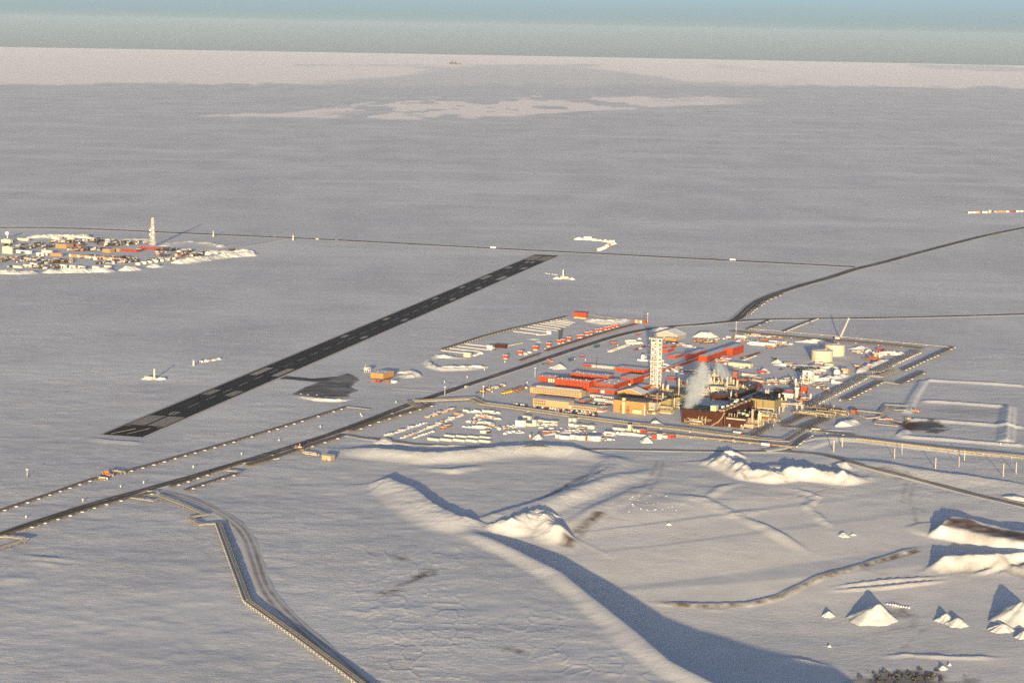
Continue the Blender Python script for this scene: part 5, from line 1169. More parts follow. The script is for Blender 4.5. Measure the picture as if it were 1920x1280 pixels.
row((1000, 764), (1119, 776), 24, dk + lt[:2], NB + .1, 'pickup truck in the parked line nearest the lower tan dormitory', 'cars parked in front of the lower dormitory, inner line', .5)
row((1040, 771.5), (1120, 780), 17, mixv, NB + .1, 'pickup truck in the outer parked line beside the elevated pipe rack', 'cars parked in front of the lower dormitory, outer line', .5)
row((963, 758), (988, 762), 6, mixv, NB, 'vehicle in the short parked line left of the lower dormitory', 'cars parked left of the lower dormitory')
row((965, 763), (985, 766), 4, mixv, NB, 'vehicle in the second short line left of the lower dormitory', 'cars parked left of the lower dormitory, second line')
mach = [('wheel_loader', vk('wheel_loader', m_)) for m_ in (yellow, mac_or, brown_lt)] + [('lorry', vk('lorry', offw, None)), ('lorry', vk('lorry', brown_lt, None)), ('van', vk('van', offw))]
row((899, 737.5), (945, 723), 11, mach, NB - .9, 'heavy machine in the upper slanting parked row by the road', 'machines in the upper slanting row', .6)
row((943, 740), (986, 728), 10, mach, NB - .9, 'heavy machine in the lower slanting parked row by the road', 'machines in the lower slanting row', .6)
row((1142, 661), (1178, 648), 10, [('van', vk('van', white)), ('van', vk('van', cream))], NB - .6, 'white truck in the slanting row left of the tower top', 'white trucks in the slanting row', .4)
row((1180, 647), (1202, 645), 4, [('lorry', vk('lorry', white, white))], -.5, 'long white box truck at the end of the slanting row', 'white box trucks', .4)
row((1178, 643), (1190, 641), 2, [('lorry', vk('lorry', white, white))], -.5, 'long white box truck in the upper pair by the slanting row', 'white box trucks, upper pair', .4)
row((1190, 657.5), (1217, 647.5), 9, dk, NB - .6, 'dark vehicle in the crowded row just left of the tower', 'dark vehicles left of the tower', .5)
row((1389, 673), (1426, 662), 9, dk, NB - .6, 'dark pickup in the slanting row right of the separate red block', 'dark pickups right of the red block', .5)
row((1393, 677), (1418, 668), 5, lt, NB - .6, 'white pickup in the slanting row right of the separate red block', 'white pickups right of the red block', .5)
row((1106, 757), (1146, 760), 8, mixv, NB, 'vehicle parked in front of the white trailer yard', 'vehicles by the trailer yard')
row((1300, 642), (1318, 640), 3, [('wheel_loader', vk('wheel_loader', mac_or)), ('excavator', vk('excavator', mac_or))], .4, 'orange machine parked right of the gable warehouse', 'orange machines by the warehouse')
row((1317, 644), (1340, 643), 4, [('wheel_loader', vk('wheel_loader', yellow)), ('lorry', vk('lorry', mac_or, None))], .4, 'machine in the orange row beside the thin pole', 'machines beside the thin pole')
for kind, me, px, py, rz, lb in [('lorry', vk('lorry', blue, blue), 1119, 651, .9, 'dark blue box truck on the main road verge'), ('lorry', vk('lorry', offw, blue), 1072, 676, .9, 'long dark blue trailer truck left of the white snow mound'), ('van', vk('van', red_dk), 1091, 669, .3, 'small dark red van north of the dormitories'),
                                 ('van', vk('van', crimson), 1197, 628, .3, 'dark red van on the main road near the warehouse'), ('lorry', vk('lorry', brown_lt, brown_lt), 1151, 645, .4, 'rusty brown truck above the slanting white row'), ('excavator', vk('excavator', mac_or), 1034, 680, 2.9, 'orange excavator beside the main road'), ('lorry', vk('lorry', brown_lt, None), 1024, 683, .2, 'rusty flatbed truck next to the orange excavator'),
                                 ('pickup_truck', vk('pickup_truck', white), 1063, 840, -.2, 'white pickup driving on the yard road'), ('pickup_truck', vk('pickup_truck', dark), 391, 886, 1.1, 'dark pickup driving on the main road at the left'), ('van', vk('van', cream), 875, 727, 1.0, 'cream van on the main road verge above the vehicle rows'), ('pickup_truck', vk('pickup_truck', dark), 1103, 649, 1.0, 'dark pickup on the main road near the blue truck'),
                                 ('lorry', vk('lorry', red_dk, crimson), 1430, 700, -.3, 'white and orange truck beside the right hand snow mound'), ('pickup_truck', vk('pickup_truck', dark), 1465, 693, 0, 'dark pickup with snowy roof in the open yard'), ('van', vk('van', dark), 1452, 673, .3, 'dark vehicle pushing the small white mound'), ('lorry', vk('lorry', olive, olive), 1478, 684, .1, 'dark lorry left of the nearer tank'),
                                 ('lorry', vk('lorry', mac_or, None), 1372, 636, -.1, 'orange flatbed by the far light pole'), ('lorry', vk('lorry', mac_or, brown_lt), 1444, 653, -.1, 'orange truck in front of the white tent shed'), ('pickup_truck', vk('pickup_truck', dark), 1452, 653, 0, 'dark pickup right of the orange truck'), ('van', vk('van', dark), 1462, 651, 0, 'dark van in front of the far yard trailers'), ('van', vk('van', dark), 1472, 650, 0, 'dark van rightmost in the far yard'),
                                 ('van', vk('van', white), 595, 449.5, 0, 'white vehicle on the northern road left of centre'), ('van', vk('van', dark), 631, 451.5, 0, 'dark vehicle on the northern road left of centre'), ('van', vk('van', dark), 516, 445.5, 0, 'dark vehicle near the link road corner'), ('lorry', vk('lorry', white, white), 925, 466, 0, 'white truck on the northern road towards the runway end'), ('van', vk('van', dark), 894, 464, 0, 'dark van on the northern road behind a white truck'), ('lorry', vk('lorry', dark, dark), 1341, 487.5, 0, 'dark truck on the northern road right of the runway'), ('lorry', vk('lorry', white, white), 1374, 489, 0, 'white truck on the northern road right of a dark one'),
                                 ('lorry', vk('lorry', offw, None), 1368, 828.5, -.4, 'snowy flatbed truck in front of the brown buildings rack'), ('lorry', vk('lorry', crimson, white), 1385, 815, -.4, 'white truck with red cab beside the front rack'), ('pickup_truck', vk('pickup_truck', white), 1335, 809, -.4, 'white pickup in front of the brown stair'), ('lorry', vk('lorry', brown_lt, cream), 1532, 809, -.3, 'rusty tractor unit on the plant road below the hollow'), ('pickup_truck', vk('pickup_truck', dark), 1480, 845, -.1, 'dark vehicle at the south corner of the plant road'), ('lorry', vk('lorry', crimson, white), 1438, 837, -.4, 'red and white truck at the front rack end'),
                                 ('van', vk('van', grey), 738, 779, .2, 'grey vehicle on the snow between rack and main road')]:
    vehicle(kind, me, px, py, rz, lb)

# ------------------------------------------------------------------ storage yard and loose goods
def crate_mesh(w_, d_, h_, mt, cap=.35):
    return MB().box(-w_ / 2, w_ / 2, -d_ / 2, d_ / 2, -.2, h_, mt).box(-w_ / 2 - .1, w_ / 2 + .1, -d_ / 2 - .1, d_ / 2 + .1, h_, h_ + cap, snow_w).mesh('covered_crate')
def lump_mesh(seed, w_, d_, h_):
    rs = random.Random(seed); q = MB(); n_ = 10; vs = [(0, 0, h_)]; fs = []
    for ring, (f_, zf) in enumerate(((.45, .85), (.8, .45), (1.05, -.1))):
        for i in range(n_):
            a = 2 * math.pi * i / n_; k = f_ * rs.uniform(.8, 1.2); vs.append((w_ / 2 * k * cos(a), d_ / 2 * k * sin(a), h_ * zf * rs.uniform(.75, 1.15) if ring < 2 else -.3))
    for i in range(n_): fs.append((0, 1 + i, 1 + (i + 1) % n_))
    for r_ in range(2):
        for i in range(n_): fs.append((1 + r_ * n_ + i, 1 + (r_ + 1) * n_ + i, 1 + (r_ + 1) * n_ + (i + 1) % n_, 1 + r_ * n_ + (i + 1) % n_))
    q.add(vs, fs, snow_w); me = q.mesh('snow_heap'); me.polygons.foreach_set('use_smooth', [True] * len(fs)); return me
def bundle_mesh(L_, mt):
    q = MB()
    for k in range(3):
        for i in range(5 - k): q.bar((-L_ / 2, -1.6 + i * .8 + k * .4, .4 + k * .7), (L_ / 2, -1.6 + i * .8 + k * .4, .4 + k * .7), .38, mt, 6)
    return q.box(-L_ / 2 + .5, L_ / 2 - .5, -1.2, 1.2, 2.2, 2.6, snow_w).mesh('pipe_bundle')
CR = [crate_mesh(4, 3, 1.6, wood), crate_mesh(6, 2.4, 2.2, offw), crate_mesh(3, 3, 2.4, brown_lt), crate_mesh(5, 4, 1.2, wood, .7), crate_mesh(2.6, 2.6, 1.8, dark)]
LU = [lump_mesh(i, 5 + i % 3, 4, 1.5 + .3 * (i % 4)) for i in range(6)]
BU = [bundle_mesh(9, steel), bundle_mesh(12, galv), bundle_mesh(7, brown_lt)]
def goods(a, b, n, label, group, rz=AD, kinds=None, jx=1.5, jy=.8, sc=(.8, 1.25)):
    fl = b[0] < a[0]; todo = []
    kinds = kinds or ([('snow_heap', m_, 'snow heap') for m_ in LU] + [('covered_crate', m_, 'crate') for m_ in CR[:4]])
    for i in range(n):
        t = (i + .5) / n; nm, me, ct = random.choice(kinds); s_ = random.uniform(*sc)
        px = a[0] + (b[0] - a[0]) * t + random.uniform(-jx, jx)
        x, y, z = P(px, a[1] + (b[1] - a[1]) * t + random.uniform(-jy, jy) * .6)
        todo.append((px, place(nm, me, None, (x, y, z), rz + random.uniform(-.15, .15), (s_, s_ * random.uniform(.85, 1.15), s_)), ct))
    for i, (px, o, ct) in enumerate(sorted(todo, key=lambda v: v[0])): tag(o, nth(i) + ' from left, ' + label, ct, group)
def bank(label, pts, h, wd, seed):
    """ploughed snow bank standing on flat ground"""
    p, t = resample([np.array(G(*q)) for q in pts], 5); n_ = len(p); dr = np.gradient(p, axis=0); dr /= np.linalg.norm(dr, axis=1)[:, None]; x0, y0 = p[n_ // 2]; vs, fs = [], []
    for i in range(n_):
        e = min(1, (i + .6) / 3, (n_ - i - .4) / 3); hh = h * e * (1 + .5 * fbm(np.array([t[i] / 14 + seed]), np.array([seed * 1.7]), 3)[0])
        for o, zf in ((-1, -.15), (-.62, .42), (-.2, .95), (.25, 1.0), (.7, .4), (1, -.15)):
            oo = o * wd * e * (1 + .35 * fbm(np.array([t[i] / 10 + seed]), np.array([o * 2 + 9]), 2)[0]); vs.append((p[i][0] - dr[i][1] * oo - x0, p[i][1] + dr[i][0] * oo - y0, hh * zf * (1 + .2 * random.uniform(-1, 1))))
    for i in range(n_ - 1):
        for j in range(5): fs.append((i * 6 + j + 1, i * 6 + j, (i + 1) * 6 + j, (i + 1) * 6 + j + 1))
    q = MB(); q.add(vs, fs, snow_w); o = place('snow_bank', q.mesh('snow_bank'), None, (x0, y0, 0)); return tag(o, label, 'snow bank')
HP = [('snow_heap', m_, 'snow heap') for m_ in LU]; CT = [('covered_crate', m_, 'crate') for m_ in CR]; PB = [('pipe_bundle', m_, 'pipe bundle') for m_ in BU]
GR = rad(40)
goods((724, 818), (800, 792), 26, 'snow covered piece in the leftmost slanting row of the storage yard', 'storage yard slanting row, leftmost', GR, HP + CT[:2], 1, .8, (.7, 1.0))
goods((752, 822), (828, 793), 28, 'snow covered piece in the second slanting row of the storage yard', 'storage yard slanting row, second', GR, HP + CT[:2], 1, .8, (.7, 1.0))
goods((776, 821), (815, 808), 14, 'snow covered piece in the short slanting row of the storage yard', 'storage yard slanting row, short', GR, HP + PB[:1], 1, .8, (.7, 1.0))
goods((820, 795), (868, 778), 15, 'snow covered piece in the third slanting row of the storage yard', 'storage yard slanting row, third', GR, HP + CT, 1, .8, (.7, 1.1))
goods((800, 783), (850, 768), 18, 'dark snow capped load in the row under the zigzag pipe rack', 'dark loads under the zigzag rack', GR, CT + PB, 1, .8)
goods((870, 772), (935, 775), 12, 'snow heap in the upper row of the yard middle', 'yard middle, upper row', AD, HP + CT[:2], 1.5, .7)
goods((893, 780), (938, 786), 14, 'snow covered load in the second row of the yard middle', 'yard middle, second row', AD, HP + CT, 1.2, .6)
goods((876, 791), (925, 796), 14, 'snow covered load in the third row of the yard middle', 'yard middle, third row', AD, HP + CT, 1.2, .6)
goods((866, 800), (922, 804), 10, 'snow covered load in the fourth row of the yard middle', 'yard middle, fourth row', AD, HP + CT[:2], 1.2, .6)
goods((905, 812), (918, 811), 4, 'brown and white crate alone in the open yard middle', 'crates in the open yard middle', AD, CT, 1, .8, (1, 1.4))
goods((826, 806), (842, 799), 5, 'brown load behind the slanting rows of the yard', 'brown loads behind the slanting rows', GR, CT[2:3] + PB[2:], 1, .6)
goods((942, 802), (965, 800), 10, 'snowy scrap left of the tall white containers', 'scrap left of the tall containers', AD, HP + CT[2:4], 4, 4, (.6, 1))
goods((943, 812), (978, 809), 12, 'snowy scrap below the tall white containers', 'scrap below the tall containers', AD, HP, 4, 4, (.6, 1))
goods((1005, 796), (1045, 797), 12, 'snow covered load right of the tall white containers', 'loads right of the tall containers', AD, HP + CT, 1.5, 1)
goods((1075, 797), (1112, 803), 16, 'snowy load under the front rack in the yard middle right', 'loads under the front rack', AD, HP + CT + PB, 2, 1.6)
goods((1024, 813), (1090, 806), 16, 'snow covered long load in the yard behind the container row', 'long loads behind the container row', AD, HP + PB, 2, 1.5)
goods((1128, 826), (1152, 824), 8, 'rusty scrap at the right end of the container row', 'scrap right of the container row', AD, CT + HP[:2], 2, 1, (.6, 1))
goods((1130, 812), (1188, 816), 10, 'snow ridge piece in the right part of the yard', 'snow ridge pieces in the right yard', AD, HP, 2, 1.5)
goods((1148, 805), (1190, 806), 8, 'white load along the rack at the right yard edge', 'loads along the rack at the right yard edge', AD, HP + CT[1:2], 2, 1)
goods((1320, 640), (1370, 634), 10, 'small load along the far yard edge road', 'loads along the far yard edge', AD, CT + HP, 2, 1)
goods((1380, 628), (1470, 634), 14, 'small load in front of the far north pipe rack', 'loads before the north pipe rack', AD, CT + HP, 3, 1)
goods((1345, 678), (1395, 684), 12, 'snowy equipment between the red blocks and long tan shed', 'equipment between red blocks and tan shed', AD, CT + HP, 4, 3)
goods((1245, 684), (1275, 690), 10, 'snowy load beside the red corridor', 'loads beside the red corridor', AD, HP + CT[:2], 3, 2)
goods((1315, 688), (1335, 694), 6, 'dark equipment in shade behind the steam plume', 'equipment behind the plume', AD, CT[4:], 4, 2)
goods((1085, 583), (1090, 582), 1, 'lone crate just beyond the header building', None, AD, CT[:1]) if False else None
goods((1440, 722), (1486, 712), 14, 'snowy pipe rows in the shaded yard left of the tall block', 'pipe rows left of the tall block', rad(35), PB + HP[:2], 5, 5)
goods((1530, 722), (1560, 735), 12, 'snow covered pipes lying right of the red equipment house', 'snowy pipes right of the red equipment house', rad(35), HP + PB, 6, 5)
goods((1600, 662), (1625, 660), 6, 'snowy pipes between the cream tanks and silo', 'snowy pipes by the silo', AD, PB + HP, 3, 2)
goods((1345, 676), (1400, 690), 26, 'dark or snowy machine between red blocks and long tan shed', 'machines between red blocks and tan shed', AD, CT + PB + HP[:2], 5, 4, (.8, 1.5))
goods((1290, 700), (1345, 705), 16, 'dark equipment in the blue shade behind the plumes', 'equipment in the blue shade', AD, CT[4:] + CT[2:3] + PB[:1], 6, 5, (.8, 1.5))
goods((1232, 690), (1285, 700), 16, 'mixed load right of the tower above the dark halls', 'loads right of the tower', AD, CT + HP, 5, 5, (.8, 1.4))
goods((1380, 640), (1480, 648), 26, 'mixed load in the far yard around the white tent shed', 'loads in the far yard', AD, CT + PB + HP, 6, 4, (.8, 1.5))
goods((1480, 690), (1545, 700), 18, 'rusty load in the yard left of the tall white block', 'rusty loads left of the tall block', AD, CT + PB, 6, 6, (.8, 1.4))
goods((1400, 705), (1440, 722), 14, 'rusty load beside the far brown halls', 'rusty loads by the far brown halls', AD, CT + PB, 6, 4, (.8, 1.4))
goods((1250, 640), (1300, 652), 12, 'load in the yard before the gable warehouse', 'loads before the warehouse', AD, CT + HP, 6, 3, (.8, 1.3))
goods((1216, 752), (1275, 760), 20, 'small roofed unit among the pipework behind the ochre hall', 'units behind the ochre hall', AD, CT, 4, 4, (1.0, 2.0))
goods((1640, 668), (1690, 662), 10, 'snowy load at the far right yard corner', 'loads at the far right yard corner', AD, CT + HP, 4, 3, (.8, 1.3))
goods((1010, 800), (1110, 812), 24, 'snowy part lying in the middle of the storage yard', 'parts in the storage yard middle', AD, HP + CT[:2], 8, 5, (.5, .9))
goods((880, 784), (945, 806), 24, 'snowy part lying among the yard middle rows', 'parts among the yard middle rows', AD, HP + CT[:4], 6, 4, (.5, .9))
goods((1630, 660), (1690, 664), 12, 'snow heap around the far right red trailers', 'snow heaps at the far right', AD, HP, 4, 3, (1.2, 2.2))
goods((1545, 712), (1565, 708), 6, 'snow heap left of the white ball tanks', 'snow heaps left of the ball tanks', AD, HP, 3, 2, (1.2, 2))
goods((915, 651), (928, 657), 4, 'small cream equipment beside the brown tank skid', 'equipment beside the brown tank skid', AD, CT, 2, 1)
goods((885, 668), (905, 662), 4, 'snowy bits behind the cream manifold house', 'snowy bits behind the manifold house', AD, HP, 2, 1)
goods((555, 739), (600, 742), 3, 'snow clod on the apron edge', 'snow clods on the apron edge', AD, HP, 3, 1, (.6, 1))
goods((1080, 449), (1108, 450), 8, 'white load in the far straight row beyond the runway end', 'far row beyond the runway', 0, HP + CT[1:2], 1, .2, (2.0, 3.0))
goods((1112, 450.5), (1150, 455), 9, 'white load on the upper bend of the far curve', 'far curve, upper bend', 0, HP + CT[1:2], 1, .4, (1.6, 2.6))
goods((1150, 457), (1122, 470), 14, 'bright load on the lower bend of the far curve', 'far curve, lower bend', 0, HP + CT[1:3], 2, .8, (1.6, 2.6))
goods((376, 679), (415, 673), 12, 'snowy bit of the small array left of the runway', 'small array left of the runway', 0, HP + CT[:1], 3, 1.5, (.8, 1.3))
goods((1020, 512), (1046, 516), 6, 'snowy marker leading to the far beacon', 'markers to the far beacon', 0, HP[:2], 1, .3, (.6, .9))
goods((1040, 523), (1050, 523), 3, 'snow bank left of the far beacon', 'snow banks by the far beacon', 0, HP, 2, .3, (1.5, 2))
goods((1068, 523.5), (1076, 524), 3, 'snow bank right of the far beacon', 'snow banks right of the far beacon', 0, HP, 2, .3, (1.5, 2))
goods((268, 711), (308, 711), 8, 'snow bank around the left beacon mast', 'snow banks by the left beacon', 0, HP, 2, .6, (1, 1.6))
# containers and white boxes of the yard
def box_unit(name, label, c, wl, h, mt, cat='container', **k): return B(name, label, c, wl, k.pop('wr', 3), h, mt, cat=cat, **k)
TALL = [((975.5, 800), 9.5, 11, 'left tall white container of the group of three'), ((983, 800), 6.5, 11, 'middle tall white container of the group of three'), ((1004.5, 799), 6.5, 11, 'right tall white container standing apart from the pair'), ((987.5, 786), 7.5, 6, 'left white box behind the tall containers'), ((994, 787), 6, 6, 'right white box behind the tall containers'), ((997, 799), 13, 4.5, 'low white container between the tall ones'), ((1017, 793), 12, 5, 'white container right of the tall group, first of three'), ((1030, 795), 12, 5, 'white container right of the tall group, second of three'), ((1044, 796), 11, 5.5, 'white container right of the tall group, last of three'),
        ((1071, 793.5), 5, 9, 'left narrow white silo box below the front rack'), ((1079, 794), 5.5, 9.5, 'right narrow white silo box below the front rack'), ((1075, 800), 9, 5, 'white container under the narrow silo boxes'), ((1086, 802), 9, 5, 'white container right of the narrow silo boxes'), ((1112, 803), 7, 5.5, 'yellowish white box at the front rack middle'), ((1182.5, 808.5), 5.5, 12, 'tall slim white box by the front rack'), ((1155, 806), 6, 4, 'small white box left of the tall slim one'), ((1171, 808), 8, 4.5, 'white box immediately left of the tall slim one'),
        ((1192, 810), 5.5, 5, 'white box immediately right of the tall slim one'), ((1199, 811), 5, 5, 'second white box right of the tall slim one'), ((1206, 811), 6, 6, 'white box beside the orange edged one'), ((1210, 812), 3, 5, 'orange box edge at the right yard rack')]
for c, wl, h_, lb in TALL: box_unit('container', lb, c, wl, h_, (orange if 'yellowish' in lb else red if 'orange' in lb else (white, offw, cream, white, offw)[int(c[0]) % 5]), band=None)
ROWC = [((1046.5, 821), 5.5, 6, 'cream box at the left end of the long container row'), ((1066, 824), 18, 6, 'long white container second in the container row'), ((1073, 823), 4, 7, 'narrow cream box in the container row'), ((1091, 825), 8, 7, 'white container right of the red striped one'), ((1097, 825.5), 5.5, 7.5, 'white container left of the red door one'), ((1109, 826), 8, 8, 'white container right of the red door one'), ((1116, 826.5), 6.5, 8, 'white container third from the right row end'), ((1124, 827), 7, 8.5, 'last white container at the right row end')]
for c, wl, h_, lb in ROWC: box_unit('container', lb, c, wl, h_, (cream, offw, white)[int(c[0]) % 3] if 'white' not in lb else (white, offw)[int(c[0]) % 2])
box_unit('container', 'dark red narrow container between white ones in the row', (1100, 825.7), 2.6, 8, red_dk)
x, y, z = P(1079, 823); q = MB().box(-2.8, 2.8, -1.3, 1.3, 0, 4.2, white, top=snow_w).box(-.5, .6, -1.36, -1.2, .3, 3.9, crimson); simple('container', 'white container with a dark red slanting stripe', 'container', q, 1079, 823, AD)
x, y, z = P(1141, 818); r, LA, LB, H, m_ = box_unit('container', 'white framed red sided container behind the container row', (1150, 817), 17, 6, white); MB().box(-LA * .38, LA * .36, -.08, .05, .6, H * .62, red).build('red_panel', r, (0, -LB / 2 - .05, 0))
for i, (c, wl, h_, mt) in enumerate([((1230, 823), 8, 7, red), ((1239, 823), 7.5, 8.5, white), ((1251, 821), 12, 4, offw), ((1258, 821.5), 9, 5.5, red), ((1264, 821), 5, 5.5, red_dk)]):
    box_unit('container', ['orange red container with white corner at the yard right end', 'tall white container beside the orange red one', 'low snowy container behind the right end pair', 'red lettered looking container at the far right of the yard', 'small red box last on the right of the yard'][i], c, wl, h_, mt)
for i in range(5):
    box_unit('container', nth(i) + ' from left, snow covered container in the front row of the storage yard', (822 + i * 24, 826.5 + i * .9), 21, 3.4, offw, roof=snow_w, group='snow covered containers, front row')
for i in range(4):
    box_unit('container', nth(i) + ' from left, snow covered container in the back row of the storage yard', (852 + i * 22, 819.5 + i * .9), 20, 2.6, offw, roof=snow_w, group='snow covered containers, back row')
B('container', 'snowy container with cream end alone in the yard', (869, 779), 18, 3, 3.5, wood, cat='container', roof=snow_w)
for i, (a, h_) in enumerate([((903, 803), 6), ((910, 804), 5.5), ((897, 803), 6)]):
    box_unit('container', ['white upright crate in the yard middle, centre one', 'white upright crate in the yard middle, right one', 'white upright crate in the yard middle, left one'][i], a, 5, h_ * .8, white)
q = MB().bar((0, 0, 0), (0, 0, 4.5), 1.1, cream, 10).box(-1.4, 1.4, -1.4, 1.4, 0, 1.4, brown_lt); simple('water_tank', 'cream tank stump left of the small yard mound', 'tank', q, 994, 822)
q = MB().box(-3, 3, -2.4, 2.4, 2, 5, white, top=snow_w).bar((-2.5, -2, 0), (-2.5, -2, 2), .3, steel).bar((2.5, -2, 0), (2.5, -2, 2), .3, steel).bar((2.5, 2, 0), (2.5, 2, 2), .3, steel).bar((-2.5, 2, 0), (-2.5, 2, 2), .3, steel); simple('stilt_cabin', 'white cabin on legs with snow skirt left of the tower', 'cabin', q, 1207, 674, AD)
q = MB().box(-7, 7, -3, 3, 0, 2, snow_w).box(-1.5, 2, -2, 2, 2, 8, white, top=snow_w); simple('sentry_block', 'white block on a snowy base left of the tower', 'block', q, 1206, 676, AD)
# ------------------------------------------------------------------ snow mounds standing on their own
def mound(label, c, wpx, h, seed, asym=0.0, depth=None, sharp=.8, lump=.12, mt=snow_w, flat_top=0.0):
    """ploughed or tipped snow cone: foot centre, width in the picture, height in metres"""
    x, y, z = P(*c); rr = wpx * mpp(y) / 2; dp = depth or rr; rs = np.random.RandomState(seed); n_, k = 40, 12
    q = MB(); vs, fs = [(asym * rr * .5, 0, h * 1.0)], []
    for i in range(1, k + 1):
        f_ = i / k
        for j in range(n_):
            a = 2 * math.pi * j / n_; wb = 1 + lump * 3.2 * (f_ ** .5) * fbm(np.array([3 * cos(a) + seed * 7.0]), np.array([3 * sin(a)]), 3)[0]
            ff = max(0, (f_ - flat_top) / (1 - flat_top)); hz_ = h * (1 - ((ff * ff + .015) ** .5 - .1225) / .885) ** (1.12 if sharp >= .9 else 1.0)
            px_, py_ = rr * f_ * wb * cos(a) + asym * rr * .5 * (1 - f_), dp * f_ * wb * sin(a)
            zz = hz_ + h * lump * 1.6 * fbm(np.array([px_ / (rr * .28) + seed]), np.array([py_ / (dp * .28)]), 4)[0] * (1 - f_ ** 3)
            vs.append((px_, py_, zz if i < k else -.5))
    for j in range(n_): fs.append((0, 1 + j, 1 + (j + 1) % n_))
    for i in range(k - 1):
        for j in range(n_): o = 1 + i * n_; fs.append((o + j, o + n_ + j, o + n_ + (j + 1) % n_, o + (j + 1) % n_))
    q.add(vs, fs, mt); me = q.mesh('snow_pile'); me.polygons.foreach_set('use_smooth', [True] * len(fs))
    o = place('snow_pile', me, None, (x, y, z), 0); return tag(o, label, 'snow pile')
mound('biggest free standing cone of snow at lower right', (1635, 1160), 92, 11.8, 1, .5, 20, 1.0, .09)
mound('small round snow heap left of the biggest cone', (1553.5, 1154), 24, 3.6, 2)
mound('left steep half of the twin snow heap right of the big cone', (1771, 1163), 36, 5.6, 3, .5, 8, 1.0)
mound('right half of the twin snow heap right of the big cone', (1796, 1170), 46, 5.0, 4, 0, 9, 1.1)
mound('large snow and gravel ridge cut by the right picture edge', (1903, 1160), 92, 13.5, 5, .7, 22, 1.0, .1)
mound('long low heap in front of the right edge ridge', (1880, 1180), 52, 4.6, 6, .1, 9, 1.1)
mound('snow heap at the right edge below the long low one', (1921, 1192), 40, 4.5, 7, 0, 9, 1.0)
mound('lone snow clod in the shade at the bottom right', (1768, 1253), 20, 2.4, 8)
mound('smaller clod beside the shaded one at bottom right', (1780, 1246), 8, 1.4, 9)
mound('tiny snow clod at the shadow edge below the big cone', (1555, 1212), 10, 1.5, 10)
mound('tiny snow clod on the open quarry floor', (1254, 983), 11, 1.6, 11)
mound('snow clod on the quarry floor bench edge', (1582, 1003), 24, 2.6, 12, 0, 6)
mound('second clod cluster beside the quarry bench', (1600, 1002), 14, 1.4, 13)
mound('white ploughed mound north of the red camp', (1046, 690), 32, 6.2, 14, .5, 11, 1.0, .12)
mound('pointed white snow mound by the elevated rack before the brown plant', (1229, 797), 34, 6.0, 15, 0, 9, 1.0, .12)
mound('small grey mound on the rack left of the pointed white one', (1162, 789), 8, 2.2, 16)
mound('small snow mound beside the cream tank stump in the yard', (1008, 822), 22, 5.0, 17, .1, 7)
mound('pointed snow mound at the right end of the yard', (1212, 828), 28, 5.0, 18, .2, 8)
mound('long flat white snow bank in the far yard', (1322, 631), 52, 6.5, 19, .1, 12, 1.3, .08, flat_top=.3)
mound('small white mound with dark vehicle behind it', (1457, 680), 24, 4.5, 20, .1, 8)
mound('white mound in the open yard right of the tan shed', (1433, 698), 26, 5.5, 21, .1, 9)
mound('snow bank at the far side of the cream tanks', (1610, 654), 46, 4.2, 22, .4, 9, 1.2)
mound('pale mound before the far light pole', (1199, 636), 10, 3.0, 23)
mound('snow bank below the pond road at the left', (720, 829), 36, 3.4, 24, 0, 9)
mound('low snow mound beside the parallel pipelines', (510, 858), 30, 3.2, 25, .2, 9, 1.1)
mound('low snow bank beside the terminal building', (765, 706), 42, 3.4, 26, .5, 10, 1.2)
mound('ploughed heap on the far well pad', (1002, 636), 26, 1.8, 27, 0, 8)
mound('ploughed heap behind the vehicles at the far flow lines', (1010, 641), 14, 1.4, 28)
for i in range(22):                               # rubble along the crest of the road fork mound
    t = i / 21; pts = [(918, 982), (960, 972), (1000, 958), (1020, 968)]; s_ = t * 3; k = min(2, int(s_)); a, b = pts[k], pts[k + 1]; u = s_ - k
    o = simple('snow_block', nth(i) + ' from left, broken snow block on the crest of the road fork mound', 'snow block', LU[i % 6], a[0] + (b[0] - a[0]) * u + random.uniform(-4, 4), a[1] + (b[1] - a[1]) * u + random.uniform(-3, 3), random.uniform(0, 6), 'snow blocks on the road fork mound', (random.uniform(.4, .75),) * 3)
for i in range(9):
    simple('snow_block', nth(i) + ' from left, snow block in the short row behind the big cone', 'snow block', LU[i % 6], 1664 + i * 5, 1132 + i * .9, i, 'snow blocks behind the big cone', (.45, .5, .6))
for i, (px, py) in enumerate(sorted((random.uniform(1170, 1270), random.uniform(925, 960)) for _ in range(26))):
    simple('snow_block', nth(i) + ' from left, small snow block scattered on the quarry benches', 'snow block', LU[i % 6], px, py, i, 'scattered quarry snow blocks', (random.uniform(.22, .42),) * 3)
def rock_mesh(seed):
    rs = random.Random(seed); q = MB(); vs = [(0, 0, rs.uniform(.8, 1.3))]; n_ = 7; fs = []
    for f_, zf in ((.6, .8), (1.0, .25), (.9, -.3)):
        for i in range(n_): a = 2 * math.pi * i / n_; k = f_ * rs.uniform(.75, 1.3); vs.append((1.6 * k * cos(a), 1.3 * k * sin(a), zf * rs.uniform(.7, 1.3)))
    for i in range(n_): fs.append((0, 1 + i, 1 + (i + 1) % n_))
    for r_ in range(2):
        for i in range(n_): fs.append((1 + r_ * n_ + i, 1 + (r_ + 1) * n_ + i, 1 + (r_ + 1) * n_ + (i + 1) % n_, 1 + r_ * n_ + (i + 1) % n_))
    return q.add(vs, fs, mat('quarry_rock', (.06, .052, .048), .9, var=.3, scale=1.2, snow=.35)).mesh('rock')
RK = [rock_mesh(i) for i in range(5)]
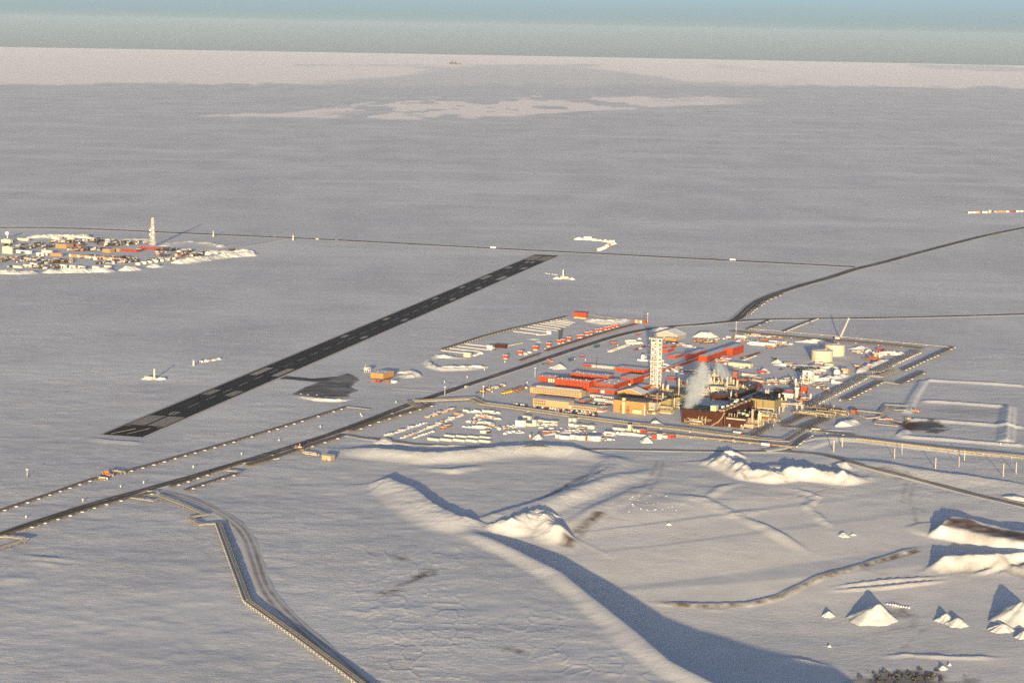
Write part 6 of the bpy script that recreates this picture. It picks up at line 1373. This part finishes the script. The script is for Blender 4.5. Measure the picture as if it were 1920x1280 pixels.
for i, (px, py) in enumerate(sorted((random.gauss(1705, 50), random.gauss(1270, 7)) for _ in range(60))):
    simple('rock', nth(i) + ' from left, dark boulder in the shaded rock field at the bottom edge', 'rock', RK[i % 5], px, py, i, 'boulders at the bottom edge', (random.uniform(.4, 1.5),) * 3)
# roadside markers
mk = MB().bar((0, 0, -.2), (0, 0, 2.2), .35, white, 6).box(-.55, .55, -.2, .2, 1.2, 2.2, white).mesh('marker_post')
for i, (a, b, n_) in enumerate([((0, 985), (420, 860), 4), ((420, 862), (780, 742), 5), ((820, 722), (1150, 616), 9), ((900, 748), (1180, 640), 5)]):
    for j in range(n_):
        t = (j + .5) / n_; simple('marker_post', nth(j) + ' from left, white marker post ' + ('far left of', 'mid left of', 'beyond', 'on the plant side of')[i] + ' the main road', 'marker post', mk, a[0] + (b[0] - a[0]) * t + random.uniform(-8, 8), a[1] + (b[1] - a[1]) * t + random.uniform(-4, 4), 0, 'marker posts by the main road')
for px, py, lb in [(226, 914, 'white junction marker post at the north valve station'), (1060, 648, 'white marker by the well pad pipe rack'), (1450, 799, 'white marker at the plant corner road'), (1575, 752, 'white marker on the verge of the outer rack'), (1537, 743, 'white drum on the bank of the broad rack'), (1876, 834, 'dark and white marker at the flare pit dyke corner'), (676, 778, 'white marker by the short turning pipeline')]:
    simple('marker_post', lb, 'marker post', mk, px, py)
# ------------------------------------------------------------------ steam
def plume(label, c, seed, col, dens, spine, n_=18, k=18):
    """closed drifting cloud of steam: spine points (dx, dy, z, radius) in metres"""
    x, y, z = P(*c); rs = random.Random(seed); sp = np.array(spine, float); sp[:, 3] *= 1.25; t = np.linspace(0, len(sp) - 1, k); pt = np.stack([np.interp(t, np.arange(len(sp)), sp[:, i]) for i in range(4)], 1)
    vs, fs = [(pt[0][0], pt[0][1], pt[0][2] - .5)], []
    for i in range(k):
        for j in range(n_):
            a = 2 * math.pi * j / n_; r_ = 1.25 * pt[i][3] * (1 + .3 * fbm(np.array([1.6 * cos(a) + i * .42 + seed * 5]), np.array([1.6 * sin(a) + seed + i * .2]), 3)[0])
            vs.append((pt[i][0] + r_ * cos(a), pt[i][1] + r_ * sin(a), pt[i][2] + .8 * sin(a * 2 + i)))
    vs.append((pt[-1][0], pt[-1][1], pt[-1][2] + pt[-1][3] * .7)); e = len(vs) - 1
    for j in range(n_): fs.append((0, 1 + (j + 1) % n_, 1 + j)); o = 1 + (k - 1) * n_; fs.append((o + j, o + (j + 1) % n_, e))
    for i in range(k - 1):
        for j in range(n_): o = 1 + i * n_; fs.append((o + j, o + (j + 1) % n_, o + n_ + (j + 1) % n_, o + n_ + j))
    m = D.materials.new('steam'); n, l = nodes(m); n.remove(n['Principled BSDF'])
    v = n.new('ShaderNodeVolumePrincipled'); v.inputs['Color'].default_value = (*col, 1); v.inputs['Anisotropy'].default_value = .1
    def mth(op, a, b=None):
        q = n.new('ShaderNodeMath'); q.operation = op
        for i_, u in enumerate((a, b)):
            if u is None: continue
            if isinstance(u, (int, float)): q.inputs[i_].default_value = u
            else: l.new(u, q.inputs[i_])
        return q.outputs[0]
    tc = n.new('ShaderNodeTexCoord'); sx = n.new('ShaderNodeSeparateXYZ'); l.new(tc.outputs['Object'], sx.inputs[0])
    z0_, z1_ = sp[0][2], sp[-1][2]; cr = n.new('ShaderNodeValToRGB'); cr.color_ramp.interpolation = 'B_SPLINE'
    while len(cr.color_ramp.elements) < len(sp): cr.color_ramp.elements.new(.5)
    for e_, q in zip(cr.color_ramp.elements, sp): e_.position = (q[2] - z0_) / (z1_ - z0_); e_.color = (q[0] / 40 + .5, q[1] / 40 + .5, q[3] / 40, 1)
    l.new(mth('DIVIDE', mth('SUBTRACT', sx.outputs[2], float(z0_)), float(z1_ - z0_)), cr.inputs[0]); sc_ = n.new('ShaderNodeSeparateColor'); l.new(cr.outputs[0], sc_.inputs[0])
    ax_, ay_ = (mth('MULTIPLY', mth('SUBTRACT', sc_.outputs[i_], .5), 40.0) for i_ in (0, 1)); R_ = mth('MULTIPLY', sc_.outputs[2], 40.0)
    dx_, dy_ = mth('SUBTRACT', sx.outputs[0], ax_), mth('SUBTRACT', sx.outputs[1], ay_); rr_ = mth('DIVIDE', mth('SQRT', mth('ADD', mth('MULTIPLY', dx_, dx_), mth('MULTIPLY', dy_, dy_))), R_)
    no = n.new('ShaderNodeTexNoise'); no.inputs['Scale'].default_value = .12; no.inputs['Detail'].default_value = 5; no.inputs['Roughness'].default_value = .6; l.new(tc.outputs['Object'], no.inputs[0])
    f_ = mth('SUBTRACT', mth('MULTIPLY', no.outputs[0], 2.1), mth('ADD', rr_, .12))
    mr = n.new('ShaderNodeMapRange'); mr.interpolation_type = 'SMOOTHSTEP'; mr.inputs[1].default_value = 0; mr.inputs[2].default_value = .75; mr.inputs[3].default_value = 0; mr.inputs[4].default_value = dens; l.new(f_, mr.inputs[0])
    l.new(mr.outputs[0], v.inputs['Density']); l.new(v.outputs[0], n['Material Output'].inputs['Volume'])
    me = D.meshes.new('steam_plume'); me.from_pydata(vs, [], fs); me.materials.append(m); me.update()
    o = place('steam_plume', me, None, (x, y, z)); tag(o, label, 'steam')
    return o
plume('big grey white steam plume rising from the left brown building', (1298, 790), 1, (.90, .94, .97), .13, [(-8, 0, 9, 3), (-5, 2, 16, 7), (0, 3, 24, 10), (4, 4, 32, 12), (7, 4, 41, 13.5), (9, 4, 50, 12), (10, 5, 58, 8), (10, 5, 64, 3)])
plume('fainter steam cloud drifting left of the brown stack', (1362, 728), 2, (.90, .94, .97), .065, [(4, 0, 4, 3), (2, 0, 10, 8), (-3, 0, 16, 11), (-7, 0, 22, 10), (-10, 0, 28, 6), (-12, 0, 33, 2)])
SC.cycles.volume_step_rate = 1.0; SC.cycles.volume_max_steps = 256

# ------------------------------------------------------------------ far settlement on the left
for i, (pts, h_, wd, lb) in enumerate([([(-20, 511), (25, 513), (72, 512)], 5, 16, 'bright snow bank at the front left of the far settlement'), ([(78, 511.5), (140, 510), (216, 509)], 5.5, 15, 'long bright snow bank along the settlement front garages'), ([(222, 507.5), (246, 506), (268, 503.5)], 5.5, 14, 'snow bank right of the settlement garages'), ([(274, 501), (310, 499.5)], 5, 14, 'short snow bank on the settlement front middle'),
    ([(320, 493.5), (350, 492.5), (368, 490), (395, 486)], 7, 15, 'bright curved snow bank at the settlement right front'), ([(392, 486), (430, 481), (484, 478.5)], 7, 16, 'bright snow bank at the far right tip of the settlement'), ([(380, 478), (420, 475.5), (478, 474.5)], 6, 14, 'upper snow bank at the right tip of the settlement'), ([(302, 463), (330, 457), (365, 455), (400, 459), (418, 464)], 3.5, 14, 'low curved snow bank right of the lattice mast'), ([(48, 447), (110, 445.5), (173, 445.5)], 6, 15, 'snow bank along the back edge of the settlement'), ([(216, 451), (255, 449), (284, 453)], 3, 14, 'low snow bank left of the lattice mast'),
    ([(95, 453), (122, 452)], 5, 12, 'snow bank behind the pale back halls'), ([(195, 494), (250, 490)], 2.5, 9, 'ploughed snow line in the settlement front yard'), ([(50, 488), (85, 487)], 4, 12, 'snow ridge before the long white warehouse')]): bank(lb, pts, h_, wd, i)
bank('crisp ploughed snow bank bending round the well pad end', [(915, 689), (870, 692), (832, 693), (808, 688), (801, 680), (808, 673), (824, 669), (852, 672)], 3.6, 5.5, 20)
bank('bright ploughed snow bank below the header building', [(1096, 600.5), (1118, 605), (1150, 606.5), (1180, 602)], 5.0, 9, 21)
bank('bright snow bank edging the plant along the far road', [(1216, 622), (1235, 618.5), (1262, 615)], 3.0, 6, 22)
bank('snow bank along the far north edge beside the crane', [(1490, 641), (1530, 642), (1562, 644)], 3.5, 6, 23)
bank('snow bank on the far right plant yard edge', [(1640, 664), (1690, 665), (1716, 664)], 3.5, 6, 24)
bank('snow ridge along the top of the broad rack bank', [(1605, 700), (1640, 684), (1668, 676)], 4.0, 6, 25)
bank('snow ridge beside the white ball tanks', [(1527, 714), (1560, 711), (1592, 704)], 3.6, 6, 26)
bank('ploughed snow line before the right hand tank yard', [(1450, 684), (1500, 688), (1540, 690), (1580, 690)], 2.2, 4, 27)
bank('ploughed snow line along the yard road by the storage yard', [(800, 836), (900, 837), (990, 839)], 1.0, 2.6, 28)
bank('snow line behind the container row of the storage yard', [(1020, 816), (1060, 812), (1100, 814)], 2.0, 4, 30)
bank('snow line in the storage yard middle below the scrap', [(970, 830), (985, 829)], 2.0, 4, 31)
bank('snow line at the right end of the storage yard', [(1150, 812), (1200, 817), (1225, 820)], 2.4, 4, 32)
bank('curved snow bank below the outlying tan manifolds', [(1565, 800), (1590, 797), (1608, 790)], 4.5, 8, 33)
bank('snow bank edging the small aircraft apron', [(562, 744), (592, 750), (630, 753), (657, 749)], 1.8, 5, 34)
bank('snow bank tailing right of the terminal building', [(745, 699), (770, 700), (788, 707)], 3.6, 6, 35)
bank('white snow bank at the right picture edge below the long bank', [(1882, 931), (1905, 935), (1940, 941)], 2.6, 4, 36)
FS = [((22, 476), 18, 3, 12, cream, 'cream gable shop at the left end of the far settlement', 4), ((56, 476), 30, 4, 6, white, 'long white warehouse right of the cream gable shop', 0), ((96, 476), 18, 3, 7, offw, 'white box hall beside the long warehouse', 0), ((81, 480), 13, 2, 6, white, 'white container hall near the settlement front', 0), ((88, 479), 4, 2, 5, white, 'narrow white hut by the rusty racks', 0),
      ((115, 481), 21, 3, 6, orange, 'orange drum rack hall in the settlement middle', 0), ((124, 466), 20, 14, 8, orange, 'orange tan workshop with flat roof', 0), ((148, 463), 10, 8, 5, brown_lt, 'rusty block right of the orange workshop', 0), ((206, 474), 14, 9, 7, orange, 'tan end block of the red camp', 0), ((224, 472), 10, 5, 6, orange, 'tan hall between tan end block and red camp', 0),
      ((256, 473), 26, 10, 5.5, red_dk, 'dark red camp block left of the white entrance', 0), ((297, 469.5), 36, 14, 5.5, red_dk, 'long dark red camp block under the lattice mast', 0), ((262, 472), 6, 3, 6, white, 'white entrance cube between dark red camp blocks', 0), ((20, 456), 18, 4, 6, cream, 'pale hall at the far left back', 2), ((52, 452), 20, 3, 5, cream, 'cream trailers row at the left back', 0), ((112, 449), 16, 4, 5, offw, 'pale hall at the back middle', 0), ((138, 450), 12, 3, 4, cream, 'cream hall at the back right', 0), ((176, 450), 12, 3, 4.5, offw, 'white hall with red base at the back', 0),
      ((40, 503), 16, 3, 4.5, offw, 'low white hall at the settlement front left', 0), ((57, 502), 13, 3, 6, white, 'white hall with dark doors at the front', 0), ((67, 499), 11, 3, 6, white, 'white hall behind the dark machines', 0), ((122, 503), 10, 4, 7, white, 'first white garage of the front garage row', 0), ((139, 504), 9, 4, 7, white, 'second white garage of the front garage row', 0), ((156, 505), 10, 4, 6.5, white, 'third white garage of the front garage row', 0), ((184, 504), 11, 3, 5, white, 'white box right of the garages', 0), ((207, 503), 12, 3, 5, offw, 'snowy machine shed right end of the front', 0), ((339, 483), 6, 2, 6, brown_lt, 'small rust brown hut at the right of the settlement', 0)]
for c, wl, wr, h_, mt, lb, rg in FS:
    dr = () if h_ < 6 or mt is not white else ((.55, wl * .35, h_ * .6, dark),)
    B('warehouse' if wl > 12 else 'shed', lb, c, wl, wr, h_ * .85, mt, cat='warehouse' if wl > 12 else 'shed', ridge=rg, roof=snow_roof, doors=dr)
for i in range(21):
    B('bunkhouse', nth(i) + ' from left, tan bunkhouse in the long front row of the far settlement', (133.5 + i * 5.1, 481.5 + i * .42), 4.2, 2, 4.4, orange if i % 3 else cream, cat='cabin', roof=snow_roof, group='bunkhouse row of the far settlement')
sw = [('pickup_truck', vk('pickup_truck', dark)), ('lorry', vk('lorry', olive, None)), ('van', vk('van', offw)), ('van', vk('van', dark)), ('lorry', vk('lorry', grey, dark)), ('lorry', vk('lorry', brown, None)), ('covered_crate', CR[2]), ('covered_crate', CR[4]), ('covered_crate', CR[1]), ('covered_crate', CR[0]), ('snow_heap', LU[1])]
def scatter(a, b, n, label, group, jx, jy, sc=(1.0, 1.7)):
    todo = []
    for i in range(n):
        t = random.random(); kind, me = random.choice(sw); px = a[0] + (b[0] - a[0]) * t + random.uniform(-jx, jx); x, y, z = P(px, a[1] + (b[1] - a[1]) * t + random.uniform(-jy, jy)); s_ = random.uniform(*sc)
        o = place(kind, me, None, (x, y, z), random.uniform(0, 3), (s_,) * 3); todo.append((px, o, {'covered_crate': 'crate', 'snow_heap': 'snow heap'}.get(kind, kind.replace('_', ' '))))
    for i, (px, o, ct) in enumerate(sorted(todo, key=lambda v: v[0])): tag(o, nth(i) + ' from left, ' + label.replace('item', ct), ct, group)
scatter((130, 470), (195, 468), 40, 'small item parked between the orange workshop and tan blocks', 'items by the orange workshop', 6, 2)
scatter((200, 460), (275, 455), 38, 'small item in the yard behind the dark red camp', 'items behind the red camp', 6, 2.5)
scatter((80, 492), (130, 490), 34, 'small dark item in the machine yard of the settlement', 'items in the machine yard', 8, 3)
scatter((0, 462), (90, 462), 34, 'small item around the left halls of the settlement', 'items around the left halls', 8, 6)
scatter((190, 494), (330, 486), 46, 'small item along the front edge of the settlement', 'items along the front edge', 8, 2)
scatter((300, 472), (400, 472), 30, 'small item on the right hand pad of the settlement', 'items on the right pad', 10, 3)
scatter((100, 452), (230, 452), 26, 'small item along the back edge of the settlement', 'items along the back edge', 10, 2)
scatter((20, 500), (110, 503), 18, 'small item among the front left halls', 'items among the front left halls', 8, 2)
scatter((60, 458), (200, 456), 44, 'small item between the halls at the settlement back', 'items between the back halls', 10, 5)
scatter((150, 484), (250, 486), 40, 'small item along the bunkhouse row', 'items along the bunkhouse row', 10, 2.5)
scatter((0, 488), (80, 486), 30, 'small item on the left pad before the warehouse', 'items before the warehouse', 8, 5)
scatter((300, 480), (390, 478), 30, 'small item on the lower right pad', 'items on the lower right pad', 8, 3)
scatter((410, 478), (450, 472), 14, 'snowy item on the eastern snow bank of the settlement', 'items on the eastern bank', 8, 2)
for i in range(7):
    B('trailer', nth(i) + ' from left, white trailer in the right hand row of the settlement front', (262 + i * 11, 497 - i * 1.6), 8, 2, 4.2, white if i % 2 else offw, cat='trailer', roof=snow_roof, group='trailers of the settlement front')
x, y, z = P(14, 446); rd = root('satellite_dish', 'large white dish antenna at the far left back', 'dish antenna', (x, y, z)); MB().bar((0, 0, 0), (0, 0, 8), .9, white, 8).build('pedestal', rd)
q = MB(); n_ = 20
for k in range(4):
    r0, r1 = 3.6 * k / 4, 3.6 * (k + 1) / 4
    for j in range(n_):
        a, b = 2 * math.pi * j / n_, 2 * math.pi * (j + 1) / n_; f = lambda r_, t: (r_ * cos(t) - 1, -r_ * r_ * .06 + 1, 9 + r_ * sin(t)); q.add([f(r0, a), f(r1, a), f(r1, b), f(r0, b)], [(0, 1, 2, 3)], white)
q.build('dish', rd)
for i, (px, wl, mt) in enumerate([(1818, 3, white), (1823, 3, offw), (1829, 4, white), (1837, 6, tan), (1846, 4, white), (1851, 4, white), (1857, 3, cream), (1870, 6, grey), (1884, 12, orange), (1891, 5, white), (1901, 7, red_dk), (1910, 5, white), (1918, 5, offw)]):
    B('camp_unit', ['white hut at the left tip of the far right camp', 'grey white hut second in the far right camp', 'white hut third in the far right camp', 'tan building fourth in the far right camp', 'white hut right of the tan building far right', 'white hut middle of the far right camp', 'tall cream hut before the gap of the far right camp', 'grey low building in the gap of the far right camp', 'big orange building of the far right camp', 'white hut right of the big orange building', 'reddish block in the far right camp', 'bright white hut near the right picture edge', 'pale hut cut by the right picture edge'][i], (px, 400.5 - i * .22), wl, 2, 3 if i != 6 else 5, mt, cat='hut', roof=snow_roof)
for i, (px, py, s_) in enumerate([(848, 120.5, 1.3), (855, 120.5, .9), (863, 120.8, .6)]):
    q = MB().box(-30, 30, -20, 20, 0, 16, dark).box(-8, 6, -5, 5, 16, 34, dark); simple('offshore_island', ['largest dark block on the far sea ice', 'middle dark block on the far sea ice', 'smallest dark block on the far sea ice'][i], 'platform', q, px, py, 0, None, (s_, s_, s_))

# ------------------------------------------------------------------ air
hz = D.meshes.new('haze')
def _box(me, x0, x1, y0, y1, z0, z1):
    me.from_pydata([(x0, y0, z0), (x1, y0, z0), (x1, y1, z0), (x0, y1, z0), (x0, y0, z1), (x1, y0, z1), (x1, y1, z1), (x0, y1, z1)], [],
                   [(3, 2, 1, 0), (4, 5, 6, 7), (0, 1, 5, 4), (1, 2, 6, 5), (2, 3, 7, 6), (3, 0, 4, 7)])
_box(hz, -37500, 37500, -37500, 37500, -16, 520)
m = D.materials.new('arctic_haze'); n, l = nodes(m); n.remove(n['Principled BSDF'])
pv = n.new('ShaderNodeVolumePrincipled'); pv.inputs['Color'].default_value = (.76, .87, 1.0, 1); pv.inputs['Density'].default_value = 0.8e-5
pv.inputs['Anisotropy'].default_value = 0.0
l.new(pv.outputs[0], n['Material Output'].inputs['Volume'])
hz.materials.append(m)
ho = D.objects.new('haze', hz); C.objects.link(ho); ho['kind'] = 'stuff'
